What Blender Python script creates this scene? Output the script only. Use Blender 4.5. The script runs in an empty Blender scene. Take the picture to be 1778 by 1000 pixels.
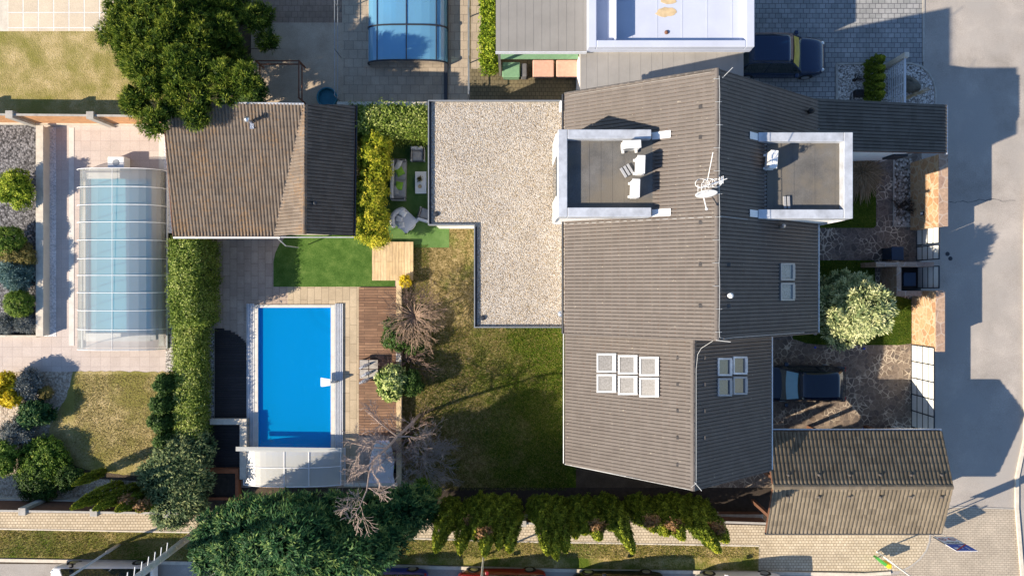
import bpy, bmesh, math, random
import numpy as np
from mathutils import Vector, Matrix
from mathutils.geometry import tessellate_polygon
random.seed(7); rng = np.random.default_rng(11)
SC = bpy.context.scene
COL = SC.collection
R = math.radians
CX, CY, U, H = 889.0, 500.0, 34.0, 35.0     # nadir pixel, pixels per metre on the ground, drone height

# ---------------- camera, sky, sun, exposure ----------------
cam = bpy.data.cameras.new("camera"); cam.sensor_width = 36.0
cam.lens = 36.0 * H / (1778 / U); cam.clip_end = 400; cam.clip_start = 0.5
co = bpy.data.objects.new("camera", cam); COL.objects.link(co); co.location = (0, 0, H); SC.camera = co
SUN_EL, SUN_DIR = R(30.5), R(22.5)          # elevation; direction the shadows run (from +X towards +Y)
world = bpy.data.worlds.new("World"); SC.world = world; world.use_nodes = True
wn = world.node_tree; wn.nodes.clear()
sky = wn.nodes.new("ShaderNodeTexSky"); sky.sky_type = 'NISHITA'; sky.sun_disc = False
sky.sun_elevation = SUN_EL; sky.sun_rotation = R(247.5); sky.air_density = 1.0; sky.dust_density = 0.2; sky.ozone_density = 3.2
bg = wn.nodes.new("ShaderNodeBackground"); bg.inputs[1].default_value = 0.105
wo = wn.nodes.new("ShaderNodeOutputWorld"); wn.links.new(sky.outputs[0], bg.inputs[0]); wn.links.new(bg.outputs[0], wo.inputs[0])
sl = bpy.data.lights.new("sun", 'SUN'); sl.energy = 5.0; sl.angle = R(0.5); sl.color = (1.0, 0.86, 0.68)
so = bpy.data.objects.new("sun", sl); COL.objects.link(so); so.location = (-30, -15, 30)
tv = Vector((math.cos(SUN_DIR) * math.cos(SUN_EL), math.sin(SUN_DIR) * math.cos(SUN_EL), -math.sin(SUN_EL)))
so.rotation_euler = tv.to_track_quat('-Z', 'Y').to_euler()
SC.view_settings.view_transform = 'Standard'; SC.view_settings.look = 'None'
SC.view_settings.exposure = 0.95; SC.view_settings.gamma = 1.0
SC.render.engine = 'CYCLES'
SC.cycles.max_bounces = 6; SC.cycles.transparent_max_bounces = 10; SC.cycles.caustics_reflective = False; SC.cycles.caustics_refractive = False

# ---------------- coordinates ----------------
def P(px, py, z=0.0):
    a = 1 - z / H
    return Vector(((px - CX) / U * a, -(py - CY) / U * a, z))
def plane3(a, b, c):
    n = (b - a).cross(c - a)
    A, B = -n.x / n.z, -n.y / n.z
    return (A, B, a.z - A * a.x - B * a.y)
def onplane(px, py, pl):
    dx, dy = (px - CX) / U, -(py - CY) / U
    k = pl[0] * dx + pl[1] * dy
    z = (k + pl[2]) / (1 + k / H)
    return P(px, py, z)

# ---------------- materials ----------------
MATS = {}
def newmat(name):
    m = bpy.data.materials.new(name); m.use_nodes = True
    nt = m.node_tree; nt.nodes.clear()
    o = nt.nodes.new("ShaderNodeOutputMaterial"); b = nt.nodes.new("ShaderNodeBsdfPrincipled")
    nt.links.new(b.outputs[0], o.inputs[0]); MATS[name] = m
    return m, nt, b, o
def N(nt, t, **kw):
    n = nt.nodes.new("ShaderNode" + t)
    for k, v in kw.items():
        if k.startswith("i_"):
            key = k[2:]
            key = int(key) if key.isdigit() else key.replace("_", " ")
            n.inputs[key].default_value = v
        else: setattr(n, k, v)
    return n
def c4(c): return (c[0], c[1], c[2], 1.0)
def coords(nt, rot=0.0, scale=(1, 1, 1), loc=(0, 0, 0)):
    tc = N(nt, "TexCoord"); mp = N(nt, "Mapping")
    mp.inputs["Rotation"].default_value = (0, 0, rot); mp.inputs["Scale"].default_value = scale; mp.inputs["Location"].default_value = loc
    nt.links.new(tc.outputs["Object"], mp.inputs[0]); return mp.outputs[0]
def ramp(nt, fac, stops):
    r = N(nt, "ValToRGB"); e = r.color_ramp.elements
    while len(e) > 1: e.remove(e[-1])
    e[0].position = stops[0][0]; e[0].color = c4(stops[0][1])
    for p, c in stops[1:]:
        q = e.new(p); q.color = c4(c)
    nt.links.new(fac, r.inputs[0]); return r.outputs[0]
def noise(nt, vec, scale, detail=4, rough=0.6):
    n = N(nt, "TexNoise", i_Scale=scale, i_Detail=detail, i_Roughness=rough)
    nt.links.new(vec, n.inputs["Vector"]); return n.outputs["Fac"]
def mixc(nt, fac, a, b, mode='MIX'):
    m = N(nt, "Mix", data_type='RGBA', blend_type=mode)
    for s, v in ((0, fac), (6, a), (7, b)):
        if isinstance(v, (int, float)): m.inputs[s].default_value = v
        elif isinstance(v, (tuple, list)): m.inputs[s].default_value = c4(v)
        else: nt.links.new(v, m.inputs[s])
    return m.outputs[2]
def mth(nt, op, a, b=None):
    m = N(nt, "Math", operation=op)
    for s, v in ((0, a), (1, b)):
        if v is None: continue
        if isinstance(v, (int, float)): m.inputs[s].default_value = v
        else: nt.links.new(v, m.inputs[s])
    return m.outputs[0]
def bump(nt, b, h, strength=0.5, dist=0.02):
    n = N(nt, "Bump", i_Strength=strength, i_Distance=dist)
    nt.links.new(h, n.inputs["Height"]); nt.links.new(n.outputs[0], b.inputs["Normal"])
def simple(name, col, rough=0.6, metal=0.0, var=0.12, scale=6.0, spec=0.4, bmp=0.0, coat=0.0):
    m, nt, b, o = newmat(name)
    v = coords(nt); n1 = noise(nt, v, scale, 5)
    d = tuple(c * (1 - var) for c in col); u = tuple(min(1, c * (1 + var)) for c in col)
    nt.links.new(ramp(nt, n1, [(0.3, d), (0.7, u)]), b.inputs["Base Color"])
    b.inputs["Roughness"].default_value = rough; b.inputs["Metallic"].default_value = metal
    b.inputs["Specular IOR Level"].default_value = spec; b.inputs["Coat Weight"].default_value = coat
    if bmp: bump(nt, b, noise(nt, v, scale * 6, 3), bmp, 0.01)
    return m
def ground_mat(name, cols, scale=1.2, fine=30, rough=0.95, bmp=0.6, bd=0.02, blotch=None, bsc=0.3):
    """patchy ground: fine noise colours, broad patches"""
    m, nt, b, o = newmat(name); v = coords(nt)
    f = noise(nt, v, fine, 3, 0.7); g = noise(nt, v, scale, 6, 0.62)
    s = mth(nt, 'ADD', mth(nt, 'MULTIPLY', f, 0.5), mth(nt, 'MULTIPLY', g, 0.5))
    k = len(cols); col = ramp(nt, s, [(0.36 + 0.28 * i / (k - 1), c) for i, c in enumerate(cols)])
    if blotch:
        w = ramp(nt, noise(nt, v, bsc, 4, 0.6), [(0.42, (0, 0, 0)), (0.6, (1, 1, 1))])
        col = mixc(nt, w, col, mixc(nt, f, blotch[0], blotch[1]))
    nt.links.new(col, b.inputs["Base Color"]); b.inputs["Roughness"].default_value = rough
    b.inputs["Specular IOR Level"].default_value = 0.15
    bump(nt, b, f, bmp, bd)
    return m
def stones_mat(name, cols, cell=0.06, rough=0.9, gap=0.35, bd=0.03, stain=None):
    """loose gravel: one colour for each pebble"""
    m, nt, b, o = newmat(name); v = coords(nt)
    vo = N(nt, "TexVoronoi", i_Scale=1.0 / cell); nt.links.new(v, vo.inputs["Vector"])
    sx = N(nt, "SeparateColor"); nt.links.new(vo.outputs["Color"], sx.inputs[0])
    k = len(cols); col = ramp(nt, sx.outputs[0], [(i / max(1, k - 1), c) for i, c in enumerate(cols)])
    dk = ramp(nt, vo.outputs["Distance"], [(0.45, (1, 1, 1)), (0.8, (gap, gap, gap))])
    col = mixc(nt, 1.0, col, dk, 'MULTIPLY')
    big = ramp(nt, noise(nt, v, 0.8, 5, 0.65), [(0.3, (0.82, 0.8, 0.78)), (0.7, (1.08, 1.07, 1.05))])
    col = mixc(nt, 1.0, col, big, 'MULTIPLY')
    if stain:
        w = ramp(nt, noise(nt, v, 1.6, 6, 0.75), [(0.55, (0, 0, 0)), (0.72, (0.8, 0.8, 0.8))]); col = mixc(nt, w, col, stain)
    nt.links.new(col, b.inputs["Base Color"]); b.inputs["Roughness"].default_value = rough
    b.inputs["Specular IOR Level"].default_value = 0.2
    inv = mth(nt, 'SUBTRACT', 1.0, vo.outputs["Distance"]); bump(nt, b, inv, 0.8, bd)
    return m
def paver_mat(name, c1, c2, mortar, w, h, rot=0.0, ms=0.012, offset=0.5, stain=0.25, bd=0.01, sq=1.0):
    m, nt, b, o = newmat(name); v = coords(nt, rot)
    br = N(nt, "TexBrick", offset=offset, squash=sq)
    br.inputs["Scale"].default_value = 1.0; br.inputs["Brick Width"].default_value = w; br.inputs["Row Height"].default_value = h
    br.inputs["Mortar Size"].default_value = ms; br.inputs["Mortar Smooth"].default_value = 0.3
    br.inputs["Color1"].default_value = c4(c1); br.inputs["Color2"].default_value = c4(c2); br.inputs["Mortar"].default_value = c4(mortar)
    nt.links.new(v, br.inputs["Vector"])
    g = ramp(nt, noise(nt, v, 0.9, 6, 0.65), [(0.3, (1 - stain,) * 3), (0.7, (1 + stain * .5,) * 3)])
    f = ramp(nt, noise(nt, v, 22, 3, 0.7), [(0.3, (0.86,) * 3), (0.7, (1.1,) * 3)])
    col = mixc(nt, 1.0, mixc(nt, 1.0, br.outputs["Color"], g, 'MULTIPLY'), f, 'MULTIPLY')
    nt.links.new(col, b.inputs["Base Color"]); b.inputs["Roughness"].default_value = 0.88
    b.inputs["Specular IOR Level"].default_value = 0.2
    bump(nt, b, mth(nt, 'SUBTRACT', 1.0, br.outputs["Fac"]), 0.5, bd)
    return m
def flag_mat(name, cols, joint, cell=0.45, jw=0.03, patchy=0.5, rnd=1.0):
    m, nt, b, o = newmat(name); v = coords(nt)
    vo = N(nt, "TexVoronoi", i_Scale=1.0 / cell, feature='DISTANCE_TO_EDGE', i_Randomness=rnd); nt.links.new(v, vo.inputs["Vector"])
    vc = N(nt, "TexVoronoi", i_Scale=1.0 / cell, i_Randomness=rnd); nt.links.new(v, vc.inputs["Vector"])
    sx = N(nt, "SeparateColor"); nt.links.new(vc.outputs["Color"], sx.inputs[0])
    k = len(cols); col = ramp(nt, sx.outputs[0], [(i / max(1, k - 1), c) for i, c in enumerate(cols)])
    f = ramp(nt, noise(nt, v, 9, 5, 0.7), [(0.3, (0.7,) * 3), (0.7, (1.25,) * 3)]); col = mixc(nt, 1.0, col, f, 'MULTIPLY')
    j = ramp(nt, vo.outputs["Distance"], [(jw / cell * .5, (1, 1, 1)), (jw / cell, (0, 0, 0))])
    pt = ramp(nt, noise(nt, v, 0.9, 4, 0.6), [(patchy - .06, (0.12,) * 3), (patchy + .06, (1, 1, 1))])
    nt.links.new(mixc(nt, mixc(nt, 1.0, j, pt, 'MULTIPLY'), col, joint), b.inputs["Base Color"])
    b.inputs["Roughness"].default_value = 0.75; b.inputs["Specular IOR Level"].default_value = 0.3
    bump(nt, b, vo.outputs["Distance"], 0.3, 0.02)
    return m
def plank_mat(name, c1, c2, gap, w, along='x', rough=0.7, ln=2.4):
    m, nt, b, o = newmat(name); v = coords(nt, 0 if along == 'x' else math.pi / 2)
    br = N(nt, "TexBrick", offset=0.37)
    br.inputs["Scale"].default_value = 1.0; br.inputs["Brick Width"].default_value = ln; br.inputs["Row Height"].default_value = w
    br.inputs["Mortar Size"].default_value = 0.008; br.inputs["Mortar Smooth"].default_value = 0.1
    br.inputs["Color1"].default_value = c4(c1); br.inputs["Color2"].default_value = c4(c2); br.inputs["Mortar"].default_value = c4(gap)
    nt.links.new(v, br.inputs["Vector"])
    mp = N(nt, "Mapping"); mp.inputs["Scale"].default_value = (1.5, 25, 1); nt.links.new(v, mp.inputs[0])
    f = ramp(nt, noise(nt, mp.outputs[0], 1.0, 4, 0.7), [(0.3, (0.68,) * 3), (0.7, (1.25,) * 3)])
    g = ramp(nt, noise(nt, v, 1.1, 4, 0.7), [(0.3, (0.75,) * 3), (0.7, (1.15,) * 3)])
    nt.links.new(mixc(nt, 1.0, mixc(nt, 1.0, br.outputs["Color"], f, 'MULTIPLY'), g, 'MULTIPLY'), b.inputs["Base Color"])
    b.inputs["Roughness"].default_value = rough
    bump(nt, b, mth(nt, 'SUBTRACT', 1.0, br.outputs["Fac"]), 0.6, 0.01)
    return m
def tile_mat(name, col, col2, moss=None, fleck=0.62):
    m, nt, b, o = newmat(name); v = coords(nt)
    g = noise(nt, v, 1.1, 6, 0.65); f = noise(nt, v, 26, 3, 0.7)
    vo = N(nt, "TexVoronoi", i_Scale=3.4, distance='CHEBYCHEV', i_Randomness=0.15); nt.links.new(v, vo.inputs["Vector"])
    sx = N(nt, "SeparateColor"); nt.links.new(vo.outputs["Color"], sx.inputs[0])
    s = mth(nt, 'ADD', mth(nt, 'MULTIPLY', g, 0.75), mth(nt, 'MULTIPLY', sx.outputs[0], 0.25))
    c = mixc(nt, 1.0, ramp(nt, s, [(0.3, col), (0.7, col2)]), ramp(nt, f, [(0.3, (0.88,) * 3), (0.7, (1.08,) * 3)]), 'MULTIPLY')
    sp = ramp(nt, noise(nt, v, 7.5, 2, 0.5), [(fleck + .09, (0, 0, 0)), (fleck + .13, (0.8, 0.8, 0.8))])
    c = mixc(nt, sp, c, (0.30, 0.27, 0.22))
    if moss:
        w = ramp(nt, mth(nt, 'MULTIPLY', noise(nt, v, 0.5, 5, 0.7), noise(nt, v, 9, 3, 0.7)), [(0.24, (0, 0, 0)), (0.36, (0.7,) * 3)]); c = mixc(nt, w, c, moss)
    nt.links.new(c, b.inputs["Base Color"]); b.inputs["Roughness"].default_value = 0.8; b.inputs["Specular IOR Level"].default_value = 0.15
    bump(nt, b, f, 0.25, 0.01)
    return m
def leaf_mat(name, stops, trans=0.25, rough=0.6, spec=0.15, gain=None):
    gain = gain or (1.5 if name.startswith("leaf_") else 1.0); stops = [tuple(min(.9, x * gain) for x in q) for q in stops]
    m, nt, b, o = newmat(name)
    at = N(nt, "Attribute", attribute_name="var")
    k = len(stops); c = ramp(nt, at.outputs["Fac"], [(i / max(1, k - 1), q) for i, q in enumerate(stops)])
    nt.links.new(c, b.inputs["Base Color"]); b.inputs["Roughness"].default_value = rough; b.inputs["Specular IOR Level"].default_value = spec
    if trans > 0:
        t = N(nt, "BsdfTranslucent"); mx = N(nt, "MixShader"); mx.inputs[0].default_value = trans
        nt.links.new(c, t.inputs[0]); nt.links.new(b.outputs[0], mx.inputs[1]); nt.links.new(t.outputs[0], mx.inputs[2])
        nt.links.new(mx.outputs[0], o.inputs[0])
    return m
def glass_mat(name, tint, alpha_diff=0.3, diff=(0.8, 0.85, 0.9), rough=0.08, fres=1.3):
    """thin sheet: tinted transparency + a milky diffuse share + fresnel gloss"""
    m, nt, b, o = newmat(name); nt.nodes.remove(b)
    tr = N(nt, "BsdfTransparent"); tr.inputs[0].default_value = c4(tint)
    df = N(nt, "BsdfDiffuse"); df.inputs[0].default_value = c4(diff)
    tl = N(nt, "BsdfTranslucent"); tl.inputs[0].default_value = c4(diff)
    dm = N(nt, "MixShader"); dm.inputs[0].default_value = 0.4; nt.links.new(df.outputs[0], dm.inputs[1]); nt.links.new(tl.outputs[0], dm.inputs[2])
    m1 = N(nt, "MixShader"); m1.inputs[0].default_value = alpha_diff; nt.links.new(tr.outputs[0], m1.inputs[1]); nt.links.new(dm.outputs[0], m1.inputs[2])
    gl = N(nt, "BsdfGlossy"); gl.inputs["Roughness"].default_value = rough
    fr = N(nt, "Fresnel"); fr.inputs[0].default_value = fres
    m2 = N(nt, "MixShader"); nt.links.new(fr.outputs[0], m2.inputs[0]); nt.links.new(m1.outputs[0], m2.inputs[1]); nt.links.new(gl.outputs[0], m2.inputs[2])
    nt.links.new(m2.outputs[0], o.inputs[0]); return m
def water_mat(name, tint, body=(0.0, 0.46, 0.98)):
    m = glass_mat(name, tint, 0.58, body, 0.05, 1.33); nt = m.node_tree
    v = coords(nt); n = noise(nt, v, 3.0, 3, 0.5)
    bp = N(nt, "Bump", i_Strength=0.9, i_Distance=0.08); nt.links.new(n, bp.inputs["Height"])
    for x in nt.nodes:
        if x.bl_idname in ("ShaderNodeBsdfGlossy", "ShaderNodeFresnel"): nt.links.new(bp.outputs[0], x.inputs["Normal"])
    return m

simple("white_metal", (0.72, 0.73, 0.75), 0.45, 0.0, 0.05)
simple("zinc", (0.52, 0.55, 0.60), 0.5, 0.3, 0.22, 2.2)
simple("white_render", (0.78, 0.77, 0.74), 0.9, 0, 0.06, 2)
simple("cream_render", (0.62, 0.56, 0.46), 0.9, 0, 0.08, 2)
simple("dark_metal", (0.03, 0.035, 0.045), 0.5, 0.2)
simple("black", (0.012, 0.012, 0.014), 0.6)
simple("rubber", (0.02, 0.02, 0.02), 0.85)
simple("grey_metal", (0.30, 0.32, 0.34), 0.45, 0.5)
simple("silver", (0.65, 0.66, 0.68), 0.3, 0.8)
simple("concrete", (0.36, 0.34, 0.31), 0.9, 0, 0.18, 4, bmp=0.3)
simple("pale_concrete", (0.55, 0.50, 0.42), 0.9, 0, 0.15, 4, bmp=0.3)
simple("concrete_pole", (0.42, 0.43, 0.43), 0.8, 0, 0.12, 5, bmp=0.2)
simple("plastic_white", (0.80, 0.80, 0.79), 0.4, 0, 0.04)
simple("fabric_grey", (0.30, 0.31, 0.33), 0.95, 0, 0.10, 12)
simple("fabric_light", (0.52, 0.54, 0.58), 0.95, 0, 0.08, 12)
simple("fabric_dark", (0.13, 0.13, 0.14), 0.95)
simple("fabric_green", (0.22, 0.42, 0.05), 0.95)
simple("fabric_silver", (0.48, 0.50, 0.56), 0.35, 0.3, 0.4, 10)
simple("terracotta", (0.34, 0.11, 0.045), 0.85, 0, 0.25, 5)
simple("fence_orange", (0.50, 0.26, 0.12), 0.85, 0, 0.2, 4)
simple("fence_brown", (0.13, 0.06, 0.035), 0.8, 0, 0.25, 5)
simple("rust", (0.16, 0.07, 0.04), 0.7)
simple("trunk", (0.10, 0.075, 0.055), 0.95, 0, 0.3, 8, bmp=0.5)
simple("bark_pale", (0.35, 0.27, 0.23), 0.95, 0, 0.25, 8)
simple("bark_grey", (0.30, 0.28, 0.27), 0.95, 0, 0.25, 8)
simple("bark_mauve", (0.22, 0.15, 0.125), 0.95, 0, 0.3, 8)
simple("bark_brown", (0.25, 0.175, 0.125), 0.95, 0, 0.3, 8)
simple("rock", (0.10, 0.095, 0.08), 0.9, 0, 0.45, 2.5, bmp=0.8)
simple("car_navy", (0.003, 0.012, 0.030), 0.2, 0.2, 0.05, coat=0.6)
simple("car_blue", (0.003, 0.020, 0.065), 0.25, 0.2, 0.05, coat=0.6)
simple("car_white", (0.72, 0.73, 0.75), 0.3, 0, 0.03, coat=0.6)
simple("car_red", (0.22, 0.010, 0.008), 0.28, 0, 0.05, coat=0.6)
simple("car_black", (0.012, 0.012, 0.015), 0.25, 0.1, 0.05, coat=0.6)
simple("car_royal", (0.012, 0.03, 0.30), 0.28, 0.1, 0.05, coat=0.6)
simple("car_glass", (0.02, 0.03, 0.035), 0.05, 0, 0.02, spec=0.8)
simple("screen_sky_tint", (0.17, 0.36, 0.46), 0.15, 0.0, 0.05, spec=0.9)  # bright sky reflection on the windscreen, put into the base colour
simple("lamp_red", (0.4, 0.01, 0.01), 0.3)
simple("sign_white", (0.72, 0.72, 0.74), 0.5)
simple("sign_blue", (0.012, 0.08, 0.42), 0.5)
simple("sign_red", (0.45, 0.015, 0.02), 0.5)
simple("sign_black", (0.01, 0.01, 0.01), 0.5)
simple("bin_green", (0.06, 0.30, 0.05), 0.5)
simple("bin_yellow", (0.75, 0.50, 0.02), 0.5)
simple("bin_navy", (0.015, 0.03, 0.06), 0.45)
simple("teal", (0.02, 0.14, 0.20), 0.6)
simple("pool_shell", (0.012, 0.54, 0.93), 0.5, 0, 0.05, 1.2)
simple("pool_shell_dark", (0.01, 0.30, 0.68), 0.5, 0, 0.05, 1.2)
simple("pool_shell_pale", (0.30, 0.82, 0.95), 0.5, 0, 0.05, 1.2)
simple("coping", (0.58, 0.56, 0.52), 0.7, 0, 0.12, 3)
simple("membrane", (0.47, 0.51, 0.62), 0.5, 0, 0.06, 0.8)
simple("soil", (0.035, 0.026, 0.02), 0.95, 0, 0.4, 5, bmp=0.8)
simple("grey_seam", (0.24, 0.23, 0.215), 0.75, 0, 0.08, 1.0)
simple("grey_felt", (0.27, 0.26, 0.25), 0.85, 0, 0.1, 1.0)
simple("cushion_pink", (0.55, 0.33, 0.26), 0.9)
simple("lounger_pink", (0.78, 0.68, 0.76), 0.9)
simple("awning_green", (0.16, 0.30, 0.18), 0.9)
simple("wood_cap", (0.52, 0.40, 0.24), 0.8, 0, 0.2, 4)
simple("gate_frost", (0.82, 0.84, 0.82), 0.35, 0, 0.05)
simple("dry_straw", (0.40, 0.29, 0.16), 0.95)
simple("lamp_blue", (0.02, 0.05, 0.5), 0.4)
simple("potplant", (0.10, 0.09, 0.02), 0.9)
felt = None
ground_mat("roof_felt", [(0.08, 0.08, 0.079), (0.125, 0.123, 0.12), (0.18, 0.177, 0.172)], 1.0, 40, 0.95, 0.5, 0.01, ((0.12, 0.11, 0.095), (0.19, 0.17, 0.14)), 0.6)
ground_mat("asphalt", [(0.24, 0.22, 0.20), (0.34, 0.312, 0.285), (0.45, 0.41, 0.375)], 0.5, 26, 0.95, 0.6, 0.02, ((0.29, 0.275, 0.26), (0.37, 0.345, 0.32)), 0.3)
ground_mat("earth", [(0.045, 0.035, 0.025), (0.08, 0.062, 0.045), (0.13, 0.10, 0.075)], 1.2, 25, 0.95, 0.9, 0.04)
ground_mat("turf", [(0.03, 0.075, 0.010), (0.06, 0.125, 0.022), (0.12, 0.19, 0.045)], 2.0, 24, 0.9, 0.6, 0.02)
ground_mat("turf_pale", [(0.06, 0.13, 0.03), (0.09, 0.17, 0.05), (0.13, 0.21, 0.07)], 2.5, 36, 0.9, 0.6, 0.02)
ground_mat("lawn_plain", [(0.03, 0.05, 0.004), (0.07, 0.10, 0.010), (0.15, 0.155, 0.025), (0.30, 0.24, 0.09)], 1.6, 17, 0.95, 1.0, 0.05, ((0.13, 0.10, 0.04), (0.40, 0.30, 0.15)), 0.42)
def lawn_garden():
    m, nt, b, o = newmat("lawn"); v = coords(nt)
    f = noise(nt, v, 13, 4, 0.75); g = noise(nt, v, 1.5, 6, 0.65); h = noise(nt, v, 4.5, 3, 0.6)
    s = mth(nt, 'ADD', mth(nt, 'MULTIPLY', f, 0.55), mth(nt, 'ADD', mth(nt, 'MULTIPLY', g, 0.2), mth(nt, 'MULTIPLY', h, 0.25)))
    lush = ramp(nt, s, [(0.38, (0.010, 0.026, 0.002)), (0.47, (0.04, 0.075, 0.006)), (0.54, (0.085, 0.125, 0.012)), (0.62, (0.22, 0.22, 0.05))])
    dry = ramp(nt, s, [(0.38, (0.05, 0.045, 0.012)), (0.47, (0.16, 0.125, 0.05)), (0.54, (0.28, 0.215, 0.10)), (0.62, (0.44, 0.35, 0.20))])
    sx = N(nt, "SeparateXYZ"); nt.links.new(v, sx.inputs[0])
    t = mth(nt, 'ADD', mth(nt, 'MULTIPLY', sx.outputs[0], 0.13), mth(nt, 'MULTIPLY', mth(nt, 'SUBTRACT', noise(nt, v, 0.7, 5, 0.7), 0.5), 1.9))
    w = ramp(nt, mth(nt, 'ADD', t, 0.5), [(0.14, (0, 0, 0)), (0.56, (1, 1, 1))])
    nt.links.new(mixc(nt, w, dry, lush), b.inputs["Base Color"]); b.inputs["Roughness"].default_value = 0.95; b.inputs["Specular IOR Level"].default_value = 0.1
    bump(nt, b, f, 1.0, 0.08)
lawn_garden()
ground_mat("lawn_lush", [(0.012, 0.03, 0.002), (0.035, 0.065, 0.005), (0.055, 0.09, 0.008), (0.11, 0.12, 0.02)], 1.6, 17, 0.95, 1.0, 0.05)
ground_mat("lawn_dry", [(0.20, 0.165, 0.06), (0.33, 0.27, 0.11), (0.44, 0.35, 0.17), (0.52, 0.42, 0.24)], 1.3, 17, 0.95, 1.0, 0.05, ((0.15, 0.15, 0.03), (0.30, 0.26, 0.08)), 0.5)
ground_mat("verge", [(0.10, 0.10, 0.02), (0.20, 0.17, 0.04), (0.38, 0.29, 0.12), (0.52, 0.40, 0.21)], 1.6, 15, 0.95, 1.0, 0.06, ((0.04, 0.08, 0.006), (0.13, 0.17, 0.02)), 0.35)
stones_mat("roof_gravel", [(0.36, 0.29, 0.21), (0.48, 0.43, 0.37), (0.60, 0.56, 0.50), (0.38, 0.36, 0.34), (0.64, 0.61, 0.57), (0.50, 0.42, 0.31), (0.56, 0.52, 0.47)], 0.045, gap=0.5, stain=(0.27, 0.225, 0.15))
stones_mat("bed_gravel", [(0.30, 0.27, 0.25), (0.55, 0.52, 0.49), (0.70, 0.68, 0.66), (0.22, 0.2, 0.19)], 0.08, gap=0.25)
stones_mat("dark_gravel", [(0.05, 0.05, 0.055), (0.16, 0.16, 0.17), (0.28, 0.28, 0.30), (0.10, 0.1, 0.11)], 0.09, gap=0.3)
stones_mat("white_gravel", [(0.60, 0.62, 0.66), (0.75, 0.75, 0.78), (0.82, 0.82, 0.84)], 0.07, gap=0.7)
stones_mat("sand_gravel", [(0.36, 0.29, 0.22), (0.52, 0.44, 0.35), (0.62, 0.54, 0.45)], 0.08, gap=0.6)
stones_mat("bark_bed", [(0.50, 0.48, 0.45), (0.06, 0.045, 0.035), (0.62, 0.6, 0.58), (0.10, 0.07, 0.05)], 0.11, gap=0.4, stain=(0.03, 0.022, 0.018))
paver_mat("patio", (0.40, 0.315, 0.255), (0.48, 0.385, 0.31), (0.22, 0.17, 0.14), 0.62, 0.36, math.pi / 2, 0.010, 0.37, 0.22)
paver_mat("patio_sandy", (0.42, 0.34, 0.235), (0.50, 0.41, 0.29), (0.24, 0.19, 0.13), 0.95, 0.36, math.pi / 2, 0.010, 0.37, 0.18)
paver_mat("paving_path", (0.50, 0.42, 0.30), (0.58, 0.50, 0.37), (0.25, 0.20, 0.14), 0.17, 0.14, 0, 0.014, 0.5, 0.2)
paver_mat("paving_cross", (0.40, 0.35, 0.28), (0.45, 0.39, 0.31), (0.24, 0.2, 0.16), 0.22, 0.11, 0.02, 0.010, 0.5, 0.2)
paver_mat("paving_grey", (0.24, 0.25, 0.255), (0.32, 0.325, 0.33), (0.10, 0.10, 0.11), 0.32, 0.25, 0, 0.016, 0.5, 0.25)
paver_mat("deck_pink", (0.50, 0.43, 0.39), (0.54, 0.47, 0.43), (0.44, 0.37, 0.34), 0.5, 0.5, 0, 0.010, 0.0, 0.1)
paver_mat("terrace_square", (0.55, 0.47, 0.36), (0.62, 0.53, 0.41), (0.66, 0.64, 0.62), 0.78, 0.78, 0, 0.03, 0.0, 0.12)
paver_mat("deck_beige", (0.36, 0.30, 0.23), (0.42, 0.35, 0.27), (0.24, 0.2, 0.16), 0.45, 0.45, 0, 0.014, 0.5, 0.2)
paver_mat("deck_olive", (0.14, 0.12, 0.075), (0.18, 0.15, 0.09), (0.08, 0.065, 0.04), 0.2, 0.2, 0, 0.014, 0.5, 0.2)
ground_mat("sandy_yard", [(0.30, 0.24, 0.18), (0.40, 0.33, 0.25), (0.48, 0.40, 0.31)], 0.9, 24, 0.95, 0.4, 0.02)
paver_mat("tan_yard", (0.26, 0.19, 0.14), (0.30, 0.22, 0.165), (0.18, 0.13, 0.1), 0.3, 0.3, 0, 0.014, 0.5, 0.3)
flag_mat("flagstone", [(0.11, 0.088, 0.076), (0.155, 0.125, 0.11), (0.09, 0.075, 0.068), (0.19, 0.15, 0.125)], (0.50, 0.44, 0.36), 0.27, 0.020, 0.53)
flag_mat("flagstone_drive", [(0.14, 0.105, 0.080), (0.20, 0.155, 0.12), (0.12, 0.095, 0.08), (0.26, 0.20, 0.15)], (0.54, 0.46, 0.35), 0.26, 0.020, 0.53)
flag_mat("sandstone", [(0.42, 0.24, 0.12), (0.50, 0.33, 0.19), (0.36, 0.20, 0.11), (0.55, 0.40, 0.25)], (0.50, 0.40, 0.28), 0.42, 0.03, 0.4)
flag_mat("sandstone_cap", [(0.33, 0.22, 0.16), (0.40, 0.28, 0.20), (0.28, 0.19, 0.15)], (0.42, 0.34, 0.28), 0.6, 0.025, 0.4)
plank_mat("wood_deck", (0.17, 0.088, 0.048), (0.29, 0.165, 0.095), (0.05, 0.025, 0.015), 0.14, 'x', ln=1.8)
plank_mat("wood_new", (0.54, 0.39, 0.21), (0.62, 0.46, 0.27), (0.30, 0.20, 0.10), 0.30, 'y', ln=3)
plank_mat("black_deck", (0.018, 0.015, 0.017), (0.028, 0.022, 0.024), (0.006, 0.005, 0.006), 0.15, 'x', ln=3)
tile_mat("tile_main", (0.122, 0.108, 0.100), (0.146, 0.130, 0.121))
tile_mat("tile_porch_shade", (0.078, 0.072, 0.069), (0.115, 0.107, 0.103), fleck=.7)
tile_mat("tile_workshop", (0.125, 0.103, 0.086), (0.185, 0.155, 0.13), (0.24, 0.15, 0.08))
tile_mat("tile_garage", (0.13, 0.108, 0.080), (0.21, 0.175, 0.13), fleck=.7)
leaf_mat("leaf_pine", [(0.010, 0.024, 0.003), (0.035, 0.068, 0.007), (0.085, 0.125, 0.012), (0.20, 0.23, 0.03)], 0.15)
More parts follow.
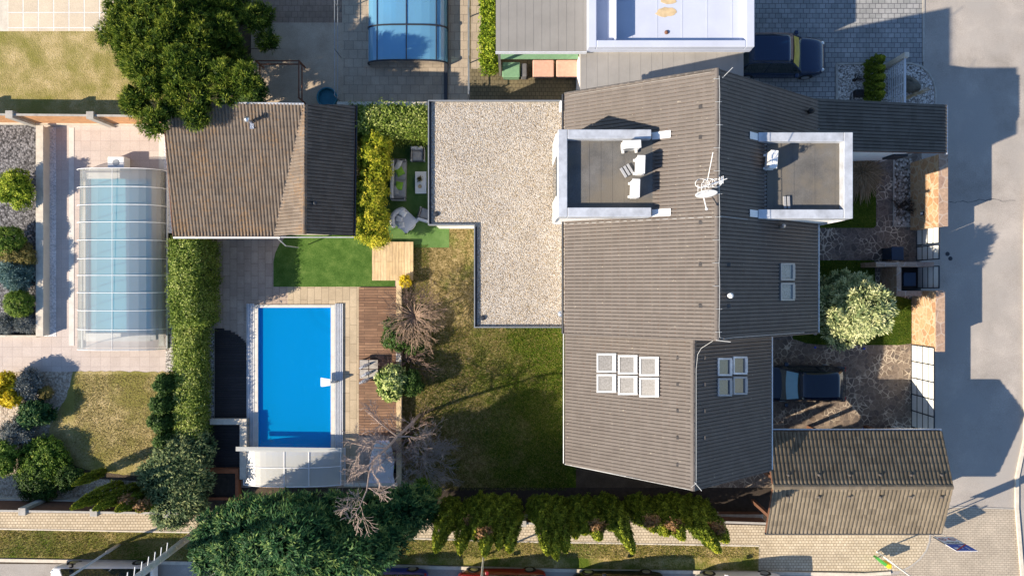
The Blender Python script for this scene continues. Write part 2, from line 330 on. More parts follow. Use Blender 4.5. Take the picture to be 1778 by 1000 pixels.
leaf_mat("leaf_hedge", [(0.035, 0.06, 0.01), (0.10, 0.15, 0.02), (0.18, 0.23, 0.045), (0.34, 0.36, 0.13)], 0.25)
leaf_mat("leaf_bamboo", [(0.06, 0.09, 0.008), (0.18, 0.22, 0.015), (0.34, 0.33, 0.025), (0.52, 0.44, 0.05)], 0.3)
leaf_mat("leaf_laurel", [(0.03, 0.06, 0.008), (0.10, 0.15, 0.02), (0.20, 0.25, 0.05), (0.36, 0.38, 0.14)], 0.25)
leaf_mat("leaf_thuja", [(0.010, 0.020, 0.002), (0.034, 0.052, 0.005), (0.085, 0.105, 0.010), (0.22, 0.215, 0.02)], 0.15, gain=2.3)
leaf_mat("leaf_thuja_brown", [(0.07, 0.035, 0.015), (0.13, 0.07, 0.03), (0.2, 0.12, 0.06)], 0.1)
leaf_mat("leaf_juniper", [(0.005, 0.026, 0.009), (0.014, 0.058, 0.018), (0.034, 0.095, 0.028), (0.13, 0.19, 0.05)], 0.1, gain=1.15)
leaf_mat("leaf_juniper_pale", [(0.03, 0.06, 0.025), (0.07, 0.12, 0.05), (0.13, 0.18, 0.07), (0.26, 0.29, 0.12)], 0.15, gain=1.0)
leaf_mat("leaf_dark", [(0.012, 0.03, 0.006), (0.025, 0.055, 0.01), (0.05, 0.085, 0.016)], 0.12)
leaf_mat("leaf_green", [(0.02, 0.05, 0.006), (0.05, 0.10, 0.012), (0.10, 0.16, 0.02), (0.2, 0.25, 0.04)], 0.2)
leaf_mat("leaf_rhodo", [(0.012, 0.035, 0.006), (0.03, 0.075, 0.012), (0.16, 0.22, 0.05), (0.42, 0.46, 0.18)], 0.2, 0.4)
leaf_mat("leaf_bluespruce", [(0.035, 0.07, 0.06), (0.09, 0.15, 0.14), (0.17, 0.25, 0.23)], 0.1)
leaf_mat("leaf_silverpine", [(0.07, 0.10, 0.045), (0.17, 0.21, 0.09), (0.32, 0.35, 0.17), (0.48, 0.48, 0.27)], 0.12)
leaf_mat("leaf_grey", [(0.07, 0.08, 0.08), (0.14, 0.155, 0.15), (0.24, 0.255, 0.24)], 0.1)
leaf_mat("leaf_yellow", [(0.20, 0.16, 0.008), (0.45, 0.34, 0.012), (0.65, 0.50, 0.04)], 0.3)
leaf_mat("leaf_olive", [(0.06, 0.055, 0.015), (0.13, 0.11, 0.03), (0.22, 0.18, 0.06)], 0.15)
leaf_mat("leaf_lime", [(0.04, 0.08, 0.008), (0.11, 0.17, 0.012), (0.22, 0.27, 0.02), (0.33, 0.36, 0.04)], 0.25)
leaf_mat("straw", [(0.16, 0.11, 0.06), (0.28, 0.20, 0.12), (0.42, 0.32, 0.21)], 0.15)
leaf_mat("grass_blade", [(0.03, 0.07, 0.006), (0.08, 0.13, 0.012), (0.2, 0.19, 0.04), (0.42, 0.33, 0.16)], 0.25)
glass_mat("cover_white", (0.97, 0.99, 1.0), 0.27, (0.90, 0.94, 0.97), 0.22, 1.5)
glass_mat("cover_blue", (0.70, 0.92, 1.0), 0.6, (0.28, 0.68, 1.0), 0.2, 1.7)
glass_mat("cover_clear", (0.95, 0.98, 1.0), 0.68, (0.92, 0.94, 0.90), 0.2, 1.6)
water_mat("water", (0.80, 0.97, 1.0))
water_mat("water_pale", (0.90, 0.99, 1.0), (0.30, 0.78, 0.95))

# ---------------- object helpers ----------------
ORI = {}                                  # world origin of every thing that parents parts
def link(o, parent=None):
    COL.objects.link(o)
    if parent is not None: o.parent = parent
    return o
def org(o):
    while o is not None and o.parent is not None: o = o.parent
    return ORI.get(o.name, Vector((0, 0, 0))) if o is not None else Vector((0, 0, 0))
def thing(name, label, cat, loc, group=None):
    o = bpy.data.objects.new(name, None); o.empty_display_size = 0.3; COL.objects.link(o)
    o.location = loc; o["label"] = label; o["category"] = cat
    if group: o["group"] = group
    ORI[o.name] = Vector(loc); return o
def tag(o, label, cat, group=None, kind=None):
    if label: o["label"] = label
    if cat: o["category"] = cat
    if group: o["group"] = group
    if kind: o["kind"] = kind
    return o
def mesh_obj(name, V, F, mat, parent=None, var=None, smooth=False, local=False):
    V = np.asarray(V, dtype=np.float32).reshape(-1, 3)
    if parent is not None and not local: V = V - np.array(org(parent), dtype=np.float32)
    me = bpy.data.meshes.new(name)
    if isinstance(F, np.ndarray) and F.ndim == 2:
        n, k = F.shape
        me.vertices.add(len(V)); me.vertices.foreach_set("co", V.ravel())
        me.loops.add(n * k); me.loops.foreach_set("vertex_index", F.astype(np.int32).ravel())
        me.polygons.add(n); me.polygons.foreach_set("loop_start", np.arange(0, n * k, k, dtype=np.int32))
        me.update(calc_edges=True)
    else:
        me.from_pydata([tuple(map(float, v)) for v in V], [], F); me.update()
    if var is not None:
        at = me.attributes.new("var", 'FLOAT', 'FACE'); at.data.foreach_set("value", np.asarray(var, dtype=np.float32))
    if smooth: me.polygons.foreach_set("use_smooth", np.ones(len(me.polygons), dtype=bool))
    if isinstance(mat, str): mat = MATS[mat]
    me.materials.append(mat)
    return link(bpy.data.objects.new(name, me), parent)
class MB:
    def __init__(s): s.v = []; s.f = []
    def add(s, V, F):
        k = len(s.v); s.v += [tuple(v) for v in V]; s.f += [tuple(i + k for i in f) for f in F]; return s
    def box(s, x0, x1, y0, y1, z0, z1, rot=0.0, about=None):
        V = [(x, y, z) for z in (z0, z1) for x, y in ((x0, y0), (x1, y0), (x1, y1), (x0, y1))]
        if rot:
            cx, cy = about or ((x0 + x1) / 2, (y0 + y1) / 2); c, q = math.cos(rot), math.sin(rot)
            V = [(cx + (x - cx) * c - (y - cy) * q, cy + (x - cx) * q + (y - cy) * c, z) for x, y, z in V]
        return s.add(V, [(3, 2, 1, 0), (4, 5, 6, 7), (0, 1, 5, 4), (1, 2, 6, 5), (2, 3, 7, 6), (3, 0, 4, 7)])
    def rbox(s, x0, x1, y0, y1, z0, z1, b=0.03, rot=0.0, about=None):
        """box with softened top and corner edges"""
        ring = []
        for (z, ins) in ((z0, b * .3), (z0 + b, 0), (z1 - b, 0), (z1 - b * .3, b * .3), (z1, b)):
            X0, X1, Y0, Y1 = x0 + ins, x1 - ins, y0 + ins, y1 - ins; c = b
            ring.append([(X0 + c, Y0, z), (X1 - c, Y0, z), (X1 - c * .3, Y0 + c * .3, z), (X1, Y0 + c, z), (X1, Y1 - c, z), (X1 - c * .3, Y1 - c * .3, z), (X1 - c, Y1, z), (X0 + c, Y1, z), (X0 + c * .3, Y1 - c * .3, z), (X0, Y1 - c, z), (X0, Y0 + c, z), (X0 + c * .3, Y0 + c * .3, z)])
        V = [p for r in ring for p in r]; n = 12; F = []
        for k in range(len(ring) - 1):
            for i in range(n): j = (i + 1) % n; F.append((k * n + i, k * n + j, (k + 1) * n + j, (k + 1) * n + i))
        F.append(tuple(range(n))[::-1]); F.append(tuple((len(ring) - 1) * n + i for i in range(n)))
        if rot:
            cx, cy = about or ((x0 + x1) / 2, (y0 + y1) / 2); cc, q = math.cos(rot), math.sin(rot)
            V = [(cx + (x - cx) * cc - (y - cy) * q, cy + (x - cx) * q + (y - cy) * cc, z) for x, y, z in V]
        return s.add(V, F)
    def prism(s, pts, z0, z1):
        """vertical prism of a plan polygon; z0/z1 numbers or functions of (x, y)"""
        n = len(pts); g = lambda z, p: z(p[0], p[1]) if callable(z) else z
        if sum(pts[i][0] * pts[(i + 1) % n][1] - pts[(i + 1) % n][0] * pts[i][1] for i in range(n)) < 0: pts = pts[::-1]
        V = [(p[0], p[1], g(z0, p)) for p in pts] + [(p[0], p[1], g(z1, p)) for p in pts]
        T = tessellate_polygon([[Vector((p[0], p[1], 0)) for p in pts]]); F = []
        for t in T:
            a, b, c = t; ar = (pts[b][0] - pts[a][0]) * (pts[c][1] - pts[a][1]) - (pts[c][0] - pts[a][0]) * (pts[b][1] - pts[a][1])
            if ar < 0: a, b, c = a, c, b
            F.append((c, b, a)); F.append((a + n, b + n, c + n))
        for i in range(n): j = (i + 1) % n; F.append((i, j, j + n, i + n))
        return s.add(V, F)
    def tube(s, pts, r, n=8, cap=True):
        pts = [Vector(p) for p in pts]; rr = r if isinstance(r, (list, tuple)) else [r] * len(pts)
        rings = []; up = Vector((0, 0, 1))
        for i, p in enumerate(pts):
            d = (pts[min(i + 1, len(pts) - 1)] - pts[max(i - 1, 0)]).normalized()
            u = d.cross(up if abs(d.z) < 0.95 else Vector((1, 0, 0))).normalized(); w = d.cross(u)
            rings.append([p + (u * math.cos(2 * math.pi * k / n) + w * math.sin(2 * math.pi * k / n)) * rr[i] for k in range(n)])
        V = [q for g in rings for q in g]; F = []
        for i in range(len(rings) - 1):
            for k in range(n): j = (k + 1) % n; F.append((i * n + k, i * n + j, (i + 1) * n + j, (i + 1) * n + k))
        if cap: F.append(tuple(range(n))[::-1]); F.append(tuple((len(rings) - 1) * n + k for k in range(n)))
        return s.add(V, F)
    def lathe(s, c, prof, n=20):
        V = []; F = []
        for (r, z) in prof: V += [(c[0] + r * math.cos(2 * math.pi * k / n), c[1] + r * math.sin(2 * math.pi * k / n), c[2] + z) for k in range(n)]
        for i in range(len(prof) - 1):
            for k in range(n): j = (k + 1) % n; F.append((i * n + k, i * n + j, (i + 1) * n + j, (i + 1) * n + k))
        F.append(tuple(range(n))[::-1]); F.append(tuple((len(prof) - 1) * n + k for k in range(n)))
        return s.add(V, F)
    def ball(s, c, r, seg=12, rings=8, squash=(1, 1, 1), jit=0.0):
        V = []; F = []
        for i in range(rings + 1):
            t = math.pi * i / rings
            for k in range(seg):
                q = 1 + random.uniform(-jit, jit)
                V.append((c[0] + r * squash[0] * q * math.sin(t) * math.cos(2 * math.pi * k / seg), c[1] + r * squash[1] * q * math.sin(t) * math.sin(2 * math.pi * k / seg), c[2] + r * squash[2] * q * math.cos(t)))
        for i in range(rings):
            for k in range(seg): j = (k + 1) % seg; F.append((i * seg + k, (i + 1) * seg + k, (i + 1) * seg + j, i * seg + j))
        return s.add(V, F)
    def build(s, name, mat, parent=None, smooth=False, local=False, bevel=0.0):
        o = mesh_obj(name, s.v, s.f, mat, parent, smooth=smooth, local=local)
        if bevel:
            b = o.modifiers.new("bevel", 'BEVEL'); b.width = bevel; b.segments = 2; b.limit_method = 'ANGLE'
        return o
def children(o): return [c for c in bpy.data.objects if c.parent == o]
def copy_tree(o, label=None, loc=None, rz=None, parent=None, scale=None):
    c = o.copy(); COL.objects.link(c)
    if parent is not None: c.parent = parent
    for ch in children(o): copy_tree(ch, parent=c)
    if label: c["label"] = label
    if loc is not None: c.location = loc; ORI[c.name] = Vector(loc)
    if rz is not None: c.rotation_euler[2] = rz
    if scale is not None: c.scale = (scale, scale, scale) if isinstance(scale, (int, float)) else scale
    return c
def struct(o, label=None):
    o["kind"] = "structure"
    if label: o["label"] = label
    return o
def sheet(name, pts, mat, z, holes=(), kind="structure", label=None, ragged=0):
    """flat ground sheet from a pixel outline; rectangular holes allowed for a rectangular outline"""
    if ragged:
        q = []
        for i, (a, b) in enumerate(pts):
            c, d = pts[(i + 1) % len(pts)]; L = math.hypot(c - a, d - b); n = max(1, int(L / 7)); nx, ny = -(d - b) / max(L, 1e-6), (c - a) / max(L, 1e-6)
            for k in range(n): j = random.uniform(-ragged, ragged) if k else 0; q.append((a + (c - a) * k / n + nx * j, b + (d - b) * k / n + ny * j))
        pts = q
    if holes:
        x0, y0, x1, y1 = pts
        xs = sorted({x0, x1, *[v for h in holes for v in (h[0], h[2]) if x0 < v < x1]})
        ys = sorted({y0, y1, *[v for h in holes for v in (h[1], h[3]) if y0 < v < y1]})
        V = []; F = []; idx = {}
        def vi(a, b):
            if (a, b) not in idx: idx[(a, b)] = len(V); q = P(a, b, 0); V.append((q.x, q.y, z))
            return idx[(a, b)]
        for i in range(len(xs) - 1):
            for j in range(len(ys) - 1):
                mx, my = (xs[i] + xs[i + 1]) / 2, (ys[j] + ys[j + 1]) / 2
                if any(h[0] < mx < h[2] and h[1] < my < h[3] for h in holes): continue
                F.append((vi(xs[i], ys[j + 1]), vi(xs[i + 1], ys[j + 1]), vi(xs[i + 1], ys[j]), vi(xs[i], ys[j])))
    else:
        if len(pts) == 4 and not isinstance(pts[0], (tuple, list)):
            x0, y0, x1, y1 = pts; pts = [(x0, y1), (x1, y1), (x1, y0), (x0, y0)]
        V = [(P(a, b).x, P(a, b).y, z) for a, b in pts]
        T = tessellate_polygon([[Vector(v) for v in V]]); F = []
        for a, b, c in T:
            ar = (V[b][0] - V[a][0]) * (V[c][1] - V[a][1]) - (V[c][0] - V[a][0]) * (V[b][1] - V[a][1])
            F.append((a, b, c) if ar > 0 else (a, c, b))
    o = mesh_obj(name, V, F, mat); o["kind"] = kind
    if label: o["label"] = label
    return o
def px_rect(x0, y0, x1, y1, z=0.0):
    """pixel rectangle seen at height z -> world x0,x1,y0,y1"""
    a, b = P(x0, y1, z), P(x1, y0, z); return a.x, b.x, a.y, b.y

# ---------------- tiled roofs: real rolls and courses ----------------
def tile_roof(name, parent, pl, pix, mat, along, period=0.15, course=0.34, saw=True, roll=0.062, thick=0.14, world_poly=None):
    """pix: convex outline in pixels on plane pl; along: plan direction of the rolls (downslope)"""
    W = world_poly or [onplane(x, y, pl) for x, y in pix]
    d = Vector((along[0], along[1])).normalized(); e = Vector((-d.y, d.x))
    S = [w.x * e.x + w.y * e.y for w in W]; T = [w.x * d.x + w.y * d.y for w in W]
    s0, s1, t0, t1 = min(S) - .05, max(S) + .05, min(T) - .05, max(T) + .05
    g = pl[0] * d.x + pl[1] * d.y; cl = course / math.sqrt(1 + g * g)
    prof = [(-0.5, 0.86), (-0.3, 1.0), (0.0, 1.0), (0.24, 0.97), (0.29, -0.25), (0.45, -0.25)]
    if not saw: prof = [(-0.5, -0.2), (-0.36, 0.4), (-0.18, 0.95), (0.0, 1.0), (0.18, 0.95), (0.36, 0.4)]
    ss = []; hs = []
    k = math.floor(s0 / period)
    while k * period < s1 + period:
        for u, h in prof: ss.append((k + u) * period); hs.append(h * roll)
        k += 1
    tt = []; ht = []; k = math.floor(t0 / cl)
    dn = 1 if g < 0 else -1
    while k * cl < t1 + cl:
        a, b = k * cl + 0.001, (k + 1) * cl - 0.001
        if dn > 0: tt += [a, b]; ht += [0.0, 0.028]
        else: tt += [a, b]; ht += [0.028, 0.0]
        k += 1
    ss, hs, tt, ht = map(np.array, (ss, hs, tt, ht))
    SS, TT = np.meshgrid(ss, tt, indexing='ij'); HH = hs[:, None] + ht[None, :]
    # every tile sits a hair differently
    HH = HH + (rng.random((len(ss) // 6 + 1, len(tt) // 2 + 1)).repeat(6, 0).repeat(2, 1)[:len(ss), :len(tt)] - .5) * 0.007
    X = SS * e.x + TT * d.x; Y = SS * e.y + TT * d.y; Z = pl[0] * X + pl[1] * Y + pl[2] + HH
    V = np.stack([X, Y, Z], -1).reshape(-1, 3); n, m = X.shape
    I = (np.arange(n - 1)[:, None] * m + np.arange(m - 1)[None, :]).ravel()
    cr = e.x * d.y - e.y * d.x
    F = np.stack([I, I + m, I + m + 1, I + 1], -1) if cr > 0 else np.stack([I, I + 1, I + m + 1, I + m], -1)
    cx = sum(w.x for w in W) / len(W); cy = sum(w.y for w in W) / len(W)
    o = mesh_obj(name, V, F, mat, parent); me = o.data
    ov = org(parent) if parent else Vector()
    bm = bmesh.new(); bm.from_mesh(me)
    for i in range(len(W)):
        a, b = W[i], W[(i + 1) % len(W)]; nr = Vector((b.y - a.y, -(b.x - a.x), 0))
        if nr.x * (cx - a.x) + nr.y * (cy - a.y) > 0: nr = -nr
        if nr.length < 1e-6: continue
        bmesh.ops.bisect_plane(bm, geom=bm.verts[:] + bm.edges[:] + bm.faces[:], plane_co=Vector((a.x, a.y, 0)) - Vector((ov.x, ov.y, 0)), plane_no=nr.normalized(), clear_outer=True)
    bm.to_mesh(me); bm.free(); me.update()
    # board under the tiles, slightly inset
    k = MB(); q = [(w.x + (cx - w.x) * .004, w.y + (cy - w.y) * .004) for w in W]
    f = lambda off: (lambda x, y: pl[0] * x + pl[1] * y + pl[2] + off)
    k.prism(q, f(-thick), f(-0.012)); k.build("roof_board", "wood_brown" if "wood_brown" in MATS else "fence_brown", o)
    return o, W

# ---------------- foliage ----------------
def unit(a): return a / np.maximum(np.linalg.norm(a, axis=-1, keepdims=True), 1e-9)
def rnd_dirs(n): return unit(rng.normal(size=(n, 3)))
def leaf_quads(C, Nn, L, W, axis=None, jit=0.8):
    """rhombic leaves at C facing roughly Nn; axis = growth direction"""
    n = len(C); Nn = unit(Nn + rng.normal(size=(n, 3)) * jit * 0.5)
    ax = rnd_dirs(n) if axis is None else unit(axis + rng.normal(size=(n, 3)) * 0.35 * jit)
    ax = unit(ax - Nn * np.sum(ax * Nn, -1, keepdims=True)); b = np.cross(Nn, ax)
    L = np.broadcast_to(L, (n,))[:, None] * rng.uniform(.7, 1.25, (n, 1)); W = np.broadcast_to(W, (n,))[:, None] * rng.uniform(.7, 1.25, (n, 1))
    q = np.stack([C, C + ax * L * .5 + b * W * .5, C + ax * L, C + ax * L * .5 - b * W * .5], 1)
    return q.reshape(-1, 3)
def quads_obj(name, V, mat, parent, var):
    n = len(V) // 4; F = np.arange(n * 4).reshape(n, 4)
    return mesh_obj(name, V, F, mat, parent, var=var)
def crown(name, mat, parent, lobes, clumps, per, rc, L, W, style='leaf', core=0.72, low=-0.35, varb=0.5, vjit=0.22, tip=0.25, flat=1.0):
    """lobes: [(centre, (rx, ry, rz))]; clumps are set over the lobes' skins, leaves within each clump"""
    vol = np.array([l[1][0] * l[1][1] + l[1][0] * l[1][2] for l in lobes]); cnt = np.maximum(1, (clumps * vol / vol.sum()).astype(int))
    VV = []; var = []
    for (c, r), k in zip(lobes, cnt):
        c = np.array(c, dtype=float); r = np.array(r, dtype=float)
        D = rnd_dirs(k * 3); D = D[D[:, 2] > low][:k]; k = len(D)
        rad = rng.uniform(.82, 1.06, (k, 1)); Cc = c + D * r * rad
        cv = np.clip(rng.normal(varb, vjit, k), 0, 1)
        for i in range(k):
            m = max(3, int(per * rng.uniform(.7, 1.3))); q = rnd_dirs(m) * (rng.random((m, 1)) ** .5) * rc; q[:, 2] *= flat
            pts = Cc[i] + q; nn = unit(q / rc * .8 + D[i] * .7 + np.array([0, 0, .35]))
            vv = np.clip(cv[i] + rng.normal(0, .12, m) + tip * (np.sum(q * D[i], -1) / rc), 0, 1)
            if style == 'leaf': VV.append(leaf_quads(pts, nn, L, W)); var.append(vv)
            elif style == 'needle':
                ax = unit(D[i] * .9 + q / rc + np.array([0, 0, .3]))
                VV.append(leaf_quads(pts, rnd_dirs(m), L, W, axis=ax, jit=.9)); var.append(vv)
            elif style == 'spray':
                ax = unit(D[i] * .8 + q / rc * .7 + np.array([0, 0, -.15])); VV.append(leaf_quads(pts, nn, L, W, axis=ax, jit=.7)); var.append(vv)
    V = np.concatenate(VV); var = np.concatenate(var)
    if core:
        # inner leaves, shade put into their dark tone: coarse leaf plates close the crown's middle
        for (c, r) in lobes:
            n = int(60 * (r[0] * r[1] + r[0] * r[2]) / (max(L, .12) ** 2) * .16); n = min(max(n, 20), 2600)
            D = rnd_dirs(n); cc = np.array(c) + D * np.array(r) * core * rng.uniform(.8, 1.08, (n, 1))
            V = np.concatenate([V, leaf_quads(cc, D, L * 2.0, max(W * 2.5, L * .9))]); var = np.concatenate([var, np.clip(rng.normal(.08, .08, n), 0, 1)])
    return quads_obj(name, V, mat, parent, var)
def shrub(px, py, z, r, mat, label, cat="shrub", name="shrub", rz=None, style='leaf', L=.10, W=.06, dens=1.0, lobes=1, rc=.16, group=None, trunk=True, low=-.35, varb=.5, squash=(1, 1), core=.72, tip=.25, vjit=.22):
    """crown centre seen at (px, py) at height z; r plan radius in metres"""
    c = P(px, py, z); rz = rz or r * .85
    t = thing(name, label, cat, (c.x, c.y, 0), group)
    L_ = []
    if lobes == 1: L_ = [((c.x, c.y, c.z), (r * squash[0], r * squash[1], rz))]
    else:
        for k in range(lobes):
            a = 2 * math.pi * k / lobes + random.uniform(-.4, .4); q = random.uniform(.35, .6) * r
            rr = r * random.uniform(.45, .62)
            L_.append(((c.x + math.cos(a) * q * squash[0], c.y + math.sin(a) * q * squash[1], c.z + random.uniform(-.25, .15) * rz), (rr, rr, rz * random.uniform(.55, .8))))
        L_.append(((c.x, c.y, c.z + rz * .2), (r * .6, r * .6, rz * .8)))
    area = 4 * math.pi * r * max(r, rz)
    n = int(area / (rc * rc) * .55 * dens) + 8
    crown("foliage", mat, t, L_, n, 26 * dens ** .3, rc, L, W, style, core=core, low=low, varb=varb, tip=tip, vjit=vjit)
    if trunk:
        b = MB()
        b.tube([(c.x, c.y, -.02), (c.x + .03, c.y, c.z * .5), (c.x, c.y + .02, c.z)], [max(.03, r * .07), max(.025, r * .05), .015], 6)
        for k in range(4):
            a = k * 1.57 + random.random(); b.tube([(c.x, c.y, c.z * .35), (c.x + math.cos(a) * r * .5, c.y + math.sin(a) * r * .5, c.z)], [.025, .01], 5)
        b.build("trunk", "trunk", t)
    return t
def bare_branches(mb, p, d, length, r, depth, spread=.6, droop=0.0, minr=.006, kids=(2, 3), wob=.18, nseg=4, out=None):
    pts = [p.copy()]; rr = [r]; q = p.copy(); dd = d.normalized()
    for i in range(nseg):
        dd = (dd + Vector((random.gauss(0, wob), random.gauss(0, wob), random.gauss(0, wob) * .7 - droop))).normalized()
        q = q + dd * (length / nseg); pts.append(q.copy()); rr.append(max(minr, r * (1 - .45 * (i + 1) / nseg)))
    mb.tube(pts, rr, 5 if r > .03 else 3, cap=False)
    if depth <= 0: return
    for i in range(1, len(pts)):
        k = random.randint(*kids) if i == len(pts) - 1 else (1 if random.random() < .75 else 2)
        for _ in range(k):
            ax = Vector((random.gauss(0, 1), random.gauss(0, 1), random.gauss(0, 1))).cross(dd).normalized()
            nd = (dd * math.cos(spread * random.uniform(.5, 1.3)) + ax * math.sin(spread * random.uniform(.5, 1.3))).normalized()
            bare_branches(mb, pts[i], nd, length * random.uniform(.5, .72), max(minr, rr[i] * .62), depth - 1, spread, droop, minr, kids, wob, 3)
def hedge_mesh(name, mat, parent, x0, x1, y0, y1, z1, n, L, W, rough=.10, z0=0.1, lean=None, varb=.5, waves=.12, style='leaf', tops=.5):
    """leafy block hedge with an uneven skin; n leaves"""
    ax, ay, az = x1 - x0, y1 - y0, z1 - z0
    area = np.array([ax * ay * (1 + tops), ax * az, ax * az, ay * az, ay * az]); k = (n * area / area.sum()).astype(int)
    PP = []; NN = []
    def bumps(u, v, s): return waves * (np.sin(u * 2.3 + s) * np.sin(v * 1.9 + 1.3 * s) * .6 + np.sin(u * 5.1 + 2 * s) * np.cos(v * 4.3) * .4)
    u = rng.uniform(x0, x1, k[0]); v = rng.uniform(y0, y1, k[0])
    ed = np.minimum(np.minimum(u - x0, x1 - u), np.minimum(v - y0, y1 - v)); rd = .22 * np.clip(1 - ed / .35, 0, 1) ** 2
    PP.append(np.stack([u, v, z1 + bumps(u, v, .4) - rd + rng.normal(0, rough, k[0])], -1)); NN.append(np.tile([0, 0, 1.], (k[0], 1)))
    for s, (yy, sg) in enumerate(((y0, -1), (y1, 1))):
        u = rng.uniform(x0, x1, k[1 + s]); w = rng.uniform(z0, z1, k[1 + s]); PP.append(np.stack([u, yy + sg * (bumps(u, w, 2 + s) + rng.normal(0, rough, len(u))), w], -1)); NN.append(np.tile([0, sg, .3], (len(u), 1)))
    for s, (xx, sg) in enumerate(((x0, -1), (x1, 1))):
        v = rng.uniform(y0, y1, k[3 + s]); w = rng.uniform(z0, z1, k[3 + s]); PP.append(np.stack([xx + sg * (bumps(v, w, 5 + s) + rng.normal(0, rough, len(v))), v, w], -1)); NN.append(np.tile([sg, 0, .3], (len(v), 1)))
    C = np.concatenate(PP); Nn = np.concatenate(NN)
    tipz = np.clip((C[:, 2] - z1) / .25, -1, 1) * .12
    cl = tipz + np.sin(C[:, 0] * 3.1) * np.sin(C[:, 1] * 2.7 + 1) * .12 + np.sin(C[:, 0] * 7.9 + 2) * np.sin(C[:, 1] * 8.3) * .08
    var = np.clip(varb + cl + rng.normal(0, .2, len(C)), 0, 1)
    V = leaf_quads(C, Nn, L, W, jit=1.4)
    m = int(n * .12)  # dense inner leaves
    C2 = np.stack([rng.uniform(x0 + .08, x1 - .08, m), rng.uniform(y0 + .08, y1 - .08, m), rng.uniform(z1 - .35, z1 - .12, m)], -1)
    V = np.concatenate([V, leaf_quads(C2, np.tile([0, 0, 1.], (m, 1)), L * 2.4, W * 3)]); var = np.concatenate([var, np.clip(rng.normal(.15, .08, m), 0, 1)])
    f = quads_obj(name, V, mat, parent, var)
    k = MB(); k.rbox(x0 + .16, x1 - .16, y0 + .16, y1 - .16, z0, z1 - .3, .1); k.build("sun_block_core", "soil", parent)  # solid unseen core added to keep sun from leaking through the leaves
    return f
def thuja_mesh(h, r, n, seed, tipbright=True, taper=.55):
    """columnar thuja in local coordinates: vertical sprays over a lumpy spindle"""
    g = np.random.default_rng(seed)
    t = g.random(n) ** .85; th = g.random(n) * 2 * math.pi
    prof = np.minimum(1, (t / .12) ** .5) * (1 - np.clip((t - .35) / .65, 0, 1) ** 2.0 * .92) ** .9
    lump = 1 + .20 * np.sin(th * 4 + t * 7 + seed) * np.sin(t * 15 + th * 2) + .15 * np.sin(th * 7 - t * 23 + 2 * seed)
    rad = r * prof * lump * g.uniform(.8, 1.06, n)
    C = np.stack([rad * np.cos(th), rad * np.sin(th), t * h], -1)
    Nn = unit(np.stack([np.cos(th), np.sin(th), .25 + .6 * (t > .9)], -1)); ax = unit(np.stack([np.cos(th) * .55, np.sin(th) * .55, np.ones(n)], -1))
    q = leaf_quads(C, Nn, .16, .09, axis=ax, jit=.9)
    var = np.clip(.34 + .16 * (lump - 1) / .15 * .6 + .34 * np.clip((t - .72) / .28, 0, 1) + g.normal(0, .13, n), 0, 1)  # sunlit tips and darker hollows put into the leaf tone
    return q, var

# =====================================================================
# SETTING: ground, roads, paths, lawns
# =====================================================================
POOL = (449, 534, 575, 790); POOL2 = (150, 311, 263, 578); POOL3 = (648, -200, 766, 101)
sheet("ground", (-16000, -14000, 18000, 15000), "earth", 0.0, holes=(POOL, POOL2, POOL3))
# road to the east and the street to the south
sheet("road", [(1603, -900), (3000, -900), (3000, 1900), (1500, 1900), (1500, 988), (1600, 925), (1600, 560), (1600, 200), (1603, 112)], "asphalt", 0.006)
sheet("street", [(-1500, 972), (640, 981), (1290, 991), (1560, 997), (1560, 1500), (-1500, 1500)], "asphalt", 0.009)
sheet("crossing", [(1500, 1000), (1560, 997), (1576, 975), (1600, 950), (1612, 925), (1648, 878), (1764, 882), (1774, 1003)], "paving_cross", 0.016)
sheet("pavement", [(1317, 885), (1612, 885), (1614, 925), (1606, 955), (1590, 975), (1568, 990), (1500, 992), (1317, 990)], "paving_path", 0.020)
sheet("path", [(-600, 872), (0, 876), (280, 884), (900, 898), (1320, 908), (1320, 946), (900, 938), (333, 922), (0, 916), (-600, 907)], "paving_path", 0.022)
sheet("verge", [(-600, 907), (0, 916), (333, 922), (900, 938), (1317, 946), (1317, 991), (1000, 986), (640, 977), (0, 967), (-600, 958)], "verge", 0.026)
def kerb(name, pts, w=0.13, z=0.10, mat="pale_concrete"):
    m = MB()
    for (a, b), (c, d) in zip(pts[:-1], pts[1:]):
        p, q = P(a, b), P(c, d); n = Vector((-(q - p).y, (q - p).x, 0)).normalized() * w / 2
        m.prism([tuple((p + n)[:2]), tuple((p - n)[:2]), tuple((q - n)[:2]), tuple((q + n)[:2])], -.02, z)
    o = m.build(name, mat); o["kind"] = "structure"; return o
kerb("kerb", [(-600, 962), (0, 971), (640, 981), (1000, 989), (1317, 993), (1500, 996), (1545, 993)], .16, .10)
kerb("path_edging", [(-600, 908.5), (0, 917.5), (333, 923.5), (900, 939.5), (1317, 947)], .07, .045)
arc = [(1614, 926), (1613, 940), (1607, 956), (1596, 970), (1582, 981), (1567, 989)]
kerb("kerb_curve", arc, .08, .04, "concrete")
kerb("road_edging", [(1603, -900), (1603, 108)], .10, .05, "concrete")
kerb("far_kerb", [(1785, 260), (1779, 420), (1779, 760), (1770, 800), (1764, 830), (1764, 882), (1774, 1003), (1780, 1100)], .16, .11, "pale_concrete")
kerb("crossing_edging", [(1648, 879), (1764, 883)], .06, .03, "concrete")
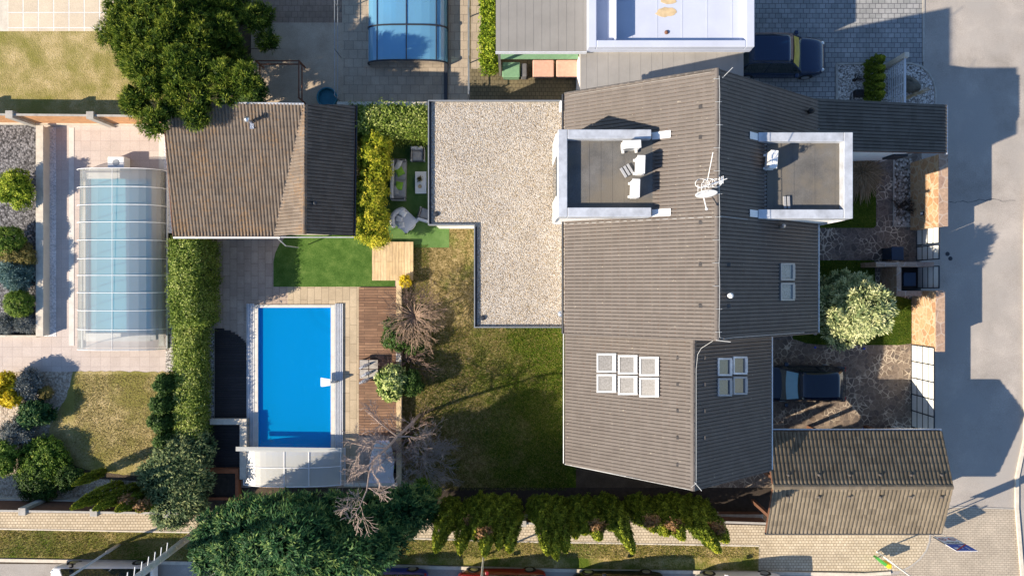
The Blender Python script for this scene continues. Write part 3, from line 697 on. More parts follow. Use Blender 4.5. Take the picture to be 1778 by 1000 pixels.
# top right: the neighbour's forecourt and gravel bed
sheet("driveway", [(1290, -900), (1601, -900), (1601, 112), (1625, 190), (1625, 240), (1290, 240)], "paving_grey", 0.012)
bed = [(1452, 112), (1580, 112), (1597, 116), (1610, 127), (1619, 143), (1622, 160), (1622, 215), (1452, 215)]
sheet("gravel_bed", bed, "bed_gravel", 0.035, kind="structure")
kerb("bed_edging", [(1452, 215), (1452, 112), (1580, 111), (1598, 116), (1611, 127), (1620, 143), (1623.5, 160), (1623.5, 215)], .09, .09, "concrete")
# top: neighbour yards
sheet("yard_paving", [(436, -300), (596, -300), (596, 200), (436, 200)], "sandy_yard", 0.008)
sheet("brown_paving", [(436, -300), (594, -300), (594, 40), (436, 40)], "tan_yard", 0.012)
sheet("pool_terrace", (596, -300, 816, 185), "deck_beige", 0.012, holes=(POOL3,))
sheet("side_path", [(816, -300), (1020, -300), (1020, 185), (816, 185)], "deck_olive", 0.010)
sheet("side_strip", [(818, -300), (862, -300), (862, 120), (818, 120)], "deck_beige", 0.016)
sheet("neighbour_lawn", [(-600, 52), (225, 52), (300, 120), (300, 205), (-600, 205)], "lawn_dry", 0.012)
sheet("neighbour_terrace", [(14, -300), (300, -300), (300, 55), (14, 55)], "terrace_square", 0.020)
sheet("terrace_drain", [(-300, -300), (14, -300), (14, 55), (-300, 55)], "pale_concrete", 0.018)
# left neighbour
sheet("pool_surround", (-300, 212, 304, 646), "deck_pink", 0.010, holes=(POOL2, (-300, 212, 75, 582)))
sheet("planting_bed", [(-300, 218), (64, 218), (64, 578), (-300, 578)], "dark_gravel", 0.010)
sheet("pebble_strip", [(75, 222), (98, 222), (98, 584), (75, 584)], "white_gravel", 0.022)
sheet("pebble_edge", [(278, 222), (304, 222), (304, 470), (290, 470), (278, 380)], "white_gravel", 0.020)
for x0 in (120, 276):
    sheet("slab_line", [(x0, 222), (x0 + 9, 222), (x0 + 9, 600), (x0, 600)], "coping", 0.024)
sheet("gravel_path", [(-300, 645), (128, 645), (124, 672), (118, 695), (103, 722), (90, 745), (86, 770), (92, 795), (120, 820), (150, 830), (300, 838), (300, 872), (-300, 872)], "sand_gravel", 0.014)
sheet("front_lawn_left", [(127, 645), (310, 645), (310, 830), (250, 828), (200, 822), (150, 815), (118, 802), (95, 785), (84, 765), (86, 745), (98, 722), (113, 695), (122, 670)], "lawn_dry", 0.022, ragged=1.5)
kerb("bed_curb", [(-10, 583), (70, 583)], .10, .30, "pale_concrete")
# own garden
sheet("patio", (371, 405, 698, 846), "patio", 0.014, holes=(POOL,))
sheet("patio_sandy", [(500, 497), (623, 497), (623, 846), (576, 846), (576, 533), (500, 533)], "patio_sandy", 0.018)
turf = [(475, 498), (475, 455), (478, 440), (485, 425), (497, 410), (520, 400), (700, 400), (700, 487), (686, 487), (686, 498)]
sheet("turf", turf, "turf", 0.026)
sheet("garden_lawn", [(690, 395), (1000, 395), (1000, 855), (690, 855)], "lawn", 0.020)
sheet("seating_turf", [(664, 225), (780, 225), (780, 430), (664, 430)], "turf_pale", 0.030)
sheet("hedge_soil", [(288, 405), (372, 405), (372, 846), (288, 846)], "bed_gravel", 0.020)
sheet("thuja_soil", [(690, 846), (1340, 846), (1340, 912), (690, 898)], "soil", 0.024)
# front garden
sheet("front_path", [(1340, 255), (1600, 255), (1600, 620), (1340, 620)], "flagstone", 0.012)
sheet("drive", [(1200, 590), (1598, 590), (1598, 900), (1200, 900)], "flagstone_drive", 0.016)
sheet("front_lawn", [(1380, 322), (1521, 322), (1521, 392), (1517, 396), (1380, 396)], "lawn_lush", 0.022)
sheet("tree_lawn", [(1380, 452), (1518, 452), (1520, 505), (1582, 520), (1582, 596), (1560, 599), (1430, 599), (1400, 596), (1376, 588)], "lawn_lush", 0.024)
sheet("bark_bed", [(1551, 276), (1584, 276), (1584, 393), (1551, 393)], "bark_bed", 0.03)
kerb("bark_edging", [(1551, 276), (1551, 393), (1584, 393)], .06, .06, "concrete")

for (nm, seq) in (("road_crack", [(1640, 349), (1655, 352), (1668, 350), (1684, 351), (1698, 347), (1712, 349), (1726, 346), (1745, 350), (1770, 347)]),):
    pts = []
    for (a, b), (c, d) in zip(seq[:-1], seq[1:]):
        for k in range(4): pts.append(P(a + (c - a) * k / 4 + random.uniform(-1.2, 1.2), b + (d - b) * k / 4 + random.uniform(-1.2, 1.2), 0))
    m = MB()
    for p, q in zip(pts[:-1], pts[1:]):
        nn = Vector((-(q - p).y, (q - p).x, 0)).normalized() * random.uniform(.006, .014); m.add([(v.x, v.y, .0105) for v in (p - nn, q - nn, q + nn, p + nn)], [(0, 1, 2, 3)])
    o = m.build(nm, "dark_metal"); o["kind"] = "structure"
# ---------------- pools ----------------
def basin(name, label, rect, shell, coping=None, z=-0.06, depth=0.75, cat="swimming pool", steps=False, parts=True):
    x0, x1, y0, y1 = px_rect(*rect); t = thing(name, label, cat, ((x0 + x1) / 2, (y0 + y1) / 2, 0))
    m = MB(); e = .004
    V = [(x0, y0, .02), (x1, y0, .02), (x1, y1, .02), (x0, y1, .02), (x0, y0, -depth), (x1, y0, -depth), (x1, y1, -depth), (x0, y1, -depth)]
    m.add(V, [(4, 5, 6, 7), (0, 4, 7, 3), (1, 2, 6, 5), (0, 1, 5, 4), (3, 7, 6, 2)]); m.build("shell", shell, t)
    if steps:
        cx, cy = x1, y1
        for k, (r, zz) in enumerate(((1.32, -.60), (1.05, -.46), (.78, -.32), (.48, -.18))):
            q = MB(); pts = [(cx - .003, cy - .003)] + [(cx - .003 - r * math.cos(a), cy - .003 - r * math.sin(a)) for a in np.linspace(0, math.pi / 2, 14)]
            q.prism(pts, -depth + .003 * k, zz); q.build("step", "pool_shell_dark" if k % 2 == 0 else "pool_shell", t)
    w = MB(); w.add([(x0 + .01, y0 + .01, z), (x1 - .01, y0 + .01, z), (x1 - .01, y1 - .01, z), (x0 + .01, y1 - .01, z)], [(0, 1, 2, 3)]); w.build("water_surface", "water_pale" if "pale" in shell else "water", t)
    if coping:
        for (a, b, c, d, nm) in coping:
            X0, X1, Y0, Y1 = px_rect(a, b, c, d); k = MB(); k.box(X0, X1, Y0, Y1, .02, .075); k.build(nm, "coping", t, bevel=.01)
    return t
basin("swimming_pool", "open bright blue rectangular pool with round corner steps beside the wooden deck", POOL, "pool_shell",
      [(440, 529, 449, 790, "coping"), (575, 529, 582, 790, "coping"), (449.2, 529, 574.8, 534, "coping")], steps=True)
basin("swimming_pool", "pale turquoise pool lying under the long white arched enclosure", POOL2, "pool_shell_pale",
      [(142, 300, 150, 590, "coping"), (263, 300, 272, 590, "coping"), (150.2, 300, 262.8, 311, "coping"), (150.2, 578, 262.8, 592, "coping")])
basin("swimming_pool", "blue pool under the low dark framed enclosure at the top edge", POOL3, "pool_shell",
      [(640, -200, 648, 106, "coping"), (766, -200, 770, 106, "coping"), (648.2, 101, 765.8, 106, "coping")])
# round end ledge of the left pool
pool_ = bpy.data.objects["swimming_pool"]
q = P(452 + 9, 772); m = MB(); m.lathe((q.x, q.y, -.748), [(.10, 0), (.10, .012), (.07, .016)], 16); m.build("floor_drain", "grey_metal", pool_)
for py in (600, 665, 725): q = P(449.5, py); m = MB(); m.box(q.x + .004, q.x + .03, q.y - .05, q.y + .05, -.35, -.25); m.build("inlet", "plastic_white", pool_)
# ---------------- own pool: rails, fountain, sliding cover ----------------
for (x0, x1, lab, n) in ((430, 441.5, "grey aluminium cover rail of four grooves along the left side of the blue pool", 5), (583, 595.5, "silver aluminium cover rail along the right side of the blue pool", 5)):
    c = P((x0 + x1) / 2, 660); t = thing("cover_rail", lab, "pool rail", (c.x, c.y, 0), "rails of the sliding pool cover")
    a, b, y0, y1 = px_rect(x0, 527, x1, 785); m = MB(); m.box(a, b, y0, y1, .02, .05); m.build("base_plate", "zinc", t)
    for k in range(n):
        m = MB(); xx = a + (b - a) * k / (n - 1); m.box(xx - .012, xx + .012, y0, y1, .05, .095); m.build("track", "white_metal", t)
c = P(580, 660); t = thing("pool_fountain", "white curved waterfall spout mounted over the right edge of the blue pool", "fountain", (c.x, c.y, 0))
m = MB(); x0, x1, y0, y1 = px_rect(556, 656, 574, 671, .5)
m.add([(x0, y0, .40), (x0, y1, .40), (x0 + .12, y1, .52), (x0 + .12, y0, .52), (x1, y1 - .06, .55), (x1, y0 + .06, .55), (x0, y0, .37), (x0, y1, .37), (x1, y1 - .06, .51), (x1, y0 + .06, .51)],
      [(0, 3, 2, 1), (3, 5, 4, 2), (0, 1, 7, 6), (6, 7, 8, 9), (1, 2, 4, 8, 7), (0, 6, 9, 5, 3), (5, 9, 8, 4)]); m.build("spout", "white_metal", t)
m = MB(); m.tube([(x1, (y0 + y1) / 2, .53), (x1 + .22, (y0 + y1) / 2, .50), (x1 + .28, (y0 + y1) / 2, .07)], .05, 8); m.build("pipe", "grey_metal", t)

def arch_cover(name, label, x0, x1, y0, y1, h, glass, frame, ribs, rib_r=.03, bars=2, side=.25, parent_cat="pool cover", ends=(), endcol=None, nseg=14, flat=.35):
    """arched sliding enclosure, arch across x, ribs at the given y"""
    t = thing(name, label, parent_cat, ((x0 + x1) / 2, (y0 + y1) / 2, 0))
    def arc(k, off=0.0):
        a = math.pi * k / nseg; cx = (x0 + x1) / 2; w = (x1 - x0) / 2 + off
        return (cx - w * math.copysign(abs(math.cos(a)) ** (1 - flat), math.cos(a)), side + (h - side + off) * math.sin(a) ** .9 if 0 < k < nseg else side)
    ys = [y0] + list(ribs) + [y1] if ribs else [y0, y1]
    ys = sorted(set(ys))
    for j in range(len(ys) - 1):
        off = -.012 * j; V = []; F = []
        for k in range(nseg + 1):
            X, Z = arc(k, off); V += [(X, ys[j], Z), (X, ys[j + 1], Z)]
        V = [(V[0][0], ys[j], .05), (V[0][0], ys[j + 1], .05)] + V + [(V[-2][0], ys[j], .05), (V[-2][0], ys[j + 1], .05)]
        for k in range(nseg + 2): F.append((2 * k, 2 * k + 2, 2 * k + 3, 2 * k + 1))
        mesh_obj("panel", V, F, glass, t, smooth=False)
    for y in ys:
        pts = [(x0, y, .04)] + [(arc(k, .01)[0], y, arc(k, .01)[1]) for k in range(nseg + 1)] + [(x1, y, .04)]
        m = MB(); m.tube(pts, rib_r, 6); m.build("rib", frame, t)
    for b in range(bars):
        k = nseg * (b + 1) / (bars + 1); k = int(round(k)); X, Z = arc(k, .012); m = MB(); m.tube([(X, y0, Z), (X, y1, Z)], rib_r * .6, 5); m.build("bar", frame, t)
    for X in (x0, x1): m = MB(); m.box(X - .03, X + .03, y0, y1, .03, .10); m.build("side_rail", frame, t)
    for y in ends:
        V = [(x0, y, .05)] + [(arc(k)[0], y, arc(k)[1]) for k in range(nseg + 1)] + [(x1, y, .05)]
        mesh_obj("end_panel", V, [tuple(range(len(V)))], endcol or glass, t)
    return t
x0, x1, _, _ = px_rect(131, 300, 281, 600, .6); _, _, y0, y1 = px_rect(131, 296, 281, 606, .45)
rb = [P(0, yy, .9).y for yy in (325, 356, 386, 417, 449, 478, 508, 539, 572)]
arch_cover("pool_enclosure", "long white translucent arched enclosure over the neighbour's turquoise pool", x0, x1, y0, y1, 1.15, "cover_white", "white_metal", rb, .018, 1, ends=(y0, y1))
x0, x1, _, _ = px_rect(638, 0, 776, 100, .5); _, _, y0, y1 = px_rect(638, -200, 776, 108, .5)
arch_cover("pool_enclosure", "low blue tinted pool enclosure with dark frame at the top edge", x0, x1, y0, y1, .8, "cover_blue", "dark_metal", [P(0, 43, .8).y, P(0, -60, .8).y], .045, 3, ends=(y0,))
m = MB(); a, b, c, d = px_rect(771, -200, 777, 175, .1); m.box(a, b, c, d, .02, .12); o = m.build("enclosure_rail", "dark_metal"); tag(o, "long dark guide rail running beside the blue tinted pool enclosure", "pool rail")
# own pool cover pushed to the south end: three nested arched units, arch across x
x0, x1, _, _ = px_rect(421, 0, 597, 0, 0.3)
_, _, yb, yt = px_rect(0, 781, 0, 843, .55)
t = thing("sliding_pool_cover", "low curved pool cover of clear panels pushed to the bottom end of the blue pool", "pool cover", ((x0 + x1) / 2, (yb + yt) / 2, 0))
ns = 16; cw = (x1 - x0) / 2; cx = (x0 + x1) / 2
def arcz(u, h=.78): return .42 + (h - .42) * (1 - abs(u) ** 2.4)
units = [(yt, (yb + yt) / 2 + .05, .0), ((yb + yt) / 2 + .05, yb, -.03)]
for (ya, yc, off) in units:
    V = []; F = []
    for k in range(ns + 1):
        u = -1 + 2 * k / ns; V += [(cx + u * (cw - .12), ya, arcz(u) + off), (cx + u * (cw - .12), yc, arcz(u) + off)]
    V = [(cx - cw, ya, .06), (cx - cw, yc, .06)] + V + [(cx + cw, ya, .06), (cx + cw, yc, .06)]
    for k in range(ns + 2): F.append((2 * k, 2 * k + 1, 2 * k + 3, 2 * k + 2))
    mesh_obj("panel", V, F, "cover_clear", t)
for y, o_ in ((yt, 0), ((yb + yt) / 2 + .05, 0), (yb, -.03)):
    pts = [(cx - cw, y, .05)] + [(cx + u * (cw - .12), y, arcz(u) + .015 + o_) for u in np.linspace(-1, 1, 15)] + [(cx + cw, y, .05)]
    m = MB(); m.tube(pts, .024, 6); m.build("rib", "white_metal", t)
for u in (-1, -.12, .38, 1):
    X = cx + u * (cw - .12); m = MB(); m.box(X - .022, X + .022, yb, yt, arcz(u) - .0, arcz(u) + .028); m.build("bar", "white_metal", t)
m = MB(); m.box(cx - cw - .12, cx + cw + .02, yt - .02, yt + .20, .80, .845, rot=-.012); m.build("front_lip", "cover_clear", t)
for sgn in (-1, 1): m = MB(); m.box(cx + sgn * cw - .03, cx + sgn * cw + .03, yb, yt, .03, .10); m.build("side_rail", "white_metal", t)
mesh_obj("end_panel", [(cx - cw, yb, .05)] + [(cx + u * (cw - .12), yb, arcz(u) - .03) for u in np.linspace(-1, 1, 15)] + [(cx + cw, yb, .05)], [tuple(range(17))], "cover_clear", t)

# =====================================================================
# HOUSE
# =====================================================================
PW = plane3(P(980, 163, 5.9), P(980, 570, 5.9), P(1246, 400, 9.3)); PV = plane3(P(981, 590, 3.7), P(981, 805, 3.7), P(1204, 700, 7.4))
rN = onplane(1245, 400, PW); rS = onplane(1204, 700, PV)
PE = plane3(Vector((rN.x, 5, rN.z)), Vector((rN.x, -5, rN.z)), P(1420, 400, 5.0))
PS = plane3(Vector((rS.x, 5, rS.z)), Vector((rS.x, -5, rS.z)), P(1339, 700, 4.35))
c = P(1180, 480, 0)
house = thing("house", "large house with steep brown tiled roof, two flat dormers and many skylights", "house", (c.x * .8, c.y, 0))
gN = onplane(1247, 120, PW).y; jY = onplane(1243, 590, PW).y; gS = onplane(1203, 850, PV).y; eW = P(980, 400, 5.9).x; eV = P(981, 700, 3.7).x; jS = onplane(1204, 590, PV).y
eE = P(1420, 400, 5.0).x; eS = P(1339, 700, 4.35).x; gN2 = P(982, 163, 5.9).y; gS2 = P(980, 805, 3.7).y
def zpl(pl, off=0): return lambda x, y: pl[0] * x + pl[1] * y + pl[2] + off
def wp(x, y, pl): return Vector((x, y, zpl(pl)(x, y)))
# walls below the roof
m = MB(); xw = eV + .40
m.prism([(xw, gN - .25), (rN.x, gN - .25), (rN.x, jY + .15), (xw, jY + .15)], 0, zpl(PW, -.16)); m.build("wall", "white_render", house)
m = MB(); m.prism([(xw, jY + .148), (rS.x, jY + .148), (rS.x, gS + .30), (xw, gS2 + .35)], 0, zpl(PV, -.16)); m.build("wall", "white_render", house)
m = MB(); m.prism([(rN.x, gN - .25), (eE - .5, gN - .25), (eE - .5, jY + .15), (rN.x, jY + .15)], 0, zpl(PE, -.16)); m.build("wall", "white_render", house)
m = MB(); m.prism([(rS.x + .002, jY + .15), (eS - .5, jY + .15), (eS - .5, gS + .35), (rS.x + .002, gS + .30)], 0, zpl(PS, -.16)); m.build("wall", "white_render", house)
rW, _ = tile_roof("roof", house, PW, None, "tile_main", (1, 0), world_poly=[wp(eW, gN2, PW), wp(eW, jY, PW), wp(rN.x, jY, PW), wp(rN.x, gN, PW)])
rW2, _ = tile_roof("roof", house, PV, None, "tile_main", (1, 0), world_poly=[wp(eV, jY + .14, PV), wp(eV, gS2, PV), wp(rS.x, gS, PV), wp(rS.x, jY + .14, PV)])
rE, _ = tile_roof("roof", house, PE, None, "tile_main", (1, 0), world_poly=[wp(rN.x, gN, PE), wp(rN.x, jY, PE), wp(eE, jY, PE), wp(eE, gN, PE)])
rS_, _ = tile_roof("roof", house, PS, None, "tile_main", (1, 0), world_poly=[wp(rS.x, jY + .14, PS), wp(rS.x, gS, PS), wp(eS, gS, PS), wp(eS, jY + .14, PS)])
# ridge tiles
def ridge(parent, a, b, r=.11, step=.38, mat="tile_main", name="ridge_tiles"):
    m = MB(); n = max(1, int((b - a).length / step))
    for i in range(n):
        p = a.lerp(b, i / n); q = a.lerp(b, (i + .98) / n); m.tube([p, q], [r * 1.04, r * .93], 10)
    return m.build(name, mat, parent)
ridge(rW, Vector((rN.x, jY - .03, rN.z - .02)), Vector((rN.x, gN + .03, rN.z - .02)))
ridge(rW2, Vector((rS.x, gS - .03, rS.z - .05)), Vector((rS.x, jY + .1, rS.z - .05)), .12)
# verge flashing along the gables, gutters along the eaves
def strip(parent, a, b, name="verge_trim", mat="zinc", r=.035, off=.03):
    m = MB(); m.tube([a + Vector((0, 0, off)), b + Vector((0, 0, off))], r, 6); return m.build(name, mat, parent)
strip(house, wp(eW, gN2, PW), wp(rN.x, gN, PW), mat="tile_porch_shade", r=.05); strip(house, wp(eV, gS2, PV), wp(rS.x, gS, PV), mat="concrete_pole", r=.028)
strip(house, wp(eW, jY, PW), wp(rN.x, jY, PW), mat="tile_main", r=.04)
strip(house, wp(rN.x, jY, PE), wp(eE, jY, PE), mat="tile_porch_shade", r=.045); strip(house, wp(rS.x, gS, PS), wp(eS, gS, PS), mat="tile_porch_shade", r=.045)
def gutter(parent, a, b, r=.07, mat="zinc"):
    m = MB(); m.tube([a, b], r, 8); return m.build("gutter", mat, parent)
gutter(house, Vector((eW - .06, jY, 5.76)), Vector((eW - .06, gN2, 5.80)), .05, "dark_metal"); gutter(house, Vector((eV - .05, gS2, 3.58)), Vector((eV - .05, jY + .14, 3.58)), .035, 'grey_metal')
gutter(house, Vector((eE + .05, jY, 4.9)), Vector((eE + .05, gN - 1.2, 4.9))); gutter(house, Vector((eS + .04, gS, 4.27)), Vector((eS + .04, jY, 4.27)))
# windows on the walls facing the garden and the street
def wall_window(parent, x, y0, y1, z0, z1, side):
    f = MB(); t = .06
    X0, X1 = (x - .05, x + .02) if side < 0 else (x - .02, x + .05)
    f.box(X0, X1, y0, y1, z0, z0 + t); f.box(X0, X1, y0, y1, z1 - t, z1); f.box(X0, X1, y0, y0 + t, z0 + t, z1 - t); f.box(X0, X1, y1 - t, y1, z0 + t, z1 - t)
    f.box(X0, X1, (y0 + y1) / 2 - .03, (y0 + y1) / 2 + .03, z0 + t, z1 - t)
    w = f.build("window", "dark_metal", parent); g = MB(); g.box(x - .012, x + .012, y0 + t, y1 - t, z0 + t, z1 - t); g.build("pane", "car_glass", w)
for y in (-8.2, -5.6, -3.2): wall_window(house, xw - .003, y, y + 1.6, .3 if y == -5.6 else .9, 2.3, -1)
for y in (-1.9, .6): wall_window(house, eE - .497, y, y + 1.5, 1.0, 2.3, 1)
# catslide wing running east over the entrance
PP_ = [P(1416, 172, 4.95), P(1643, 183, 3.9), P(1643, 266, 3.9), P(1416, 262, 4.95)]
g = (3.9 - 4.95) / (PP_[1].x - PP_[0].x); PG = (g, 0, 4.95 - g * PP_[0].x)
rP, _ = tile_roof("roof", house, PG, None, "tile_porch_shade", (1, 0), period=.15, course=.36, world_poly=[PP_[0] + Vector((-.25, 0, 0)), PP_[3] + Vector((-.25, 0, 0)), PP_[2], PP_[1]])
m = MB(); a, b, c_, d_ = PP_[0], PP_[1], PP_[2], PP_[3]
m.prism([(a.x, a.y - .2), (d_.x, d_.y + .28), (c_.x - .9, c_.y + .30), (b.x - .9, b.y - .2)], 0, zpl(PG, -.16)); m.build("wall", "white_render", house)
gutter(house, PP_[1] + Vector((.05, .02, -.08)), PP_[2] + Vector((.05, -.05, -.08)), .06)
m = MB(); q = P(1550, 271, 1.5); m.box(q.x - .35, q.x + .35, c_.y + .20, c_.y + .285, 1.2, 2.2); m.build("window", "dark_metal", house)
# dormers
def dormer(x0, x1, y0, y1, zt, zf, open_side, base, wpar=.33, ext=.62, flat_edge=None):
    """box dormer with a sunken felt roof and wide zinc parapets; open_side: the side towards the ridge"""
    d = MB(); fx0, fx1 = (x0, flat_edge) if open_side > 0 else (flat_edge, x1)
    d.prism([(x0 + .06, y0 + .06), (x1 - .06, y0 + .06), (x1 - .06, y1 - .06), (x0 + .06, y1 - .06)], base, zf - .01); w = d.build("dormer", "white_render", house)
    f = MB(); f.box(fx0 + .10, fx1 - .02, y0 + .1, y1 - .1, zf - .008, zf + .03); f.build("flat_roof", "roof_felt", w)
    pieces = []
    for yy0, yy1 in ((y0, y0 + wpar), (y1 - wpar, y1)):
        m = MB(); X0, X1 = (x0 + wpar + .01, x1) if open_side > 0 else (x0, x1 - wpar - .01)
        m.rbox(X0, X1, yy0, yy1, zf - .35, zt, .02); m.build("parapet", "zinc", w)
        # low end piece dying into the tiles
        m = MB(); e0, e1 = (x1, x1 + ext) if open_side > 0 else (x0 - ext, x0)
        zr = zpl(PW if open_side > 0 else PE)
        sx = .015
        V = [(e0 + sx, yy0 + .04, zr(e0, 0) + .10), (e1 - sx, yy0 + .04, zr(e1, 0) + .10), (e1 - sx, yy1 - .04, zr(e1, 0) + .10), (e0 + sx, yy1 - .04, zr(e0, 0) + .10)]
        V += [(a, b, c - .2) for a, b, c in V]
        m.add(V, [(0, 1, 2, 3), (0, 4, 5, 1), (1, 5, 6, 2), (2, 6, 7, 3), (3, 7, 4, 0)]); m.build("flashing", "white_metal", w)
    m = MB(); X0, X1 = (x0, x0 + wpar) if open_side > 0 else (x1 - wpar, x1)
    m.rbox(X0, X1, y0 - .001, y1 + .001, zf - .35, zt + .004, .02); m.build("parapet", "zinc", w)
    # white fascia with window band on the outer face
    m = MB(); fx = x0 - .04 if open_side > 0 else x1 + .0
    m.box(fx, fx + .05, y0, y0 + .9, base + .9, zf - .36); m.box(fx, fx + .05, y1 - .9, y1, base + .9, zf - .36); m.build("fascia", "white_metal", w)
    m = MB(); m.box(fx + .012, fx + .045, y0 + .9, y1 - .9, base + 1.0, zf - .45); m.build("window", "car_glass", w)
    return w
zW, zWf = 8.40, 8.0
aW = 1 - zW / H
X = lambda px, z: P(px, 0, z).x
Y = lambda py, z: P(0, py, z).y
dW = dormer(X(969, zW), X(1131, zW), Y(376.5, zW), Y(225, zW), zW, zWf, 1, 4.6, .36, .75, X(1138, zWf))
zE, zEf = 7.85, 7.45
dE = dormer(X(1317, zE), X(1481, zE), Y(379.5, zE), Y(230, zE), zE, zEf, -1, 3.0, .36, .46, X(1327, zEf))
m = MB(); m.box(X(1481, zE) - .40, X(1481, zE) - .03, Y(379.5, zE) + .04, Y(230, zE) - .04, 0, 3.0); m.build("wall", "white_render", house)
# seams of the felt, puddle marks stay in the material; thin raised felt laps
for k, px in enumerate((1000, 1022, 1042, 1062, 1082, 1104)):
    m = MB(); xx = X(px, zWf); m.box(xx - .03, xx + .03, Y(361, zWf), Y(239, zWf), zWf + .03, zWf + .036); m.build("felt_lap", "roof_felt", dW)
for px in (1345, 1377, 1413, 1448):
    m = MB(); xx = X(px, zEf); m.box(xx - .03, xx + .03, Y(362, zEf), Y(244, zEf), zEf + .03, zEf + .036); m.build("felt_lap", "roof_felt", dE)

simple("skylight_frame", (0.29, 0.31, 0.34), 0.5, 0.2, 0.06)
# skylights
def skylight(px0, py0, px1, py1, pl, glassm="skylight_glass", frame="skylight_frame"):
    cpt = onplane((px0 + px1) / 2, (py0 + py1) / 2, pl)
    a = onplane(px0, py1, pl); b = onplane(px1, py1, pl); c2 = onplane(px1, py0, pl); d = onplane(px0, py0, pl)
    n = Vector((-pl[0], -pl[1], 1)).normalized()
    def quadbox(mb, A, B, C, D, lo, hi): mb.add([v + n * lo for v in (A, B, C, D)] + [v + n * hi for v in (A, B, C, D)], [(0, 3, 2, 1), (4, 5, 6, 7), (0, 1, 5, 4), (1, 2, 6, 5), (2, 3, 7, 6), (3, 0, 4, 7)])
    L = lambda u, v: a.lerp(b, u).lerp(d.lerp(c2, u), v)
    m = MB(); i = .13; j = .10; top = .11
    quadbox(m, L(0, 0), L(1, 0), L(1, j), L(0, j), 0, top); quadbox(m, L(0, 1 - j), L(1, 1 - j), L(1, 1), L(0, 1), 0, top)
    quadbox(m, L(0, j), L(i * .7, j), L(i * .7, 1 - j), L(0, 1 - j), 0, top - .004); quadbox(m, L(1 - i * 1.4, j), L(1, j), L(1, 1 - j), L(1 - i * 1.4, 1 - j), 0, top + .02)
    f = m.build("skylight", frame, house)
    m = MB(); quadbox(m, L(i * .7, j), L(1 - i * 1.4, j), L(1 - i * 1.4, 1 - j), L(i * .7, 1 - j), .05, .075); m.build("pane", glassm, f)
    m = MB(); quadbox(m, L(-.03, -.03), L(1.03, -.03), L(1.03, 1.03), L(-.03, 1.03), .0, .035); m.build("flashing", "dark_metal", f)
simple("skylight_glass", (0.10, 0.10, 0.105), 0.3, 0, 0.5, 14)
simple("skylight_dark", (0.05, 0.07, 0.09), 0.1, 0, 0.3, 14, spec=.7)
simple("skylight_pale", (0.34, 0.36, 0.33), 0.2, 0, 0.3, 14)
for i, x in enumerate((1038, 1075, 1112)):
    dy = i * 3.0
    skylight(x, 613 + dy, x + 34, 646 + dy * 1.05, PV); skylight(x, 649 + dy * 1.0, x + 34, 681 + dy * 1.3, PV)
for i, x in enumerate((1243.5, 1270)):
    dy = -i * 2.6
    skylight(x, 621 + dy, x + 24, 652 + dy, PS, "skylight_dark", "grey_blue"if "grey_blue" in MATS else "zinc"); skylight(x, 656 + dy, x + 24, 687 + dy, PS, "skylight_dark")
skylight(1352, 457, 1376, 487, PE, "skylight_pale", "grey_metal"); skylight(1352, 491, 1376, 522, PE, "skylight_pale", "grey_metal")
# snow hooks and vent tiles near the ridge
def hook(px, py, pl, parent):
    p = onplane(px, py, pl); m = MB(); s = -1 if pl[0] > 0 else 1
    m.box(p.x - .12, p.x + .12, p.y - .07, p.y + .07, p.z + .01, p.z + .07); m.box(p.x - .14 * s - .02, p.x - .14 * s + .02, p.y - .09, p.y + .09, p.z - .03, p.z + .10)
    m.build("vent_tile", "tile_porch_shade", parent)
for py in (186, 239, 387, 459, 531): hook(1218, py, PW, rW)
for py in (621, 667, 713, 759, 806): hook(1179, py, PV, rW2)
for py in (459, 531): hook(1262, py, PE, rE)
for py in (621, 667, 713, 759): hook(1219, py, PS, rS_)
# vent pipes
def vent(px, py, pl, parent, h, r, mat, cap=True):
    p = onplane(px, py, pl); m = MB(); m.lathe((p.x, p.y, p.z - .1), [(r, 0), (r, h), (r * 1.45, h + .01), (r * 1.45, h + .07), (r * .4, h + .16)] if cap else [(r, 0), (r, h)], 14); m.build("vent_pipe", mat, parent)
vent(1263, 513, PE, house, .45, .07, "plastic_white"); vent(1354, 394, PE, house, .45, .06, "silver"); vent(1403, 196, PE, house, .40, .09, "black")
# lightning conductor wires with clips
def wire(pts, parent, mat="concrete_pole", r=.010, name="conductor_wire"):
    m = MB(); m.tube(pts, r, 5); return m.build(name, mat, parent)
z_ = .16
rp = [Vector((rN.x + .04 + random.uniform(-.015, .015), y, rN.z + z_)) for y in np.linspace(gN - .3, jY + .1, 26)]
wire(rp + [wp(rN.x + .25, jY + .05, PE) + Vector((0, 0, .3))] + [wp(rN.x + .25 + k * .5, jY + .06, PE) + Vector((0, 0, .12)) for k in range(1, 10)], house)
wire([Vector((rN.x + .02, jY + .1, rN.z + .1)), Vector((rN.x - .05, jY - .15, rS.z + 1.2)), Vector((rN.x - .15, jY - .45, rS.z + .3)), Vector((rS.x + .12, jY - .7, rS.z + .2))] +
     [Vector((rS.x + .08, y, rS.z + .12)) for y in np.linspace(jY - 1.3, gS + .3, 14)] + [Vector((rS.x - .1, gS + .12, rS.z + .05))], house)
wire([wp(x, gN - .10, PW) + Vector((0, 0, .09)) for x in np.linspace(rN.x - .2, eW + .2, 9)], house, "concrete", .008)
wire([wp(x, Y(383 + (x - 3) * .35, 7.5), PW) + Vector((0, 0, .07)) for x in np.linspace(eW, rN.x, 9)] + [wp(x, Y(383.5 + (x - rN.x) * .6, 7.5), PE) + Vector((0, 0, .09)) for x in np.linspace(rN.x + .1, 9.2, 5)], house)
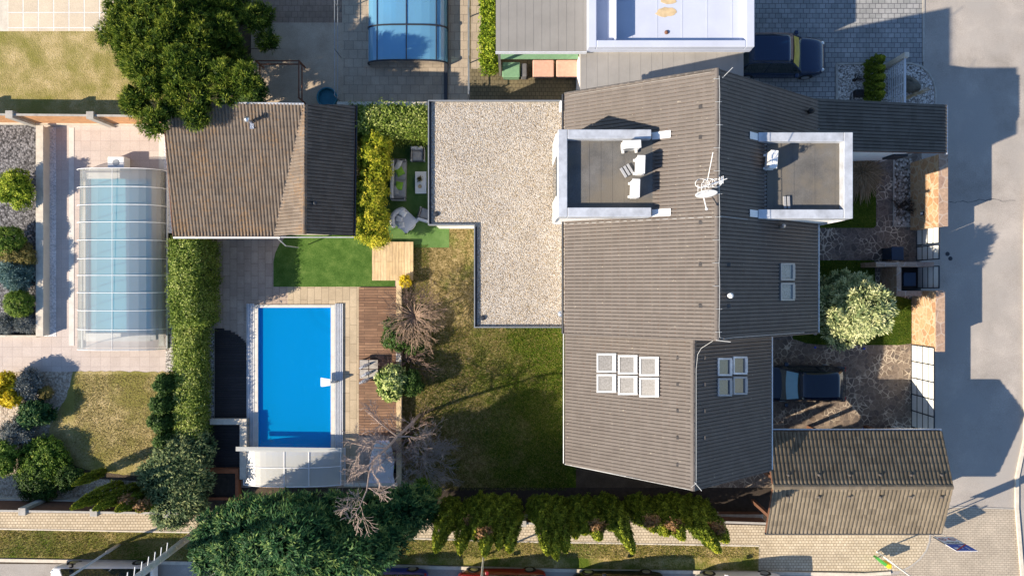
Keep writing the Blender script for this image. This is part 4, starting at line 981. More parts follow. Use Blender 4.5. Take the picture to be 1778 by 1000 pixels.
for y in np.linspace(gN - .4, jY + .3, 12):
    q = random.uniform(-.1, .05); m = MB(); m.box(rN.x - .12 + q, rN.x + .12 + q, y - .008, y + .008, rN.z + .105, rN.z + .12); m.build("wire_clip", "concrete_pole", rW)
for (px, py, dx, dy, pl) in ((1252, 138, .35, .35, PE), (1241, 590, .5, -.05, PE), (1204, 835, .25, -.3, PS)):
    p = onplane(px, py, pl); wire([p + Vector((0, 0, .15)), p + Vector((dx, dy, .3))], house, r=.014, name="lightning_rod")

# flat gravel roof of the side wing
zg = 3.45; zp = 3.62
gw = thing("garden_wing", "flat gravel topped extension beside the big tiled roof", "extension", tuple(P(860, 300, 0)))
gx0, gx1, gx2 = X(743, zp), X(823, zp), xw - .01
gy0, gy1, gy2 = Y(174, zp), Y(391, zp), Y(569, zp)
poly = [(gx0, gy0), (gx2, gy0), (gx2, gy2), (gx1, gy2), (gx1, gy1), (gx0, gy1)]
ins = .04
m = MB(); m.prism([(gx0 + .15, gy0 - .15), (gx2, gy0 - .15), (gx2, gy2 + .15), (gx1 + .15, gy2 + .15), (gx1 + .15, gy1 + .15), (gx0 + .15, gy1 + .15)], 0, zg - .2); m.build("wall", "white_render", gw)
m = MB(); m.prism([(gx0 + .05, gy0 - .05), (gx2, gy0 - .05), (gx2, gy2 + .05), (gx1 + .05, gy2 + .05), (gx1 + .05, gy1 + .05), (gx0 + .05, gy1 + .05)], zg - .2, zg - .0); m.build("gravel_roof", "roof_gravel", gw)
for k, (a, b, c_, d_) in enumerate(((gx0, gx0 + .045, gy1, gy0), (gx0 + .045, gx1 + .045, gy1, gy1 + .045), (gx1, gx1 + .045, gy2, gy1), (gx1 + .045, gx2, gy2, gy2 + .045), (gx0 + .045, gx2, gy0 - .045, gy0))):
    m = MB(); m.box(a, b, c_, d_, zg - .25, zp); m.build("parapet", "grey_metal", gw)
    if k in (0, 2): m = MB(); m.box(b, b + .09, c_ + .06, d_ - .06, zg - .02, zg + .02); m.build("parapet_shade", "dark_metal", gw)  # dark strip standing for the west parapet's shadow on the gravel
m = MB(); m.box(gx0 + .13, gx0 + .149, gy1 + .6, gy0 - 2.4, .1, 2.4); m.build("glass_door", "car_glass", gw)
# thousands of pebbles catch light on the flat roof
n = 14000; C = np.stack([rng.uniform(gx0 + .2, gx2 - .1, n), rng.uniform(gy2 + .15, gy0 - .15, n), np.full(n, zg + .012)], -1)
C = C[~((C[:, 0] < gx1 + .15) & (C[:, 1] < gy1 + .15))]; n = len(C)
s = rng.uniform(.012, .030, (n, 1)); a = rng.uniform(0, 6.28, n); d1 = np.stack([np.cos(a), np.sin(a), np.zeros(n)], -1); d2 = np.stack([-np.sin(a), np.cos(a), np.zeros(n)], -1)
Vp = np.stack([C + d1 * s, C + d2 * s * .7, C - d1 * s, C - d2 * s * .7, C + np.array([0, 0, 1.]) * s * .7], 1).reshape(-1, 3); k = np.arange(n)[:, None] * 5
F = np.concatenate([k + np.array([[0, 1, 4]]), k + np.array([[1, 2, 4]]), k + np.array([[2, 3, 4]]), k + np.array([[3, 0, 4]])], 0)
leaf_mat("pebble", [(0.16, 0.13, 0.10), (0.45, 0.33, 0.18), (0.55, 0.5, 0.44), (0.78, 0.76, 0.72)], 0, .8)
pb = mesh_obj("pebbles", Vp, F, "pebble", gw, var=np.tile(rng.random(n), 4)); pb["kind"] = "stuff"
for (px, py) in ((757, 372), (838, 552)):
    q = P(px, py, zg); m = MB(); m.lathe((q.x, q.y, zg), [(.12, 0), (.12, .05), (.09, .09), (.02, .1)], 14); m.build("roof_drain", "dark_metal", gw)
# ball vents
for (px, py, zz, par, lab) in ((976, 545, 3.45, None, "a"),):
    p = P(px, py, 4.1); m = MB(); m.lathe((p.x - .05, p.y, 3.4), [(.06, 0), (.06, .45)], 10); v = m.build("vent_pipe", "silver", gw)
    m = MB(); m.ball((p.x - .05, p.y, 4.0), .16, 14, 9, (1, 1, .85)); m.build("cap", "silver", v, smooth=True)
m = MB(); p = P(975, 176, 4.2); m.box(p.x - .07, p.x + .05, p.y - .35, p.y + .02, 3.6, 4.2); m.build("floodlight", "plastic_white", gw)

# ---------------- things standing on the roofs ----------------
def ac_unit(px, py, z, rot, label, group="air conditioners on the dormer roofs", opened=False):
    p = P(px, py, z + .65); t = thing("air_conditioner", label, "air conditioner", (p.x, p.y, z), group)
    m = MB(); m.rbox(p.x - .34, p.x + .34, p.y - .14, p.y + .14, z + .10, z + .68, .035, rot, (p.x, p.y)); b = m.build("casing", "plastic_white", t)
    m = MB(); m.rbox(p.x - .35, p.x + .35, p.y - .15, p.y + .15, z + .685, z + .71, .008, rot, (p.x, p.y))
    for k in (-1, 0, 1): m.box(p.x - .28, p.x + .28, p.y + k * .08 - .012, p.y + k * .09 + .012, z + .711, z + .722, rot, (p.x, p.y))
    m.build("lid", "plastic_white", t)
    for sx in (-.26, .26):
        m = MB(); m.box(p.x + sx - .045, p.x + sx + .045, p.y - .22, p.y + .20, z + .03, z + .10, rot, (p.x, p.y)); m.build("foot", "plastic_white", t)
    cc = Vector((p.x, p.y, z + .4)); n = Vector((math.sin(rot), -math.cos(rot), 0)); u = Vector((math.cos(rot), math.sin(rot), 0))
    V = [cc + n * .146 + u * (-.1) + u * (.22 * math.cos(a)) + Vector((0, 0, .22 * math.sin(a))) for a in np.linspace(0, 2 * math.pi, 17)[:-1]]
    mesh_obj("fan_grille", V, [tuple(range(16))], "grey_metal", t)
    return t
zf = zWf + .035
ac_unit(1097, 251, zf, .05, "white air conditioner lying lengthwise beside the upper parapet of the left dormer")
ac_unit(1113, 286, zf, math.pi / 2 - .03, "white upright air conditioner in the middle of the left dormer roof")
ac_unit(1104, 327, zf, math.pi / 2 - .03, "white air conditioner nearest the lower parapet of the left dormer")
ac_unit(1343, 277, zEf + .035, math.pi / 2 - .08, "lone white air conditioner on the right dormer roof")
def slabs(px, py, z, rot, n, label, w=.36):
    p = P(px, py, z); t = thing("concrete_slabs", label, "slabs", (p.x, p.y, z), "loose slabs on the dormer roofs")
    for k in range(n):
        m = MB(); o = (k - (n - 1) / 2) * .15; m.box(p.x + o - .05, p.x + o + .05, p.y - w / 2, p.y + w / 2, z, z + .09, rot, (p.x, p.y)); m.build("slab", "fabric_grey", t, bevel=.008)
slabs(1088, 297, zf, .55, 3, "three narrow concrete strips laid slanting on the left dormer roof", .42)
slabs(1365, 352, zEf + .035, .05, 2, "pair of dark strips lying on the right dormer roof", .5)
# satellite dish and antennas
p = P(1224, 334, 9.6); p.z = zpl(PW)(p.x, p.y)
t = thing("satellite_dish", "white oval satellite dish on a short mast by the ridge", "satellite dish", tuple(p))
m = MB(); m.tube([p + Vector((0, 0, -.1)), p + Vector((0, 0, 1.0))], .03, 8); m.build("mast", "silver", t)
V = []; F = []; nr, nn = 5, 22; axis = Vector((.05, -.97, .22)).normalized(); uu = axis.cross(Vector((0, 0, 1))).normalized(); vv = uu.cross(axis)
cc = p + Vector((0, -.10, .85))
for i in range(nr + 1):
    for k in range(nn): a = 2 * math.pi * k / nn; r_ = .40 * i / nr; V.append(cc + uu * r_ * math.cos(a) + vv * r_ * math.sin(a) - axis * (.10 * (1 - (i / nr) ** 2)))
for i in range(nr):
    for k in range(nn): j = (k + 1) % nn; F.append((i * nn + k, i * nn + j, (i + 1) * nn + j, (i + 1) * nn + k))
o = mesh_obj("reflector", V, F, "plastic_white", t, smooth=True); o.modifiers.new("s", 'SOLIDIFY').thickness = .015
m = MB(); m.tube([cc - vv * .38, cc - vv * .22 + axis * .48], .02, 6); m.ball(tuple(cc - vv * .2 + axis * .5), .055, 10, 6); m.build("receiver_arm", "plastic_white", t)
p = P(1222, 326, 9.4); p.z = zpl(PW)(p.x, p.y)
t = thing("antenna", "tangle of white rod and loop antennas on the ridge mast above the dish", "antenna", tuple(p))
m = MB(); m.tube([p, p + Vector((0, 0, 1.5))], .024, 8); m.build("mast", "silver", t)
m = MB(); q = p + Vector((-.1, .05, 1.2)); m.tube([q, q + Vector((.12, 1.05, .35))], .014, 5); m.tube([q + Vector((-.35, -.2, .1)), q + Vector((.7, .15, .1))], .016, 5)
for k in range(8): m.tube([q + Vector((-.35 + k * .13, -.2 + k * .045 - .14, .1)), q + Vector((-.35 + k * .13, -.2 + k * .045 + .14, .1))], .009, 4)
for k, (dx, dz) in enumerate(((-.2, .0), (0.05, .08), (.3, .04))):
    m.tube([q + Vector((dx + .22 * math.cos(a), .16 * math.sin(a), dz + .05 * math.sin(3 * a))) for a in np.linspace(0, 2 * math.pi, 15)], .011, 4)
m.build("aerial", "plastic_white", t)
m = MB(); q2 = p + Vector((.45, .10, 1.1)); m.tube([p + Vector((0, 0, 1.1)), q2], .015, 5); m.ball(tuple(q2), .07, 10, 7); m.tube([q2, q2 + Vector((.03, .2, 0))], .035, 8); m.build("receiver", "plastic_white", t)

# =====================================================================
# OTHER BUILDINGS
# =====================================================================
# workshop at the left of the garden
ws = thing("workshop", "small outbuilding with brown tiled roof and a blue black shaded slope", "outbuilding", tuple(P(455, 300, 0)))
PM = plane3(P(301, 410, 2.7), P(476, 410, 2.7), P(470, 180, 4.15))
v0 = P(476, 410, 2.7); v1 = onplane(528, 181, PM); rz = v1.z + .05
rx = v1.x + .03
PT = plane3(v0, v1, Vector((rx + .12, v0.y, rz)))
zr = PT[0] * (rx + .12) + PT[1] * v0.y + PT[2]
pr0 = Vector((P(527, 410, zr).x, v0.y, 0)); pr0.z = PT[0] * pr0.x + PT[1] * pr0.y + PT[2]
pr1 = Vector((v1.x + .05, v1.y, 0)); pr1.z = PT[0] * pr1.x + PT[1] * pr1.y + PT[2]
a0 = P(301, 410, 2.7); a1 = onplane(283, 180, PM)
tile_roof("roof", ws, PM, None, "tile_workshop", (0, 1), period=.155, course=.34, saw=False, roll=.055, world_poly=[a0, v0, v1, a1])
tile_roof("roof", ws, PT, None, "tile_workshop", (1, 0), period=.155, course=.34, world_poly=[v0, pr0, pr1, v1])
e0 = P(613.5, 410, 2.75); e1 = P(617, 183, 2.75)
PEw = plane3(pr0, e0, Vector((e1.x, e1.y, 2.75)))
tile_roof("roof", ws, PEw, None, "tile_porch_shade", (1, 0), period=.16, course=.33, world_poly=[pr0, e0, Vector((e1.x, e1.y, zpl(PEw)(e1.x, e1.y))), Vector((pr1.x, pr1.y, zpl(PEw)(pr1.x, pr1.y)))])  # darker tile than the other slopes: this slope's shade put into colour
ridge(ws, pr0 + Vector((0, -.02, 0)), Vector((pr1.x, pr1.y, zpl(PEw)(pr1.x, pr1.y) + .0)), .10, .38, "tile_workshop")
m = MB(); m.tube([v0 + Vector((0, 0, .02)), v1 + Vector((0, 0, .02))], .035, 6); m.build("valley", "dark_metal", ws)
m = MB(); m.prism([(a0.x + .3, a0.y + .25), (v0.x, a0.y + .25), (v1.x, v1.y - .2), (a1.x + .35, v1.y - .2)], 0, zpl(PM, -.17)); m.build("wall", "cream_render", ws)
m = MB(); m.prism([(v0.x + .01, a0.y + .25), (e0.x - .3, a0.y + .25), (e0.x - .3, v1.y - .2), (v1.x + .01, v1.y - .2)], 0, 2.55); m.build("wall", "cream_render", ws)
gutter(ws, a0 + Vector((-.02, -.06, -.06)), v0 + Vector((.25, -.06, -.06)), .05, "plastic_white"); gutter(ws, v0 + Vector((.3, -.05, -.02)), e0 + Vector((.02, -.05, -.02)), .025, "zinc")
gutter(ws, e0 + Vector((.05, 0, -.06)), e1 + Vector((.05, 0, -.06)), .05, "dark_metal"); strip(ws, onplane(395, 179, PM), v1, "verge_trim", "zinc", .045); strip(ws, a0, a1, "verge_trim", "rust", .03)
wire([v0 + Vector((.15, -.1, -.1)), v0 + Vector((.35, -.42, -.6)), v0 + Vector((.4, -.4, -2.4))], ws, r=.03, name="downpipe")
m = MB(); m.box(e0.x - .299, e0.x - .27, 3.4, 5.2, .05, 2.1); m.build("glass_door", "car_glass", ws)
p = onplane(437, 213, PM); m = MB(); m.tube([p + Vector((0, 0, -.1)), p + Vector((0, 0, .55))], .075, 10); m.box(p.x - .06, p.x + .12, p.y - .3, p.y - .05, p.z + .02, p.z + .06); fl = m.build("flue", "silver", ws)
m = MB(); m.lathe((p.x, p.y, p.z + .55), [(.13, 0), (.14, .04), (.02, .14)], 14); m.build("cap", "silver", fl, smooth=True)
p = onplane(548, 353, PEw); m = MB(); m.lathe((p.x, p.y, p.z - .05), [(.1, 0), (.1, .2), (.02, .26)], 12); m.build("vent_pipe", "dark_metal", ws)

# garage at the lower right
gr = thing("garage", "long gable roofed garage with tan ribbed tiles beside the driveway", "garage", tuple(P(1440, 800, 0)))
ge0 = P(1635, 748, 3.03); ge1 = P(1635, 925, 3.03); gxl = P(1329, 925, 3.03).x; grz = 3.95; gy = P(0, 845, grz).y; grx = P(1654, 0, grz).x
PGN = plane3(Vector((0, gy, grz)), Vector((5, gy, grz)), Vector((0, ge0.y, 3.03))); PGS = plane3(Vector((0, gy, grz)), Vector((5, gy, grz)), Vector((0, ge1.y, 3.03)))
xr = (ge0.x + grx) / 2
tile_roof("roof", gr, PGN, None, "tile_garage", (0, 1), period=.185, course=.36, saw=False, roll=.07, world_poly=[Vector((gxl, gy, grz)), Vector((grx, gy, grz)), ge0, Vector((gxl - .1, ge0.y, 3.03))])
tile_roof("roof", gr, PGS, None, "tile_garage", (0, 1), period=.185, course=.36, saw=False, roll=.06, world_poly=[Vector((gxl, ge1.y, 3.03)), ge1, Vector((grx, gy, grz)), Vector((gxl, gy, grz))])
ridge(gr, Vector((gxl, gy, grz + .0)), Vector((grx, gy, grz + .0)), .13, .42, "tile_garage")
m = MB(); m.box(gxl + 1.6, ge1.x - .55, ge1.y + .35, ge1.y + .5, 0, 2.9); m.build("wall", "white_render", gr)
m = MB(); m.prism([(ge1.x - .70, ge1.y + .5), (ge1.x - .55, ge1.y + .5), (ge1.x - .55, gy), (ge1.x - .70, gy)], 0, zpl(PGS, -.16)); m.prism([(ge1.x - .70, gy + .002), (ge1.x - .55, gy + .002), (ge1.x - .55, ge0.y - .35), (ge1.x - .70, ge0.y - .35)], 0, zpl(PGN, -.16)); m.build("wall", "white_render", gr)
for xx in (gxl + .45, gxl + 3.3, gxl + 6.2):
    m = MB(); m.box(xx - .08, xx + .08, ge0.y - .5, ge0.y - .34, 0, 2.85); m.build("post", "fence_brown", gr)
for yy in (ge1.y + .5, gy): m = MB(); m.box(gxl + .37, gxl + .53, yy, yy + .16, 0, 2.9); m.build("post", "fence_brown", gr)
gutter(gr, Vector((gxl, ge0.y + .05, 2.95)), ge0 + Vector((.02, .05, -.08)), .05, "silver"); gutter(gr, Vector((gxl, ge1.y - .05, 2.95)), ge1 + Vector((.02, -.05, -.08)), .055, "dark_metal")
for k in range(6):
    for (py, pl, s) in ((861, PGS, 1), (823, PGN, -1)):
        p = onplane(1367 + k * 53, py, pl); m = MB(); m.lathe((p.x, p.y, p.z - .02), [(.07, 0), (.06, .2), (.02, .24)], 8); m.build("vent_tile", "tile_porch_shade", gr)

# neighbour house at the top: seamed roof, white membrane roof, lower annex
nb = thing("neighbour_house", "neighbour's flat roofed house with grey canopy, white membrane roof and grey annex", "house", tuple(P(1080, 0, 0)))
def slab(parent, px0, py0, px1, py1, z, th, mat, name, base=None, bmat="white_render"):
    x0, x1, y0, y1 = px_rect(px0, py0, px1, py1, z); m = MB(); m.box(x0, x1, y0, y1, z - th, z); o = m.build(name, mat, parent)
    if base is not None: m = MB(); m.box(x0 + .1, x1 - .1, y0 + .1, y1 - .1, base, z - th); m.build("wall", bmat, parent)
    return o, (x0, x1, y0, y1)
can, (cx0, cx1, cy0, cy1) = slab(nb, 861, -300, 1019, 90, 3.75, .22, "grey_seam", "canopy_roof")
for k in range(11):
    xx = cx0 + (cx1 - cx0) * (k + .5) / 11; m = MB(); m.box(xx - .012, xx + .012, cy0 + .03, cy1, 3.75, 3.756); m.build("seam", "grey_seam", can)
m = MB(); m.box(cx0 - .02, cx1, cy0 - .035, cy0, 3.5, 3.77); m.build("fascia", "fabric_light", can)
m = MB(); m.box(cx0 + .08, cx0 + .2, cy0 + .05, cy0 + .17, 0, 3.5); m.build("post", "silver", nb)
m = MB(); m.box(cx0 + .4, cx1, cy0 + 2.2, cy1, 0, 3.5); m.build("wall", "cream_render", nb)
mr, (mx0, mx1, my0, my1) = slab(nb, 1019.5, -300, 1305, 87, 3.9, .3, "membrane", "membrane_roof", 0)
m = MB(); m.box(mx0, mx0 + .38, my0, my1, 3.9, 4.3); m.box(mx1 - .38, mx1, my0, my1, 3.9, 4.3); m.box(mx0 + .38, mx1 - .38, my0, my0 + .30, 3.9, 4.3); m.build("parapet", "membrane", mr, bevel=.03)
for xx in np.linspace(mx0 + .9, mx1 - .9, 6): m = MB(); m.box(xx - .03, xx + .03, my0 + .3, my1, 3.9, 3.908); m.build("weld_seam", "membrane", mr)
m = MB(); m.box(mx0 + 1.2, mx0 + 1.24, my0 + .3, my1, 3.9, 4.5); m.build("upstand", "membrane", mr)
p = P(1157, 57, 3.9); m = MB(); m.lathe((p.x, p.y, 3.9), [(.09, 0), (.09, .05), (.02, .1)], 10); m.build("drain", "rust", mr)
for (px, py, w, h) in ((1157, 22, 1.0, .22), (1160, 2, .8, .15)):
    p = P(px, py, 3.9); m = MB(); pts = [(p.x + w * .5 * math.cos(a) * random.uniform(.8, 1.1), p.y + h * math.sin(a) * random.uniform(.8, 1.1)) for a in np.linspace(0, 2 * math.pi, 19)[:-1]]; m.prism(pts, 3.9, 3.912); m.build("silt_patch", "wood_cap", mr)
an, (ax0, ax1, ay0, ay1) = slab(nb, 1008, 70, 1291, 162, 3.3, .25, "grey_felt", "annex_roof", 0)
for k in range(15): xx = ax0 + (ax1 - ax0) * (k + .5) / 15; m = MB(); m.box(xx - .012, xx + .012, ay0 + .02, ay1 - .4, 3.3, 3.306); m.build("seam", "grey_felt", an)
m = MB(); m.box(cx0 + 1.5, ax0, cy0 + 1.0, cy0 + 2.2, 0, 1.1); m.build("porch_wall", "white_render", nb)
# things on the terrace under the canopy
for (px0, py0, px1, py1, z, mat, nm, lab) in ((868, 88, 1004, 103, 1.9, "awning_green", "awning", "long pale green awning stretched under the grey canopy"),
        (872, 108, 903, 134, .7, "awning_green", "storage_box", "green storage box at the left end of the covered terrace"),
        (925, 104, 962, 134, .5, "cushion_pink", "sun_bed", "peach cushioned sun bed on the left of the covered terrace"),
        (966, 104, 1003, 134, .5, "cushion_pink", "sun_bed", "peach cushioned sun bed on the right next to the grey annex")):
    x0, x1, y0, y1 = px_rect(px0, py0, px1, py1, z); t = thing(nm, lab, nm.replace("_", " "), ((x0 + x1) / 2, (y0 + y1) / 2, 0))
    if nm == "awning":
        m = MB(); m.box(x0, x1, y0, y1, z - .03, z); m.build("fabric", mat, t); m = MB(); m.tube([(x0, y1, z), (x1, y1, z)], .05, 8); m.build("roller", "white_metal", t)
    else:
        m = MB(); m.rbox(x0, x1, y0, y1, z - .16, z, .05); m.build("cushion" if nm == "sun_bed" else "lid", mat, t)
        m = MB(); m.box(x0 + .05, x1 - .05, y0 + .05, y1 - .05, .08, z - .16); m.build("base", "fabric_dark" if nm == "sun_bed" else mat, t)
m = MB(); x0, x1, y0, y1 = px_rect(905, 110, 915, 133, .6); m.rbox(x0, x1, y0, y1, .02, .6, .05); o = m.build("side_table", "fabric_dark"); tag(o, "small dark side table between the green box and peach sun beds", "table")

# =====================================================================
# WALLS, FENCES, GATES
# =====================================================================
def part_box(parent, name, mat, x0, x1, y0, y1, z0, z1, bevel=0): m = MB(); m.box(x0, x1, y0, y1, z0, z1); return m.build(name, mat, parent, bevel=bevel)
# stone street walls: vertical faces towards the garden
def stone_wall(py0, py1, label, h=2.05, x_in=1583, w=.36):
    x = P(x_in, 0).x; y1 = P(0, py0, h).y; y0 = P(0, py1, h).y
    t = thing("stone_wall", label, "wall", (x, (y0 + y1) / 2, 0), "sandstone walls along the road")
    # wall body with slightly uneven stone facing
    part_box(t, "masonry", "sandstone_v", x, x + w, y0, y1, 0, h); part_box(t, "coping", "sandstone_cap", x - .015, x + w + .05, y0 - .01, y1 + .01, h, h + .06)
    return t
flag_mat("sandstone_v", [(0.42, 0.24, 0.12), (0.50, 0.33, 0.19), (0.36, 0.20, 0.11), (0.55, 0.40, 0.25)], (0.50, 0.40, 0.28), 0.40, 0.03, 0.4)
nt = MATS["sandstone_v"].node_tree
for n_ in nt.nodes:
    if n_.bl_idname == "ShaderNodeMapping": n_.inputs["Rotation"].default_value = (0, math.pi / 2, 0)
stone_wall(268, 393, "sandstone street wall beside the bark bed, half in shade", 2.35, 1580)
stone_wall(505, 610, "sunlit sandstone street wall between bin store and sliding gate", 1.98)
# bin store
p = P(1575, 482); bs = thing("bin_store", "roofless stone walled bin store with black interior at the road", "bin store", (p.x, p.y, 0))
hx = 1.55
for (a, b, c_, d_, h) in ((1521, 455, 1622, 463, 1.5), (1557, 463.2, 1565, 504.8, 1.5), (1521, 497, 1557, 506, .25), (1557, 505, 1600, 514, 1.3)):
    x0, x1, y0, y1 = px_rect(a, b, c_, d_, h); part_box(bs, "masonry", "sandstone_cap", x0, x1, y0, y1, 0, h)
x0, x1, y0, y1 = px_rect(1563, 460, 1598, 508, 0); part_box(bs, "floor", "black", x0, x1, y0, y1, .0, .05)
def frost_gate(px_in, py0, py1, h, cols, rows, label, name="gate", frame="dark_metal", cat="gate"):
    """upright panelled gate in the plane x = const, seen from inside and above"""
    x = P(px_in, 0).x; y1 = P(0, py0, h / 2).y; y0 = P(0, py1, h / 2).y
    t = thing(name, label, cat, (x, (y0 + y1) / 2, 0)); fw = .03
    for i in range(rows):
        for j in range(cols):
            a, b = y0 + (y1 - y0) * i / rows, y0 + (y1 - y0) * (i + 1) / rows; c_, d_ = .06 + (h - .06) * j / cols, .06 + (h - .06) * (j + 1) / cols
            part_box(t, "panel", "gate_frost", x, x + .02, a + fw, b - fw, c_ + .02, d_ - .02)
    for i in range(rows + 1): yy = y0 + (y1 - y0) * i / rows; part_box(t, "upright", frame, x - .02, x + .045, yy - .022, yy + .022, .0, h)
    for j in range(cols + 1):
        zz = .06 + (h - .06) * j / cols; part_box(t, "crossbar", frame, x - .014, x + .038, y0 + .022, y1 - .022, zz - .02, zz + .02)
    return t
frost_gate(1591, 395, 424, 1.85, 4, 1, "frosted white panel garden gate nearest the bark bed wall")
frost_gate(1591, 427, 451, 1.85, 4, 1, "frosted panel gate leaf just above the bin store wall")
frost_gate(1592, 463, 500, 1.80, 4, 1, "frosted panel door of the bin store, third from the top")
frost_gate(1582, 601, 747, 1.90, 4, 5, "long white panelled sliding driveway gate lit by the sun", "driveway_gate")
def wheelie(px, py, h, label, w=.55, dpt=.62):
    p = P(px, py, h); t = thing("wheelie_bin", label, "bin", (p.x, p.y, 0), "wheeled rubbish bins")
    m = MB(); m.add([(p.x - w * .42, p.y - dpt * .4, .06), (p.x + w * .42, p.y - dpt * .4, .06), (p.x + w * .42, p.y + dpt * .4, .06), (p.x - w * .42, p.y + dpt * .4, .06), (p.x - w / 2, p.y - dpt / 2, h - .08), (p.x + w / 2, p.y - dpt / 2, h - .08), (p.x + w / 2, p.y + dpt / 2, h - .08), (p.x - w / 2, p.y + dpt / 2, h - .08)],
          [(3, 2, 1, 0), (4, 5, 6, 7), (0, 1, 5, 4), (1, 2, 6, 5), (2, 3, 7, 6), (3, 0, 4, 7)]); m.build("body", "bin_navy", t)
    m = MB(); m.rbox(p.x - w / 2 - .03, p.x + w / 2 + .03, p.y - dpt / 2 - .03, p.y + dpt / 2 + .03, h - .075, h, .03); m.build("lid", "bin_navy", t)
    m = MB(); m.tube([(p.x - w / 2 - .06, p.y - .22, h - .06), (p.x - w / 2 - .06, p.y + .22, h - .06)], .02, 6); m.build("handle", "black", t)
    for s in (-1, 1): m = MB(); m.tube([(p.x - w * .35, p.y + s * .3, .1), (p.x - w * .35, p.y + s * .24, .1)], .1, 12); m.build("wheel", "rubber", t)
    return t
wheelie(1559, 440, 1.05, "dark navy wheeled bin standing on the flagstones by the gates")
wheelie(1580, 485, 1.05, "black wheeled bin inside the stone bin store")
# left garden wall with coping (vertical strip left of the pool terrace)
def coped_wall(name, label, px0, py0, px1, py1, h, mat, cap, cat="wall", t_=.0):
    x0, x1, y0, y1 = px_rect(px0, py0, px1, py1, h); t = thing(name, label, cat, ((x0 + x1) / 2, (y0 + y1) / 2, 0))
    part_box(t, "masonry", mat, x0 + .03, x1 - .03, y0 + .03, y1 - .03, 0, h - .05); part_box(t, "coping", cap, x0, x1, y0, y1, h - .05, h, .008); return t
coped_wall("garden_wall", "beige coped wall between shrub bed and white pebble strip", 62, 218, 75, 584, .55, "cream_render", "pale_concrete")
coped_wall("boundary_wall", "pale capped boundary wall above the leafy hedge between workshop and gravel roof", 585, 177, 742, 189, 2.2, "cream_render", "pale_concrete")
coped_wall("pool_wall", "low light grey wall running across below the black deck", 364, 727, 428, 737, .5, "concrete", "pale_concrete")
coped_wall("pool_wall", "low light grey wall standing upright left of the pool cover", 416, 737.5, 428, 832, .5, "concrete", "pale_concrete")
coped_wall("retaining_wall", "narrow timber capped retaining wall between wooden deck and lawn", 688, 486, 697, 840, .45, "concrete", "wood_cap")
coped_wall("edge_wall", "thin white capped wall at the bottom of the pink lounger", 597, 838, 690, 844, .5, "concrete", "pale_concrete")
coped_wall("hedge_fence", "low dark boundary wall behind the thuja row", 700, 893, 1325, 899, .6, "fence_brown", "concrete")
# fences: posts with infill panels, seen leaning outwards
def panel_fence(label, pts, h, mat, post_mat, postw=.34, every=None, cap=True, name="fence"):
    a, b = P(*pts[0]), P(*pts[1]); c_ = (a + b) / 2; t = thing(name, label, "fence", tuple(c_)); d = (b - a); L = d.length; d.normalize(); n = Vector((-d.y, d.x, 0))
    for x in every:
        p = P(x, 0); k = (p.x - a.x) / (b.x - a.x) if abs(b.x - a.x) > .1 else x; q = a.lerp(b, k)
        m = MB(); m.box(q.x - postw / 2, q.x + postw / 2, q.y - postw / 2, q.y + postw / 2, 0, h + .12); m.build("post", post_mat, t, bevel=.015)
    xs = sorted(every); ends = [a] + [a.lerp(b, (P(x, 0).x - a.x) / (b.x - a.x)) for x in xs] + [b]
    for p, q in zip(ends[:-1], ends[1:]):
        if (q - p).length < postw + .2: continue
        p2, q2 = p + d * postw / 2, q - d * postw / 2; m = MB()
        m.prism([tuple((p2 + n * .03)[:2]), tuple((p2 - n * .03)[:2]), tuple((q2 - n * .03)[:2]), tuple((q2 + n * .03)[:2])], .25, h); m.build("panel", mat, t)
        m = MB(); m.prism([tuple((p2 + n * .1)[:2]), tuple((p2 - n * .1)[:2]), tuple((q2 - n * .1)[:2]), tuple((q2 + n * .1)[:2])], 0, .25); m.build("plinth", "pale_concrete", t)
        m = MB(); m.prism([tuple((p2 + n * .05)[:2]), tuple((p2 - n * .05)[:2]), tuple((q2 - n * .05)[:2]), tuple((q2 + n * .05)[:2])], h, h + .04); m.build("rail", post_mat, t)
    return t
panel_fence("orange brown panelled fence with concrete posts above the pink pool terrace", ((-300, 211), (300, 217)), 1.75, "fence_orange", "concrete", .36, (-85, 62, 195))
panel_fence("dark brown panelled fence with concrete posts along the lower left path", ((-300, 862), (345, 872)), 1.7, "fence_brown", "concrete", .36, (-60, 82, 200, 320))
panel_fence("dark fence with concrete post seen through the gap in the thuja row", ((900, 893.5), (960, 895)), 1.2, "fence_brown", "concrete", .3, (908,))
panel_fence("dark fence section between the last thuja and the garage", ((1225, 890), (1318, 893)), 1.3, "fence_brown", "concrete", .2, (1229,))
# wire fence posts and rails at the top yard
def rail_fence(label, seq, h, mat="rust", r=.035, name="railing"):
    P0 = [P(a, b) for a, b in seq]; c_ = sum(P0, Vector()) / len(P0); t = thing(name, label, "fence", (c_.x, c_.y, 0))
    for q in P0: m = MB(); m.tube([q, q + Vector((0, 0, h))], r * 1.3, 6); m.build("post", mat, t)
    for q, s in zip(P0[:-1], P0[1:]):
        for zz in (h - .04, h * .5): m = MB(); m.tube([q + Vector((0, 0, zz)), s + Vector((0, 0, zz))], r, 6); m.build("rail", mat, t)
rail_fence("dark rusty railing around the small yard right of the pine", [(458, 178), (458, 118), (530, 118), (530, 180)], 1.1)
rail_fence("thin wire fence post line left of the beige pool terrace", [(592, -60), (592, 20), (592, 100), (592, 178)], 1.3, "grey_metal", .02, "wire_fence")
rail_fence("thin wire fence line between beige terrace and yellow green hedge", [(816, -60), (816, 30), (816, 110), (816, 175)], 1.3, "grey_metal", .025, "wire_fence")
